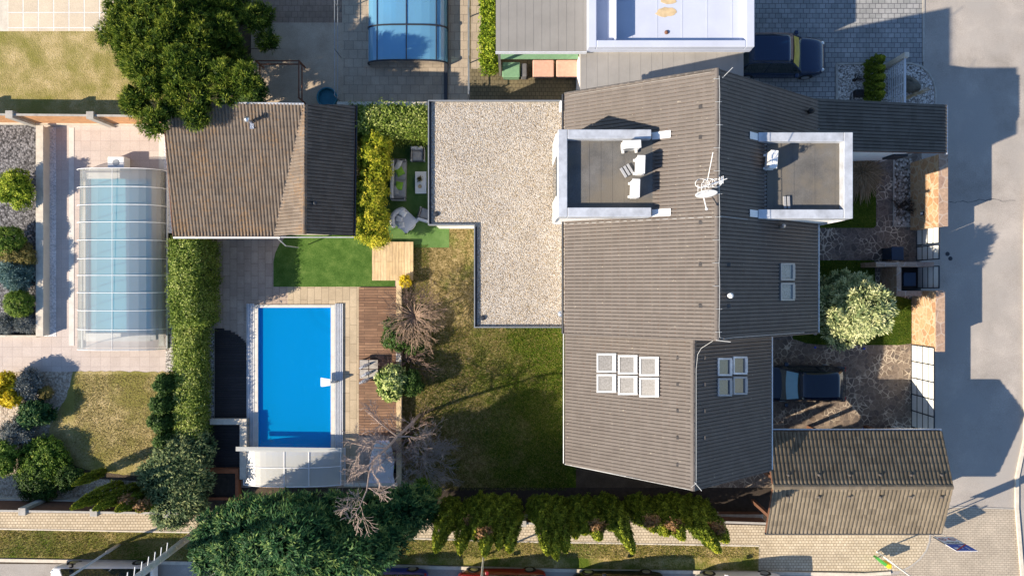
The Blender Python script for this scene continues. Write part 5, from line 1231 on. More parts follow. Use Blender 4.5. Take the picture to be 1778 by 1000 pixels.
# lattice screen on the gravel bed
x = P(1540, 0).x; yA, yB = P(0, 214, 0).y, P(0, 113, 0).y
t = thing("lattice_screen", "pale blue grey lattice screen standing between dwarf conifers and boulder", "screen", (x, (yA + yB) / 2, 0)); hs = 1.55
for k in range(9): zz = .15 + (hs - .2) * k / 8; part_box(t, "slat", "zinc_blue" if "zinc_blue" in MATS else "fabric_light", x - .012, x + .012, yA, yB - .2, zz - .03, zz + .03)
for k in range(6): yy = yA + (yB - yA - .25) * k / 5; part_box(t, "upright", "fabric_light", x + .013, x + .05, yy - .03, yy + .03, 0, hs)
part_box(t, "top_rail", "fabric_light", x - .03, x + .06, yA, yB - .2, hs, hs + .05); part_box(t, "post", "pale_concrete", x - .11, x + .12, yB - .195, yB + .04, 0, hs + .22, .01)

# =====================================================================
# DECKS
# =====================================================================
def boards(name, label, px0, py0, px1, py1, z, mat, n, along='x', cat="deck", gap=.006, curve=None):
    x0, x1, y0, y1 = px_rect(px0, py0, px1, py1, z); t = thing(name, label, cat, ((x0 + x1) / 2, (y0 + y1) / 2, 0)); m = MB()
    for k in range(n):
        if along == 'x':
            a, b = y0 + (y1 - y0) * k / n, y0 + (y1 - y0) * (k + 1) / n; dz = random.uniform(-.002, .002); xr_ = x1
            if curve: xr_ = curve(x0, x1, (a + b) / 2, y0, y1)
            if xr_ - x0 < .05: continue
            m.box(x0, xr_, a + gap / 2, b - gap / 2, z - .03, z + dz)
        else:
            a, b = x0 + (x1 - x0) * k / n, x0 + (x1 - x0) * (k + 1) / n; m.box(a + gap / 2, b - gap / 2, y0, y1, z - .03, z + random.uniform(-.002, .002))
    m.build("boards", mat, t); part_box(t, "frame", "black", x0 + .02, x1 - .02, y0 + .02, y1 - (1.0 if curve else .02), z - .10 if z > .12 else .03, z - .031)
    return t
boards("wooden_deck", "red brown wooden deck of crosswise boards right of the pool", 623, 498.5, 688, 756, .09, "wood_deck", 56)
boards("wooden_platform", "square pale new timber platform at the edge of the lawn", 646, 421, 717.5, 487, .28, "wood_new", 7, 'y', "platform")
part_box(bpy.data.objects["wooden_platform"], "edge_board", "wood_new", *px_rect(646, 420, 717.5, 426, .285), .282, .30)
def cv(x0, x1, y, y0, y1):
    u = (y - (y1 - 1.0)) / 1.0
    return x1 if u <= 0 else x0 + (x1 - x0) * math.sqrt(max(0, 1 - u ** 1.6))
boards("black_deck", "black composite deck with a curved top end left of the pool", 373, 570, 429, 727, .07, "black_deck", 44, curve=cv)
boards("black_deck", "lower black deck square behind the grey wall", 362, 738, 416, 815, .07, "black_deck", 16)
# terracotta planter frame at the bottom left
x0, x1, y0, y1 = px_rect(352, 814, 414, 868, .4); t = thing("planter", "terracotta edged planter with dark soil below the black deck", "planter", ((x0 + x1) / 2, (y0 + y1) / 2, 0))
for (a, b, c_, d_) in ((x0, x1, y1 - .22, y1), (x1 - .16, x1, y0, y1 - .221), (x0, x0 + .12, y0, y1 - .221), (x0 + .121, x1 - .161, y0, y0 + .12)): part_box(t, "side", "terracotta", a, b, c_, d_, 0, .4)
part_box(t, "soil", "soil", x0 + .12, x1 - .16, y0 + .12, y1 - .22, 0, .33)

# =====================================================================
# GARDEN FURNITURE
# =====================================================================
def local_box(mb, p, rot, x0, x1, y0, y1, z0, z1, b=.04):
    mb.rbox(p.x + x0, p.x + x1, p.y + y0, p.y + y1, z0, z1, b, rot, (p.x, p.y))
def cushion(parent, p, rot, x, y, w, d, z, th, mat, name="cushion", r2=0.0):
    m = MB(); c, s = math.cos(rot), math.sin(rot); q = (p.x + x * c - y * s, p.y + x * s + y * c)
    n = 10; V = []; F = []
    for sgn in (1, -1):
        for i in range(n + 1):
            for j in range(n + 1):
                u, v = -1 + 2 * i / n, -1 + 2 * j / n; h = th / 2 * (1 - u ** 4) * (1 - v ** 4); pin = 1 - .08 * (1 - abs(u)) * 0
                X_, Y_ = u * w / 2 * (1 - .07 * (1 - v * v) * abs(u) ** 3), v * d / 2 * (1 - .07 * (1 - u * u) * abs(v) ** 3)
                a = rot + r2; V.append((q[0] + X_ * math.cos(a) - Y_ * math.sin(a), q[1] + X_ * math.sin(a) + Y_ * math.cos(a), z + sgn * h))
    o = (n + 1) ** 2
    for i in range(n):
        for j in range(n):
            a_ = i * (n + 1) + j; F.append((a_, a_ + n + 1, a_ + n + 2, a_ + 1)); F.append((o + a_, o + a_ + 1, o + a_ + n + 2, o + a_ + n + 1))
    m.add(V, F); return m.build(name, mat, parent, smooth=True)
# sofa
p = P(692, 312, .5); t = thing("garden_sofa", "grey two seater garden sofa with green and grey cushions under the hedge", "sofa", (p.x, p.y, 0))
for (nm, mat, a, b, c_, d_, z0, z1) in (("seat", "fabric_grey", -.22, .36, -.92, .92, .12, .40), ("backrest", "fabric_light", -.38, -.22, -.95, .95, .12, .78), ("armrest", "fabric_grey", -.38, .36, .93, 1.04, .12, .60), ("armrest", "fabric_grey", -.38, .36, -1.04, -.93, .12, .60)):
    m = MB(); local_box(m, p, -.02, a, b, c_, d_, z0, z1); m.build(nm, mat, t)
for y in (-.46, .46): cushion(t, p, -.02, .08, y, .56, .9, .43, .14, "fabric_grey", "seat_cushion")
for (x, y, w, d, mat, r2) in ((-.03, .70, .30, .60, "fabric_light", -.35), (.07, .38, .42, .42, "fabric_green", .5), (.05, -.32, .38, .42, "fabric_green", -.15), (-.12, -.55, .26, .5, "fabric_grey", .25)): cushion(t, p, -.02, x, y, w, d, .58, .2, mat, "pillow", r2)
def armchair(px, py, rot, label):
    p = P(px, py, .5); t = thing("armchair", label, "armchair", (p.x, p.y, 0), "grey garden armchairs")
    for (nm, mat, a, b, c_, d_, z0, z1) in (("seat", "fabric_dark", -.28, .28, -.33, .22, .15, .36), ("backrest", "fabric_light", -.28, .28, .23, .36, .15, .78), ("armrest", "fabric_light", -.36, -.29, -.34, .36, .10, .58), ("armrest", "fabric_light", .29, .36, -.34, .36, .10, .58)):
        m = MB(); local_box(m, p, rot, a, b, c_, d_, z0, z1, .03); m.build(nm, mat, t)
    cushion(t, p, rot, 0, -.05, .54, .52, .40, .13, "fabric_grey", "seat_cushion")
armchair(724.5, 268, 0, "grey garden armchair at the upper end of the seating nook")
armchair(738, 373, 2.85, "grey garden armchair half hidden under the edge of the gravel roof")
p = P(730.5, 317, .4); t = thing("coffee_table", "white rounded coffee table with a plant and tray", "table", (p.x, p.y, 0))
m = MB(); m.rbox(p.x - .29, p.x + .29, p.y - .56, p.y + .56, .33, .40, .03); m.build("table_top", "plastic_white", t)
m = MB(); m.rbox(p.x - .22, p.x + .22, p.y - .45, p.y + .45, .02, .33, .03); m.build("base", "plastic_white", t)
q = P(729, 312, .45); pt = thing("potted_plant", "small yellow green potted plant on the white coffee table", "plant", (q.x, q.y, .4))
m = MB(); m.lathe((q.x, q.y, .4), [(.06, 0), (.09, .12)], 12); m.build("pot", "potplant", pt); crown("foliage", "leaf_olive", pt, [((q.x, q.y, .58), (.10, .10, .08))], 14, 9, .06, .08, .04, core=0)
q = P(729, 324, .42); m = MB(); m.lathe((q.x, q.y, .405), [(.09, 0), (.10, .03), (.08, .035), (.04, .02)], 18); o = m.build("bowl", "wood_cap"); tag(o, "little round bowl beside the plant on the coffee table", "bowl")
# round egg chair
p = P(702, 383, .45); t = thing("lounge_chair", "large rounded light grey lounge chair with scatter cushions", "lounge chair", (p.x, p.y, 0)); rot = -.75
pts = []
for k in range(22):
    a = 2 * math.pi * k / 22; r_ = .56 + .06 * math.cos(2 * a + .6); pts.append((p.x + r_ * math.cos(a + rot), p.y + r_ * .86 * math.sin(a + rot)))
m = MB(); m.prism(pts, .12, .38); m.build("seat", "fabric_light", t, bevel=.05)
cushion(t, p, rot, .05, .02, 1.0, .95, .42, .16, "fabric_light", "seat_cushion")
m = MB(); arcp = [(p.x + .60 * math.cos(a), p.y + .55 * math.sin(a), .55) for a in np.linspace(rot + 2.2, rot + 4.6, 12)]; m.tube(arcp, [.07] + [.13] * 10 + [.07], 10); m.build("backrest", "fabric_light", t, smooth=True)
for (x, y, r2) in ((-.28, .22, .2), (-.22, -.12, .5), (.05, -.28, .9)): cushion(t, p, rot, x, y, .36, .32, .56, .15, "plastic_white" if x < -.25 else "fabric_light", "pillow", r2)
# square patio table with folded silver covered chairs
x0, x1, y0, y1 = px_rect(624.5, 625, 656, 657, .5); t = thing("patio_table", "square stone topped patio table on the wooden deck", "table", ((x0 + x1) / 2, (y0 + y1) / 2, 0)); mx, my = (x0 + x1) / 2, (y0 + y1) / 2
for (a, b, c_, d_) in ((x0, mx - .02, y0, my - .02), (mx + .02, x1, y0, my - .02), (x0, mx - .02, my + .02, y1), (mx + .02, x1, my + .02, y1)): part_box(t, "slab", "concrete", a, b, c_, d_, .46, .50)
part_box(t, "frame", "fence_brown", x0 - .02, x1 + .02, y0 - .02, y1 + .02, .38, .455)
for a in (x0 + .05, x1 - .05):
    for b in (y0 + .05, y1 - .05): m = MB(); m.box(a - .03, a + .03, b - .03, b + .03, .09, .38); m.build("leg", "fence_brown", t)
for k, (px, py, wd) in enumerate(((632, 636, "upper"), (635, 650, "middle"), (632, 662, "lower"))):
    p = P(px, py, .7); t = thing("covered_chair", wd + " one of three folded chairs wrapped in crumpled silver covers", "chair", (p.x, p.y, 0), "folded chairs in silver covers"); ang = .45
    V = []; F = []; nn, mm = 16, 8
    for i in range(nn + 1):
        u = -1 + 2 * i / nn
        for j in range(mm + 1):
            v = -1 + 2 * j / mm; X_ = u * .30; Y_ = v * .13 * (1 - .4 * abs(u)); z = .62 * (1 - abs(v) ** 2 * .8) * (1 - .25 * u * u) + random.uniform(-.05, .05) + .15
            V.append((p.x + X_ * math.cos(ang) - Y_ * math.sin(ang), p.y + X_ * math.sin(ang) + Y_ * math.cos(ang), z))
    for i in range(nn):
        for j in range(mm): a = i * (mm + 1) + j; F.append((a, a + mm + 1, a + mm + 2, a + 1))
    mesh_obj("cover", V, F, "fabric_silver", t)
    m = MB()
    for s in (-1, 1): m.tube([(p.x + s * .22 * math.cos(ang), p.y + s * .22 * math.sin(ang), .09), (p.x + s * .2 * math.cos(ang), p.y + s * .2 * math.sin(ang), .5)], .018, 6)
    m.build("frame", "silver", t)
# pink lattice lounger
V = []; F = []; t = None
pp = P(661, 803, .4); t = thing("wicker_lounger", "pale pink woven lounger with curved ends by the bare tree", "lounger", (pp.x, pp.y, 0))
prof = [(765, .85), (773, .72), (785, .48), (800, .50), (812, .42), (825, .38), (838, .50)]
m = MB(); W_ = [(654, 675), (651, 678), (646, 681), (643, 684), (642, 683), (641, 682), (641, 685)]
for (a, z), (l, r_) in zip(prof, W_): q0, q1 = P(l, a, z), P(r_, a, z); V += [tuple(q0), tuple(q1)]
o = mesh_obj("seat", V, [(2 * k, 2 * k + 2, 2 * k + 3, 2 * k + 1) for k in range(len(prof) - 1)], "lounger_weave" if "lounger_weave" in MATS else "lounger_pink", t); o.modifiers.new("s", 'SOLIDIFY').thickness = .04
m = MB()
for k in range(26):   # weave strands, diagonal both ways
    u = k / 25
    for s in (1, -1):
        pts = []
        for j in range(13):
            w = j / 12; yy = 768 + 68 * w; uu_ = (u + s * w * 1.2) % 1.0
            i = min(len(prof) - 2, max(0, int(np.searchsorted([q_[0] for q_ in prof], yy)) - 1)); f = (yy - prof[i][0]) / (prof[i + 1][0] - prof[i][0])
            z = prof[i][1] * (1 - f) + prof[i + 1][1] * f; l = W_[i][0] * (1 - f) + W_[i + 1][0] * f; r_ = W_[i][1] * (1 - f) + W_[i + 1][1] * f
            q = P(l + (r_ - l) * uu_, yy, z + .03)
            if pts and (q - pts[-1]).length > .4:
                if len(pts) > 1: m.tube(pts, .009, 4)
                pts = []
            pts.append(q)
        if len(pts) > 1: m.tube(pts, .009, 4)
m.build("weave", "plastic_white", t)
for side in (0, 1): m = MB(); m.tube([Vector(V[2 * k + side]) for k in range(len(prof))], .025, 6); m.build("side_rail", "white_metal", t)
for (px, py) in ((646, 832), (681, 832), (652, 775), (677, 775)): q = P(px, py, .2); m = MB(); m.tube([(q.x, q.y, .02), (q.x, q.y, .42)], .02, 6); m.build("leg", "white_metal", t)
for k, (px, py, nm) in enumerate(((681, 790, "upper"), (680, 799, "middle"), (680, 813, "lower"))):
    q = P(px, py, .5); m = MB(); m.rbox(q.x - .12, q.x + .12, q.y - .09, q.y + .09, .25, .34, .02, .25); o = m.build("green_pot", "fabric_green"); tag(o, nm + " of three little green trays on the dark stand beside the lounger", "tray", "green trays beside the lounger")
m = MB(); x0, x1, y0, y1 = px_rect(684, 783, 689, 820, .2); x0 -= .25; m.box(x0, x1, y0, y1, .02, .24); o = m.build("dark_stand", "black"); tag(o, "low black stand carrying green trays next to the woven lounger", "stand")
# grate on the retaining wall
m = MB(); x0, x1, y0, y1 = px_rect(687.5, 610, 696.5, 628, .5)
for k in range(5): yy = y0 + (y1 - y0) * (k + .3) / 5; m.box(x0, x1, yy, yy + .05, .455, .50)
o = m.build("slatted_grate", "plastic_white"); tag(o, "small white slatted grate on the retaining wall below the round dark shrub", "grate")
# neighbour's pool heater
x0, x1, y0, y1 = px_rect(187, 272, 216, 294, .6); t = thing("pool_heater", "white box shaped pool heat pump above the white enclosure", "heat pump", ((x0 + x1) / 2, (y0 + y1) / 2, 0))
m = MB(); m.rbox(x0, x1, y0, y1, .05, .62, .04); m.build("casing", "plastic_white", t); m = MB(); m.lathe(((x0 + x1) / 2, (y0 + y1) / 2, .62), [(.16, 0), (.16, .02)], 16); m.build("fan_grille", "grey_metal", t)
# small things in the front gravel bed
p = P(1495, 160, .5); t = thing("garden_lantern", "small black box lantern on the pale gravel bed", "lantern", (p.x, p.y, 0)); m = MB(); m.rbox(p.x - .2, p.x + .2, p.y - .16, p.y + .16, .08, .42, .03); m.build("box", "black", t)
m = MB(); m.box(p.x - .3, p.x + .18, p.y - .32, p.y - .29, .05, .08); m.box(p.x - .3, p.x - .27, p.y - .32, p.y + .1, .05, .08); m.build("bracket", "black", t)
p = P(1580, 142, .5); m = MB(); m.ball((p.x, p.y, .10), .72, 22, 14, (1.05, .5, .75), .06)
c_, s_ = math.cos(-.42), math.sin(-.42); m.v = [(p.x + (x - p.x) * c_ - (y - p.y) * s_, p.y + (x - p.x) * s_ + (y - p.y) * c_, z) for x, y, z in m.v]
o = m.build("boulder", "rock", smooth=True); tag(o, "large long grey brown boulder on the rounded gravel bed", "boulder")
x0 = P(1607, 326); p = P(1608, 371, 1.0)
t = thing("wall_lamp", "small square lamp fixed on the inner face of the sandstone wall", "lamp", (P(1583, 371).x - .06, P(0, 371, 1.0).y, 1.0)); xx = P(1583, 0).x; yy = P(0, 371, 1.0).y
part_box(t, "housing", "dark_metal", xx - .12, xx - .004, yy - .1, yy + .1, .95, 1.2); part_box(t, "glass", "plastic_white", xx - .14, xx - .121, yy - .06, yy + .06, .98, 1.14)
for k, (px, py, w) in enumerate(((1415, 603, "upper left"), (1500, 605, "upper right"), (1412, 744, "lower left"), (1498, 744, "lower right"))):
    p = P(px, py); m = MB(); m.lathe((p.x, p.y, .018), [(.055, 0), (.055, .03), (.03, .045)], 12); o = m.build("ground_light", "lamp_blue"); tag(o, w + " small blue ground light set in the flagstone driveway", "ground light", "blue ground lights of the driveway")
# round teal pond tub partly behind the workshop
p = P(570, 172); m = MB(); m.lathe((p.x, p.y, 0), [(.5, 0), (.52, .3), (.46, .3), (.44, .08)], 24); o = m.build("round_tub", "teal"); tag(o, "round dark teal tub behind the workshop roof", "tub")

for k, (px, py) in enumerate(((1645, 441), (1650, 449))):
    p = P(px, py); m = MB(); m.lathe((p.x, p.y, .008), [(.11, 0), (.11, .006), (.09, .007)], 18); o = m.build("valve_cover", "dark_metal"); tag(o, ("upper" if k == 0 else "lower") + " of two small round iron covers in the road by the bin store", "utility cover", "round covers in the road")

# =====================================================================
# VEHICLES
# =====================================================================
def car(label, x_rear, y_c, L, Wd, Hh, paint, heading=1, kind="hatch", name="parked_car", group=None, cat="car", rails=False, skyroof=False, roofscreen="screen_sky_tint"):
    """car along x; heading +1: nose to +x"""
    t = thing(name, label, cat, (x_rear + heading * L / 2, y_c, 0), group); s = heading
    van = kind == "van"
    # stations: (x along from rear 0..1, half width factor, top z, bottom z)
    if van: st = [(0, .86, .80, .45), (.01, .95, 1.0, .34), (.05, .98, 1.05, .28), (.5, 1, 1.08, .25), (.78, 1, 1.06, .25), (.86, .97, 1.02, .27), (.94, .92, .90, .30), (.985, .82, .72, .34), (1, .70, .60, .40)]
    else: st = [(0, .74, .62, .42), (.012, .86, .78, .34), (.05, .95, .90, .28), (.14, .99, .97, .24), (.5, 1, .96, .22), (.68, 1, .96, .22), (.74, .99, .95, .23), (.84, .97, .89, .25), (.93, .91, .80, .28), (.98, .80, .66, .32), (1, .66, .54, .38)]
    V = []; F = []; prof = [(-1, 0), (-1.0, .45), (-.97, .78), (-.86, .97), (-.45, 1.0), (0, 1.015), (.45, 1.0), (.86, .97), (.97, .78), (1.0, .45), (1, 0)]
    for (u, w, zt, zb) in st:
        for (a, b) in prof: V.append((x_rear + s * u * L, y_c + a * w * Wd / 2, zb + (zt - zb) * b))
    n = len(prof)
    for i in range(len(st) - 1):
        for k in range(n - 1): a = i * n + k; F.append((a, a + 1, a + n + 1, a + n) if s < 0 else (a, a + n, a + n + 1, a + 1))
    F.append(tuple(range(n)) if s > 0 else tuple(range(n))[::-1]); q = (len(st) - 1) * n; F.append(tuple(q + k for k in range(n))[::-1 if s > 0 else 1])
    body = mesh_obj("body", V, F, paint, t, smooth=True); mo = body.modifiers.new("sub", 'SUBSURF'); mo.levels = 1; mo.render_levels = 2
    # greenhouse
    zb = .94 if not van else 1.04
    if van: g = [(.02, .90, zb), (.035, .86, Hh - .05), (.10, .86, Hh), (.66, .86, Hh), (.73, .84, Hh - .06), (.86, .88, zb)]
    else: g = [(.035, .84, zb - .04), (.115, .76, Hh - .10), (.18, .745, Hh - .01), (.36, .75, Hh), (.50, .74, Hh - .03), (.56, .73, Hh - .09), (.72, .86, zb - .03)]
    V = []; F = []
    for (u, w, z) in g: V += [(x_rear + s * u * L, y_c - w * Wd / 2, z), (x_rear + s * u * L, y_c + w * Wd / 2, z), (x_rear + s * u * L, y_c - .93 * Wd / 2, zb - .06), (x_rear + s * u * L, y_c + .93 * Wd / 2, zb - .06)]
    for i in range(len(g) - 1):
        a = i * 4; b = a + 4
        F += [(a, a + 1, b + 1, b), (a, b, b + 2, a + 2), (a + 1, a + 3, b + 3, b + 1)]
    F += [(0, 2, 3, 1), (len(V) - 4, len(V) - 3, len(V) - 1, len(V) - 2)]
    gh = mesh_obj("windows", V, F, "car_glass", t)
    # roof skin and pillars in body colour, windscreen pane
    top = g[1:-1] if not van else g[1:5]; V = []; F = []
    for (u, w, z) in top:
        for k in range(7): a = -1 + 2 * k / 6; V.append((x_rear + s * u * L, y_c + a * (w + .012) * Wd / 2, z + .022 + .035 * (1 - a * a)))
    for i in range(len(top) - 1):
        for k in range(6): a = i * 7 + k; F.append((a, a + 7, a + 8, a + 1) if s > 0 else (a, a + 1, a + 8, a + 7))
    rf = mesh_obj("roof", V, F, paint, t, smooth=True); so_ = rf.modifiers.new("s", 'SOLIDIFY'); so_.thickness = .03; so_.offset = -1
    (u0, w0, z0), (u1, w1, z1) = g[-2], g[-1]; V = []
    for (f, ww) in ((.06, .90), (.66, .93)):
        u = u0 + (u1 - u0) * f; w = w0 + (w1 - w0) * f; z = z0 + (z1 - z0) * f + .012
        for a in (-1, -.5, 0, .5, 1): V.append((x_rear + s * (u + .010 * (1 - a * a)) * L, y_c + a * w * ww * Wd / 2, z + .012))
    F = [(k, k + 5, k + 6, k + 1) if s > 0 else (k, k + 1, k + 6, k + 5) for k in range(4)]
    mesh_obj("windscreen", V, F, roofscreen, t)
    for sy in (-1, 1):
        for (i0, i1) in ((0, 1), (len(g) - 2, len(g) - 1)):
            m = MB()
            p0 = Vector((x_rear + s * g[i0][0] * L, y_c + sy * g[i0][1] * Wd / 2, g[i0][2])); p1 = Vector((x_rear + s * g[i1][0] * L, y_c + sy * g[i1][1] * Wd / 2, g[i1][2])); m.tube([p0, p1], .035, 6); m.build("pillar", paint, t)
        um = (g[1][0] + g[-2][0]) / 2; m = MB(); m.tube([Vector((x_rear + s * um * L, y_c + sy * .75 * Wd / 2, Hh - .03)), Vector((x_rear + s * um * L, y_c + sy * .93 * Wd / 2, zb - .04))], .03, 6)
        m.build("pillar", paint, t)
        for u in (.19, .81):
            r_ = .33; cxw = x_rear + s * u * L; yw = y_c + sy * (Wd / 2 - .12); m = MB(); m.tube([(cxw, yw - sy * .10, r_), (cxw, yw + sy * .11, r_)], r_, 20); wv = m.build("wheel", "rubber", t)
            m = MB(); m.tube([(cxw, yw + sy * .112, r_), (cxw, yw + sy * .125, r_)], .2, 14); m.build("rim", "silver", wv)
        m = MB(); xm = x_rear + s * (.66 if not van else .76) * L; ym = y_c + sy * (Wd / 2 + .09); m.rbox(xm - .09, xm + .09, ym - .10, ym + .10, .92, 1.06, .03); m.build("mirror", paint if not van else "black", t)
        m = MB(); xh = x_rear + s * .955 * L; m.ball((xh, y_c + sy * .34 * Wd, .66 if not van else .76), .12, 10, 6, (1.1, .9, .5)); m.build("headlight", "silver", t, smooth=True)
        m = MB(); xh = x_rear + s * .03 * L; m.rbox(xh - .05, xh + .06, y_c + sy * .40 * Wd - .11, y_c + sy * .40 * Wd + .11, .70, .82, .02); m.build("tail_light", "lamp_red", t)
        if rails: m = MB(); m.tube([(x_rear + s * .16 * L, y_c + sy * .66 * Wd / 2, Hh + .05), (x_rear + s * .52 * L, y_c + sy * .66 * Wd / 2, Hh + .05)], .018, 6); m.build("roof_rail", "dark_metal", t)
    return t
a, b, c_, d_ = px_rect(1295, 636, 1475, 702, .9)
car("dark navy car parked in the flagstone driveway, bonnet under the eave", b - .05, (c_ + d_) / 2 + .05, 4.75, 1.86, 1.52, "car_navy", -1)
simple("screen_gold_glint", (0.50, 0.40, 0.06), 0.3, .2, .3, 3)  # yellow reflection on the windscreen, painted as its colour
a, b, c_, d_ = px_rect(1262, 63, 1440, 128, .9)
car("dark blue off-roader with roof rails on the grey paved forecourt", b - 4.85, (c_ + d_) / 2, 4.8, 1.95, 1.85, "car_blue", 1, rails=True, name="off_roader", roofscreen="screen_gold_glint")
ys = lambda py: P(0, py).y
SG = "cars parked along the street"
v = car("white van with aerials parked in the lower left corner", P(282, 0).x, ys(971) - .97, 5.3, 1.95, 1.95, "car_white", -1, "van", "van", cat="van")
car("royal blue car parked between the big juniper and the red car", P(746, 0).x, ys(982) - .9, 4.4, 1.8, 1.5, "car_royal", -1, group=SG)
car("red car parked below the left thuja row", P(948, 0).x, ys(983) - .9, 4.5, 1.8, 1.48, "car_red", -1, group=SG)
car("black car parked below the right thuja row", P(1150, 0).x, ys(987) - .9, 4.7, 1.8, 1.48, "car_black", -1, group=SG)
car("silver white car parked below the garage paving", P(1352, 0).x, ys(989) - .9, 4.5, 1.8, 1.5, "car_white", -1, group=SG)

# =====================================================================
# POLES AND SIGNS
# =====================================================================
base = P(344, 920); t = thing("power_pole", "thick grey concrete pole with climbing pegs rising past the big juniper", "pole", tuple(base))
hp = 11.0; m = MB(); m.tube([base + Vector((0, 0, -.05)), base + Vector((0, 0, hp))], [.17, .13], 16); m.build("shaft", "concrete_pole", t, smooth=True)
for k in range(12): z = 3.2 + k * .55; m = MB(); m.tube([base + Vector((0, .1, z)), base + Vector((.05, .55, z))], .022, 6); m.build("peg", "plastic_white", t)
for k in range(14): z = 1.0 + k * .75; m = MB(); m.lathe(tuple(base + Vector((0, 0, z))), [(.172 - .0035 * z, 0), (.172 - .0035 * z, .05)], 16); m.build("band", "silver", t)
base = P(208, 944); t = thing("lamp_post", "slim grey lamp post rising beside the white van", "lamp post", tuple(base))
m = MB(); m.tube([base, base + Vector((0, 0, 1.1)), base + Vector((0, 0, 1.15)), base + Vector((0, 0, 7.5))], [.085, .085, .055, .045], 12); m.build("shaft", "concrete_pole", t, smooth=True)
m = MB(); m.tube([base + Vector((0, 0, 7.45)), base + Vector((-.1, -.9, 7.7))], .035, 8); m.build("arm", "grey_metal", t); m = MB(); m.rbox(base.x - .22, base.x, base.y - 1.4, base.y - .9, 7.62, 7.76, .04); m.build("lamp_head", "grey_metal", t)
base = P(840, 964); t = thing("lamp_post", "thin white lamp post standing in front of the left thuja row above the red car", "lamp post", tuple(base))
m = MB(); m.tube([base, base + Vector((0, 0, 5.5))], [.05, .04], 10); m.build("shaft", "plastic_white", t); m = MB(); m.ball(tuple(base + Vector((0, 0, 5.6))), .18, 12, 8); m.build("globe", "plastic_white", t)
base = P(1522, 957); t = thing("sign_post", "slim silver post with a hidden sign, casting its shadow on the paving", "sign post", tuple(base))
m = MB(); m.tube([base, base + Vector((0, 0, 3.6))], .035, 10); m.build("post", "plastic_white", t)
for (z0, z1, w, sh) in ((2.15, 2.75, .64, "grey_metal"), (2.8, 3.4, .6, "grey_metal")): m = MB(); m.rbox(base.x - .35, base.x + .35, base.y - .015, base.y + .015, z0, z1, .012, -.625, (base.x, base.y)); m.build("sign_back", sh, t)
p = P(1536, 980, .9); t = thing("litter_bin", "small green and yellow litter bin beside the slim post", "bin", (p.x, p.y, 0))
m = MB(); m.add([(p.x - .35, p.y + .25, .75), (p.x - .25, p.y + .32, .75), (p.x + .12, p.y + .05, .95), (p.x + .04, p.y - .08, .95), (p.x - .30, p.y + .22, .35), (p.x - .2, p.y + .28, .35), (p.x + .12, p.y + .02, .35), (p.x + .04, p.y - .1, .35)], [(0, 3, 2, 1), (4, 5, 6, 7), (0, 4, 7, 3), (1, 2, 6, 5), (0, 1, 5, 4), (3, 7, 6, 2)]); m.build("green_body", "bin_green", t)
m = MB(); m.rbox(p.x + .14, p.x + .34, p.y - .18, p.y + .04, .4, .95, .03); m.build("yellow_body", "bin_yellow", t)
m = MB(); m.tube([(p.x, p.y - .02, 0), (p.x, p.y - .02, .5)], .03, 6); m.build("stand", "grey_metal", t)
# zone sign
sc = P(1657, 945, 2.95); by = P(0, 931.5, 2.0).y; x0 = P(1619.4, 0, 2.0).x; x1 = P(1654.7, 0, 2.0).x
t = thing("traffic_sign", "upright zone sign with a white panel of two round symbols below a struck blue panel", "traffic sign", ((x0 + x1) / 2, by, 0))
zA, zB, zC = 2.0, 2.94, 3.77
for xx in (x0 + .22, x1 - .22): m = MB(); m.tube([(xx, by - .06, 0), (xx, by - .06, zC - .1)], .03, 8); m.build("post", "silver", t)
wpn = part_box(t, "white_panel", "sign_black", x0, x1, by - .02, by, zA, zB - .01); part_box(wpn, "face", "sign_white", x0 + .03, x1 - .03, by + .001, by + .004, zA + .03, zB - .04)
bpn = part_box(t, "blue_panel", "sign_white", x0, x1, by - .02, by, zB + .01, zC); part_box(bpn, "face", "sign_blue", x0 + .02, x1 - .02, by + .001, by + .004, zB + .03, zC - .02)
def disc(mb, cx_, cz_, r_, y, n=24): mb.add([(cx_ + r_ * math.cos(2 * math.pi * k / n), y, cz_ + r_ * math.sin(2 * math.pi * k / n)) for k in range(n)], [tuple(range(n))[::-1]])
xm = (x0 + x1) / 2
for (dx, kind) in ((.22, "no"), (-.22, "lim")):
    r_ = .17; zc = zA + .32
    m = MB(); disc(m, xm + dx, zc, r_, by + .008); m.build("ring", "sign_red", wpn)
    m = MB(); disc(m, xm + dx, zc, r_ * .72, by + .011); m.build("disc", "sign_white" if kind == "lim" else "sign_white", wpn)
def text(body, size, cx_, cz_, y, mat, parent, name="lettering"):
    cu = bpy.data.curves.new(name, 'FONT'); cu.body = body; cu.size = size; cu.align_x = 'CENTER'; cu.align_y = 'CENTER'; cu.extrude = .001; cu.offset = size * .02
    o = bpy.data.objects.new(name, cu); COL.objects.link(o)
    o.rotation_euler = (math.pi / 2, 0, math.pi); o.location = (cx_, y, cz_)
    bpy.context.view_layer.update(); dg = bpy.context.evaluated_depsgraph_get(); me = bpy.data.meshes.new_from_object(o.evaluated_get(dg)); mw = o.matrix_world.copy()
    bpy.data.objects.remove(o); me.transform(mw); ov = org(parent); me.transform(Matrix.Translation(-ov)); me.materials.clear(); me.materials.append(MATS[mat])
    return link(bpy.data.objects.new(name, me), parent)
text("Z\u00d3NA", .22, xm, zB - .20, by + .010, "sign_black", wpn)
text("30", .17, xm - .22, zA + .32, by + .015, "sign_black", wpn)
m = MB(); zc = zA + .32; m.box(xm + .10, xm + .34, by + .012, by + .015, zc - .03, zc + .03)
m.build("bar", "sign_black", wpn)
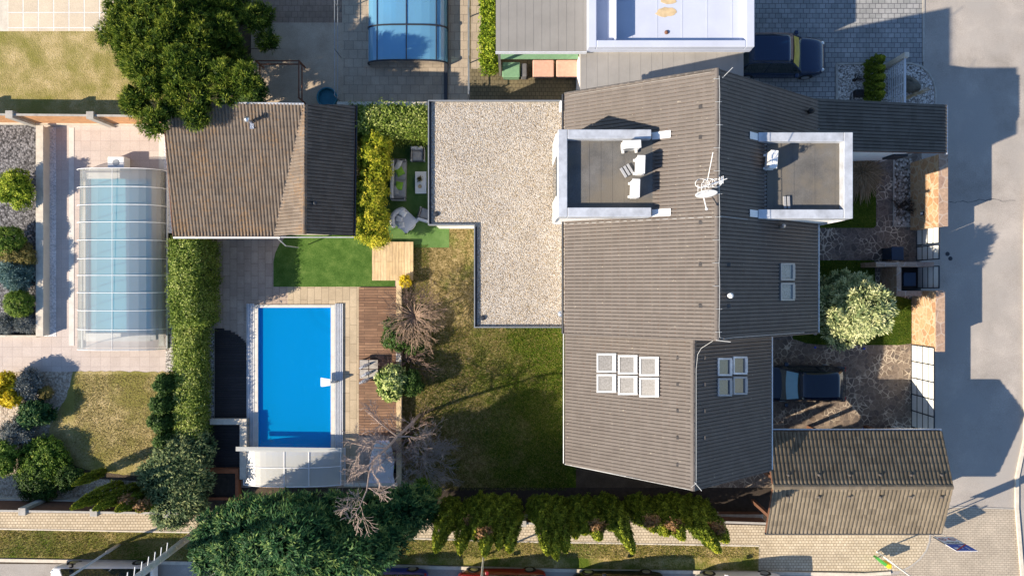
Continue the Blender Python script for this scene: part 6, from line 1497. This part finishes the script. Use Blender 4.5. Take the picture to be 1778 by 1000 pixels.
# blue panel: little house, figures and car, struck through in red
m = MB(); y_ = by + .007
m.box(xm - .38, xm - .18, y_, y_ + .002, zB + .42, zB + .58); m.add([(xm - .41, y_, zB + .58), (xm - .15, y_, zB + .58), (xm - .28, y_, zB + .70)], [(0, 2, 1)])
m.box(xm + .02, xm + .26, y_, y_ + .002, zB + .16, zB + .22); m.box(xm + .07, xm + .20, y_, y_ + .002, zB + .22, zB + .27)
m.box(xm + .20, xm + .25, y_, y_ + .002, zB + .38, zB + .58); disc(m, xm + .225, zB + .63, .04, y_ + .001, 12); m.box(xm - .02, xm + .02, y_, y_ + .002, zB + .36, zB + .50); disc(m, xm, zB + .54, .032, y_ + .001, 12)
m.build("pictogram", "sign_white", bpn)
m = MB(); d1 = Vector((x1 - .05, 0, zB + .06)); d2 = Vector((x0 + .05, 0, zC - .05)); dd = (d2 - d1).normalized(); nn_ = Vector((-dd.z, 0, dd.x)) * .035
m.add([(q.x, by + .012, q.z) for q in (d1 - nn_, d2 - nn_, d2 + nn_, d1 + nn_)], [(0, 3, 2, 1)]); m.build("red_bar", "sign_red", bpn)

# =====================================================================
# VEGETATION
# =====================================================================
# great pine
c = Vector((-15.95, 11.85, 0)); t = thing("pine_tree", "big dense green pine overhanging the workshop roof", "tree", tuple(c))
m = MB(); m.tube([c, c + Vector((.1, .05, 1.5)), c + Vector((-.05, 0, 3)), c + Vector((0, 0, 3.8))], [.26, .2, .09, .03], 10)
for k in range(40):
    z = .8 + k * .07; a = k * 2.4; r_ = 3.4 * (1 - max(0, z - 1.5) / 3.2); m.tube([c + Vector((0, 0, z)), c + Vector((math.cos(a) * r_ * .5, math.sin(a) * r_ * .5, z + .15)), c + Vector((math.cos(a) * r_, math.sin(a) * r_, z + .2))], [.06, .04, .015], 5)
m.build("trunk", "trunk", t)
lob = []
for k in range(64):
    u = (k + .5) / 64; a = k * 2.39996; R_ = 3.75 * math.sqrt(u) * random.uniform(.86, 1.06) * (1 + .10 * math.sin(3 * a + 1) + .07 * math.sin(5 * a)); z = 1.1 + 2.7 * (1 - u ** 1.3) * random.uniform(.8, 1.05)
    q = random.uniform(.42, .72); lx, ly = c.x + math.cos(a) * R_, c.y + math.sin(a) * R_ * 1.02
    if ly < c.y - 1.2: z2 = max(z, 4.5 + random.uniform(-.1, .3)); kf = (1 - z2 / H) / (1 - z / H); lx, ly, z = lx * kf, ly * kf, z2
    lob.append(((lx, ly, z), (q, q, q * .8)))
lob.append(((c.x, c.y, 2.2), (2.6, 2.6, 1.1)))
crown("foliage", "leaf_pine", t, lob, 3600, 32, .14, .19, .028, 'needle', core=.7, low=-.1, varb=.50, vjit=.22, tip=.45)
shrub(438, 158, .9, .72, "leaf_dark", "dark round bush at the foot of the big pine beside the workshop", name="bush", L=.1, W=.06)
# hedges
def hedge(label, px0, py0, px1, py1, z, mat, n, L, W, name="hedge", **kw):
    x0, x1, y0, y1 = px_rect(px0, py0, px1, py1, z); t = thing(name, label, "hedge", ((x0 + x1) / 2, (y0 + y1) / 2, 0)); hedge_mesh("foliage", mat, t, x0, x1, y0, y1, z, n, L, W, **kw)
    m = MB()
    k = 0
    L_ = max(y1 - y0, x1 - x0); n_ = max(2, int(L_ / 1.2))
    for i in range(n_):
        f = (i + .5) / n_; cx_, cy_ = ((x0 + x1) / 2, y0 + (y1 - y0) * f) if y1 - y0 > x1 - x0 else (x0 + (x1 - x0) * f, (y0 + y1) / 2)
        m.tube([(cx_, cy_, 0), (cx_ + .05, cy_, z * .7)], [.05, .025], 5)
    m.build("stems", "trunk", t); return t
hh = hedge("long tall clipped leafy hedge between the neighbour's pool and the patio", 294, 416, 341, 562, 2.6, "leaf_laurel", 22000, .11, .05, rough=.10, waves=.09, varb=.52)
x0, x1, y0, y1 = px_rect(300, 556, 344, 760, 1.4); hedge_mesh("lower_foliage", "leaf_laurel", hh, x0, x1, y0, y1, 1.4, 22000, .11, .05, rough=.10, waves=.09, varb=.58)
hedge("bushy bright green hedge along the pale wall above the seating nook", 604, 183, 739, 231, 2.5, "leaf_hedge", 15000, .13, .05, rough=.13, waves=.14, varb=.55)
yh = thing("bamboo_hedge", "tall yellow green bamboo hedge left of the garden sofa", "hedge", tuple(P(645, 330, 0)))
lob = [((P(px, py, z).x, P(px, py, z).y, z), (rx, ry, rz_)) for px, py, z, rx, ry, rz_ in ((655, 252, 1.9, .62, .6, .7), (646, 277, 2.0, .72, .6, .7), (655, 300, 1.8, .6, .6, .8), (640, 318, 2.0, .62, .6, .6), (650, 338, 1.8, .55, .55, .8), (637, 360, 2.0, .68, .62, .7), (650, 378, 1.8, .62, .6, .8), (640, 398, 1.9, .72, .6, .6), (657, 412, 1.5, .5, .45, .7), (632, 335, 1.2, .5, .6, .6))]
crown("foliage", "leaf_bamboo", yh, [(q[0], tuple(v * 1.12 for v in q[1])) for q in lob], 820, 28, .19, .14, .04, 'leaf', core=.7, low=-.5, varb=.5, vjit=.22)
m = MB()
for k in range(26): q = P(random.uniform(636, 658), random.uniform(250, 415)); m.tube([(q.x, q.y, 0), (q.x + random.uniform(-.2, .2), q.y, 1.9)], .014, 4)
m.build("canes", "leaf_olive", yh)
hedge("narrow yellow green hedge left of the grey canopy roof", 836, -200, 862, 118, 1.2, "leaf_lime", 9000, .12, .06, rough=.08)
# left neighbour's bed shrubs
shrub(27, 327, 1.0, .92, "leaf_lime", "large bright green round shrub in the left pebble bed", L=.10, W=.05, lobes=6, rc=.15, dens=1.3)
shrub(16, 420, .8, .75, "leaf_green", "dark green clipped ball just above the brown tinged shrub", name="ball_bush", L=.06, W=.04, rc=.1, dens=1.1)
shrub(30, 444, .6, .85, "leaf_olive", "olive brown low shrub squeezed between the green ball and blue spruce", L=.09, W=.04, rc=.13, lobes=4, squash=(1.2, .7))
shrub(30, 480, .7, .85, "leaf_bluespruce", "pale blue green dwarf spruce in the left bed", style='needle', L=.12, W=.03, rc=.13, lobes=5, squash=(1, .85), dens=1.5, cat="dwarf conifer", name="dwarf_spruce")
shrub(34, 527, .7, .66, "leaf_green", "smooth clipped green ball below the blue dwarf spruce", name="ball_bush", L=.05, W=.035, rc=.09, dens=1.3)
shrub(12, 561, .4, .45, "leaf_grey", "grey lavender cushion at the left of the lower bed end", name="lavender", style='needle', L=.12, W=.02, rc=.12)
shrub(46, 561, .4, .45, "leaf_grey", "grey lavender cushion next to the low wall corner", name="lavender", style='needle', L=.12, W=.02, rc=.12)
# lower left garden
shrub(8, 680, .9, .85, "leaf_yellow", "vivid yellow leaved shrub at the left picture edge", L=.12, W=.08, rc=.16, lobes=5)
shrub(50, 668, .6, .72, "leaf_grey", "rounded grey shrub beside the yellow one", style='needle', L=.13, W=.03, rc=.14, lobes=4)
shrub(80, 682, .4, .32, "leaf_olive", "tiny brown ball bush on the gravel path", name="ball_bush", L=.05, W=.03, rc=.08)
shrub(62, 716, .5, .80, "leaf_juniper", "dark spreading juniper between gravel path and lawn", style='spray', L=.16, W=.05, rc=.15, lobes=5, squash=(1.1, .8), cat="juniper", name="juniper")
shrub(30, 750, .5, .75, "leaf_grey", "grey mottled shrub below the spreading juniper", style='needle', L=.12, W=.03, rc=.14, lobes=5)
shrub(5, 795, .8, .85, "leaf_green", "green shrub cut by the left edge above the brown fence", L=.1, W=.06, rc=.15, lobes=4)
shrub(75, 800, .5, 1.25, "leaf_green", rz=.45, label="broad dark green bush with a lighter patch below the pale lawn", L=.10, W=.05, rc=.16, lobes=7, dens=1.2, varb=.38)
shrub(60, 835, .5, 1.1, "leaf_dark", rz=.45, label="deep green spreading shrub behind the lower left fence", L=.1, W=.05, rc=.16, lobes=6)
shrub(118, 825, .4, .75, "leaf_dark", rz=.35, label="dark shrub at the bottom tip of the pale lawn", L=.1, W=.05, rc=.15, lobes=4)
for k, (px, py, r_) in enumerate(((291, 668, .52), (286, 700, .55), (288, 732, .55), (291, 762, .5))):
    shrub(px, py, 1.1, r_, "leaf_dark", ["topmost", "second", "third", "lowest"][k] + " of the four dark conifers between pale lawn and tall hedge", cat="conifer", name="small_conifer", style='spray', L=.14, W=.06, rc=.15, lobes=4, rz=1.0, group="dark conifers beside the pale lawn")
# leaning column conifers lower left (tall, seen from the side)
def thuja(base, h, r, variant, label, group, brown=False, scale_n=1.0):
    t = thing("thuja", label, "thuja", tuple(base), group)
    o = bpy.data.objects.new("foliage", TH[variant]); link(o, t); o.scale = (r / .7, r / .7, h * 1.1 / 5.0); o.rotation_euler[2] = random.uniform(0, 6.28)
    m = MB(); m.tube([base, base + Vector((0, 0, h * .8))], [.07, .03], 6); m.build("trunk", "trunk", t)
    if brown:
        a = random.uniform(1.0, 2.6); q = Vector((base.x + r * .5 * math.cos(a), base.y + r * .5 * math.sin(a), h * random.uniform(.72, .95)))
        crown("dead_foliage", "leaf_thuja_brown", t, [(tuple(q), (.30, .22, .55))], 34, 14, .17, .12, .06, core=0)
    return t
TH = []
for k in range(5):
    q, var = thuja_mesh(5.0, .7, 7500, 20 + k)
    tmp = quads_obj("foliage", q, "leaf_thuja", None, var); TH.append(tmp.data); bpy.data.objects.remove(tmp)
# inner dark core so the columns are not see-through
G1 = "columnar conifers above the lower left fence"
def from_top(tx, ty, a): return P(CX + (tx - CX) * a, CY + (ty - CY) * a), H * (1 - a)
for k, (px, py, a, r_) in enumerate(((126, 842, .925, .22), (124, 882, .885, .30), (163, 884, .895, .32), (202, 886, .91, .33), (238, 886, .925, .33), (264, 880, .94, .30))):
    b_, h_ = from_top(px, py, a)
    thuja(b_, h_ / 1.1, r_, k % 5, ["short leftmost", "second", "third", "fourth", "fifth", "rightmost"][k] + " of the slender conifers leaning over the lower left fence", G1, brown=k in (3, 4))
G2 = "thuja trees of the left half row"; G3 = "thuja trees of the right half row"
ords = ["first", "second", "third", "fourth", "fifth", "sixth", "seventh", "eighth", "ninth", "tenth", "eleventh", "twelfth", "thirteenth", "fourteenth", "fifteenth", "sixteenth", "seventeenth", "eighteenth", "nineteenth", "twentieth"]
topL = [(757, 955, 0), (772, 930, 0), (799, 958, 0), (811, 925, 1), (825, 935, 0), (842, 962, 1), (850, 928, 0), (866, 950, 0), (871, 918, 1), (885, 955, 0), (892, 922, 0)]
topR = [(951, 960, 0), (966, 967, 0), (970, 918, 0), (982, 955, 0), (1000, 932, 0), (1017, 925, 0), (1041, 935, 1), (1067, 918, 0), (1088, 937, 0), (1099, 957, 0), (1115, 908, 0), (1136, 921, 1), (1159, 927, 0), (1186, 934, 1), (1197, 911, 0), (1222, 931, 0), (1237, 919, 0), (1248, 956, 0), (1262, 938, 1)]
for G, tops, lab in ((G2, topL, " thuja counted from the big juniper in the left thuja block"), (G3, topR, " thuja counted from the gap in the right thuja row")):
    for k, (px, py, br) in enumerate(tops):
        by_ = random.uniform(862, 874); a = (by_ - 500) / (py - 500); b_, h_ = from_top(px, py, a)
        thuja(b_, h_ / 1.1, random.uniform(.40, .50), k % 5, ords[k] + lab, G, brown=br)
thuja(P(925, 868), 2.9, .33, 1, "single slim thuja standing in the gap of the row", None)
# big juniper at the bottom and its pale neighbour
def juniper(label, lobes, mat, trunk_px, h, clumps, name="juniper_tree", per=24, L=.19, W=.06):
    b = P(*trunk_px); t = thing(name, label, "tree", tuple(b)); m = MB(); m.tube([b, b + Vector((.1, 0, h * .5)), b + Vector((0, 0, h))], [.22, .14, .03], 8)
    for (cc, rr) in lobes: m.tube([b + Vector((0, 0, h * .3)), Vector(cc)], [.08, .02], 5)
    m.build("trunk", "trunk", t); crown("foliage", mat, t, lobes, clumps, per, .24, L, W, 'spray', core=.66, low=-.3, varb=.42, vjit=.26, tip=.5); return t
def lb(px, py, z, rx, ry, rz_): q = P(px, py, z); return ((q.x, q.y, z), (rx, ry, rz_))
big = [lb(390, 925, 2.6, 1.4, 1.2, 1.1), (lb(440, 903, 3.2, 1.5, 1.0, 1.2)), lb(500, 893, 3.8, 1.6, .95, 1.3), lb(560, 897, 4.0, 1.6, 1.0, 1.4), lb(620, 897, 3.8, 1.5, 1.0, 1.3), lb(675, 902, 3.0, 1.3, 1.1, 1.2),
       lb(420, 955, 3.6, 1.3, 1.1, 1.2), lb(480, 945, 4.8, 1.5, 1.2, 1.3), lb(545, 945, 5.2, 1.6, 1.2, 1.4), lb(610, 945, 4.8, 1.4, 1.1, 1.3), lb(660, 935, 4.0, 1.2, 1.0, 1.2), lb(380, 960, 2.6, 1.1, 1.0, 1.0), lb(510, 985, 4.8, 1.1, .8, 1.0), lb(575, 985, 4.8, 1.0, .8, 1.0), lb(455, 985, 3.8, 1.1, .8, .9), lb(640, 965, 3.4, 1.0, .8, .9),
       lb(700, 880, 3.2, 1.0, .9, 1.0), lb(728, 884, 2.6, .8, .9, 1.0), lb(520, 930, 6.0, 1.3, 1.1, 1.0)]
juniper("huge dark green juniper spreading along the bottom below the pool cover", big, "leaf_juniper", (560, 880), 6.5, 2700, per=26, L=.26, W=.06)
pale = [lb(310, 790, 1.2, 1.1, 1.0, .65), lb(338, 775, 1.0, .9, .9, .65), lb(298, 830, 1.3, 1.3, 1.2, .65), lb(335, 830, 1.1, .9, 1.1, .65), lb(272, 822, 1.0, .8, .8, .6), lb(303, 865, 1.3, 1.3, 1.1, .65), lb(300, 890, 1.0, .9, .7, .7), lb(335, 862, 1.3, .7, .9, .6)]
juniper("pale blue green bushy conifer at the bottom end of the tall hedge", pale, "leaf_juniper_pale", (325, 830), 1.6, 1100)
# silvery pine in the front garden
b = P(1436, 532); t = thing("silver_pine", "pale silvery green pine on the front lawn near the road", "tree", tuple(b)); m = MB(); m.tube([b, b + Vector((0, 0, 4.4))], [.13, .03], 8); m.build("trunk", "trunk", t)
lob = []
for k in range(26):
    z = .9 + 4.0 * (k / 26); a = k * 2.39996; R_ = 1.55 * (1 - max(0, (z - 1.4) / 4.6)) * random.uniform(.7, 1.0); lob.append(((b.x + math.cos(a) * R_, b.y + math.sin(a) * R_, z), (random.uniform(.45, .62),) * 2 + (random.uniform(.4, .6),)))
lob.append(((b.x, b.y, 4.7), (.4, .4, .7))); lob.append(((b.x, b.y, 2.6), (1.1, 1.1, 1.2)))
crown("foliage", "leaf_silverpine", t, lob, 950, 24, .17, .18, .045, 'needle', core=.7, low=-.3, varb=.55, vjit=.2, tip=.35)
m = MB()
for k in range(11): a = 2.2 + k * .2; m.ball((b.x + .1 + 1.55 * math.cos(a), b.y + 1.55 * math.sin(a), .12), random.uniform(.10, .17), 8, 6, (1, 1, .8), .1)
o = m.build("rim_stones", "concrete", smooth=True); o["kind"] = "stuff"; o["label"] = "grey stones edging the silvery pine"
# lawn-side shrubs
shrub(688, 580, 1.0, .80, "leaf_dark", "dark green dense shrub at the corner of the wooden deck", L=.12, W=.07, rc=.15, lobes=5, varb=.45, squash=(1, 1.05), dens=1.2)
shrub(720, 598, .7, .55, "leaf_dark", "small dark evergreen tucked under the bare round shrub", L=.11, W=.06, rc=.14, lobes=3)
shrub(680, 666, 1.0, .86, "leaf_rhodo", "glossy pale tipped rhododendron beside the wooden deck", L=.17, W=.07, rc=.14, lobes=6, varb=.6, vjit=.24, dens=1.3, squash=(.95, 1.1))
shrub(716, 668, .9, .65, "leaf_dark", "dark evergreen bush right of the rhododendron", L=.12, W=.06, rc=.14, lobes=4)
shrub(704, 488, .5, .28, "leaf_yellow", "small yellow and green plant at the foot of the timber platform", L=.08, W=.04, rc=.1, cat="plant", name="small_plant", varb=.55)
shrub(738, 850, 1.6, .7, "leaf_green", "leafy green bush under the grey bare crown next to the first thuja", L=.12, W=.06, rc=.16, lobes=4)
# bare shrubs and trees
def bare(name, label, base, mat, gens, cat="shrub", twig=None):
    t = thing(name, label, cat, tuple(base)); m = MB(); gens(m, base); m.build("branches", mat, t); return t
def weeping(m, b):
    top = b + Vector((0, 0, 1.5)); m.tube([b, b + Vector((.03, 0, .8)), top], [.10, .08, .07], 8)
    for k in range(34):
        a = 2 * math.pi * k / 34 + random.uniform(-.1, .1); R_ = random.uniform(.9, 1.45); pts = []
        for j in range(7): u = j / 6; pts.append(top + Vector((math.cos(a + .25 * u * random.uniform(-1, 1)) * R_ * u, math.sin(a + .1 * u) * R_ * u, .55 * math.sin(u * 2.6) - .35 * u * u + random.uniform(-.03, .03))))
        m.tube(pts, [.038 * (1 - .75 * j / 6) for j in range(7)], 5, cap=False)
        for j in range(2, 7):
            for s in (1, 2): bare_branches(m, pts[j], Vector((math.cos(a + random.uniform(-.9, .9)), math.sin(a + random.uniform(-.9, .9)), random.uniform(-.1, .35))), random.uniform(.25, .5), .012, 1, .5, 0, .007, (1, 2), .2, 3)
bare("weeping_shrub", "round leafless weeping shrub with curling brown branches on the lawn edge", P(728, 546), "bark_brown", weeping)
def twiggy(n, L, spr, r0=.02, up=1.0, dep=2):
    def f(m, b):
        for k in range(n):
            a = random.uniform(0, 2 * math.pi); e = random.uniform(.3, 1.0) * spr; bare_branches(m, b + Vector((math.cos(a) * .1, math.sin(a) * .1, 0)), Vector((math.cos(a) * e, math.sin(a) * e, up)), L, r0, dep, .5, 0, .006, (2, 3), .16, 4)
    return f
bare("bare_bush", "reddish leafless bush above the rhododendron", P(708, 630), "bark_mauve", twiggy(16, .95, 1.2, .024, .8))
bare("bare_bush", "grey leafless bush with fine twigs at the lower lawn corner", P(732, 800), "bark_grey", twiggy(13, 1.2, 1.0, .026, .8, 3))
bare("bare_bush", "brown leafless bush left of the grey one beside the retaining wall", P(720, 755), "bark_mauve", twiggy(15, 1.15, 1.1, .026, .8))
shrub(735, 770, .7, .6, "leaf_olive", "low brown green undergrowth beneath the bare bushes", L=.08, W=.04, rc=.14, lobes=3, low=-.1)
def leaning(m, b):
    pts = [b, P(715, 735, 1.5), P(690, 758, 2.8), P(672, 778, 3.8), P(650, 797, 4.8), P(641, 822, 5.6), P(637, 850, 6.2), P(624, 880, 6.8), P(606, 905, 7.3)]
    rr = [.085, .078, .07, .06, .048, .038, .028, .02, .009]; m.tube(pts, rr, 8, cap=False)
    for i in range(2, len(pts)):
        d = (pts[i] - pts[i - 1]).normalized()
        for k in range(3 if i > 3 else 2):
            ax = Vector((random.gauss(0, 1), random.gauss(0, 1), random.gauss(0, .5))).cross(d).normalized(); nd = (d * .45 + ax * .9).normalized()
            bare_branches(m, pts[i].lerp(pts[i - 1], random.random()), nd, random.uniform(.5, .9), max(.011, rr[i] * .3), 2, .55, 0, .0075, (2, 3), .2, 4)
    for (q, px, py, z) in ((3, 606, 768, 4.0), (2, 740, 765, 2.8), (4, 616, 826, 5.0), (2, 634, 712, 3.0)):
        e = P(px, py, z); s = pts[q]; mid = s.lerp(e, .5) + Vector((random.uniform(-.2, .2), random.uniform(-.2, .2), .3)); m.tube([s, mid, e], [.04, .028, .012], 6, cap=False)
        for k in range(6): bare_branches(m, s.lerp(mid, .4).lerp(e, k / 8), (e - s + Vector((random.gauss(0, 1.2), random.gauss(0, 1.2), random.gauss(0, .5)))).normalized(), random.uniform(.5, .8), .014, 2, .6, 0, .007, (2, 3), .2, 3)
bare("bare_tree", "leafless pale barked tree arching from the lawn edge over the pink lounger", P(728, 720), "bark_pale", leaning, "tree")
# dried ornamental grass
b = P(1488, 300); t = thing("ornamental_grass", "dried straw coloured ornamental grass beside the right dormer wall", "ornamental grass", tuple(b)); n = 2600
a = rng.uniform(0, 2 * math.pi, n); el = rng.uniform(.2, 1.0, n); st = np.stack([b.x + rng.normal(0, .1, n), b.y + rng.normal(0, .12, n), np.full(n, .02)], -1); Q = []
V = []; 
dirx = np.stack([np.cos(a), np.sin(a)], -1); Lg = rng.uniform(.8, 1.45, n)
def pt(u): return np.stack([st[:, 0] + dirx[:, 0] * Lg * u * (.35 + .65 * u) * el, st[:, 1] + dirx[:, 1] * Lg * u * (.35 + .65 * u) * el * 1.05 - .25 * u * u, .02 + Lg * (u * 1.1 - .75 * u * u) * 1.0], -1)
side = np.stack([-np.sin(a), np.cos(a), np.zeros(n)], -1) * .009
for u0, u1 in ((0, .33), (.33, .66), (.66, 1.0)): V.append(np.stack([pt(u0) - side, pt(u0) + side, pt(u1) + side * .7, pt(u1) - side * .7], 1).reshape(-1, 3))
V = np.concatenate(V); quads_obj("blades", V, "straw", t, np.tile(np.clip(rng.normal(.5, .25, n), 0, 1), 3))
# dwarf conifers beside the screen, dead grass and twig on the gravel
for k, py in enumerate((112, 128, 143, 158, 171)):
    b = P(1507, py + 4); t = thing("dwarf_conifer", ["topmost", "second", "middle", "fourth", "lowest"][k] + " of the five dwarf conifers in front of the lattice screen", "dwarf conifer", tuple(b), "dwarf conifers in the gravel bed")
    o = bpy.data.objects.new("foliage", TH[(k * 2) % 5]); link(o, t); o.scale = (.42, .42, .30); o.rotation_euler[2] = k * 1.1
p = P(1484, 139); t = thing("dead_twig", "little dead twig plant on the left of the gravel bed", "plant", tuple(p)); m = MB()
for k in range(6): bare_branches(m, p, Vector((random.uniform(.0, 1), random.uniform(.0, .8), .5)), .3, .016, 1, .5)
m.ball((p.x - .05, p.y - .03, .06), .09, 8, 6, (1.3, 1, .8), .2); m.build("stems", "soil", t)
p = P(1562, 176); e = P(1612, 155, .35); t = thing("dried_grass", "dried brown grass tuft leaning across the gravel by the boulder", "plant", tuple(p)); m = MB()
for k in range(40): m.tube([p + Vector((random.gauss(0, .06), random.gauss(0, .05), .02)), p.lerp(e, .5) + Vector((random.gauss(0, .06), random.gauss(0, .05), .22)), e + Vector((random.gauss(0, .12), random.gauss(0, .08), random.gauss(0, .05)))], [.008, .007, .003], 3, cap=False)
m.build("blades", "dry_straw", t)
# pruned brown plant on the bark bed
p = P(1565, 362); t = thing("pruned_shrub", "low dark brown pruned shrub on the bark bed", "shrub", tuple(p)); m = MB(); twiggy(14, .35, 1.0, .012)(m, p); m.build("branches", "soil", t)
# real tufts on the grass
def tufts(name, label, region, n, z, hmin, hmax, varm, excl=(), w=.012):
    xs = rng.uniform(region[0], region[2], n); yy = rng.uniform(region[1], region[3], n)
    keep = np.ones(n, bool)
    if "verge" in name: keep &= (yy > 919 + xs * .0225) & (yy < 965 + xs * .016)
    for e in excl: keep &= ~((xs > e[0]) & (xs < e[2]) & (yy > e[1]) & (yy < e[3]))
    xs, yy = xs[keep], yy[keep]; n = len(xs); C = np.stack([(xs - CX) / U, -(yy - CY) / U, np.full(n, z)], -1)
    dn = np.sin(C[:, 0] * 1.7 + 1) * np.sin(C[:, 1] * 1.9) * .5 + np.sin(C[:, 0] * .6) * np.cos(C[:, 1] * .7 + .5) * .5
    hgt = rng.uniform(hmin, hmax, n) * (1 + .3 * dn); a = rng.uniform(0, 6.28, n); tilt = rng.uniform(.3, 1.2, n)
    ax = np.stack([np.cos(a) * tilt, np.sin(a) * tilt, np.ones(n)], -1); ax = unit(ax); sd = np.stack([-np.sin(a), np.cos(a), np.zeros(n)], -1) * w
    V = np.stack([C - sd, C + sd, C + ax * hgt[:, None] + sd * .4, C + ax * hgt[:, None] - sd * .4], 1).reshape(-1, 3)
    o = quads_obj(name, V, "grass_blade", None, np.clip(rng.normal(varm, .22, n) - dn * .18, 0, 1)); o["kind"] = "stuff"; o["label"] = label
tufts("grass", "short mixed green and dry grass of the garden lawn", (697, 395, 985, 850), 90000, .02, .03, .08, .5, ((745, 170, 985, 567), (640, 395, 780, 425)))
tufts("verge_grass", "rough dry grass on the verge along the street", (-5, 920, 1317, 985), 46000, .025, .04, .10, .8, ((-5, 968, 1400, 990),))
tufts("front_grass", "green grass around the silvery pine", (1410, 452, 1582, 598), 12000, .022, .03, .07, .2, ((1515, 440, 1590, 520),))
tufts("pale_grass", "dry pale grass of the left neighbour's lawn", (130, 650, 300, 800), 16000, .022, .02, .06, .95)
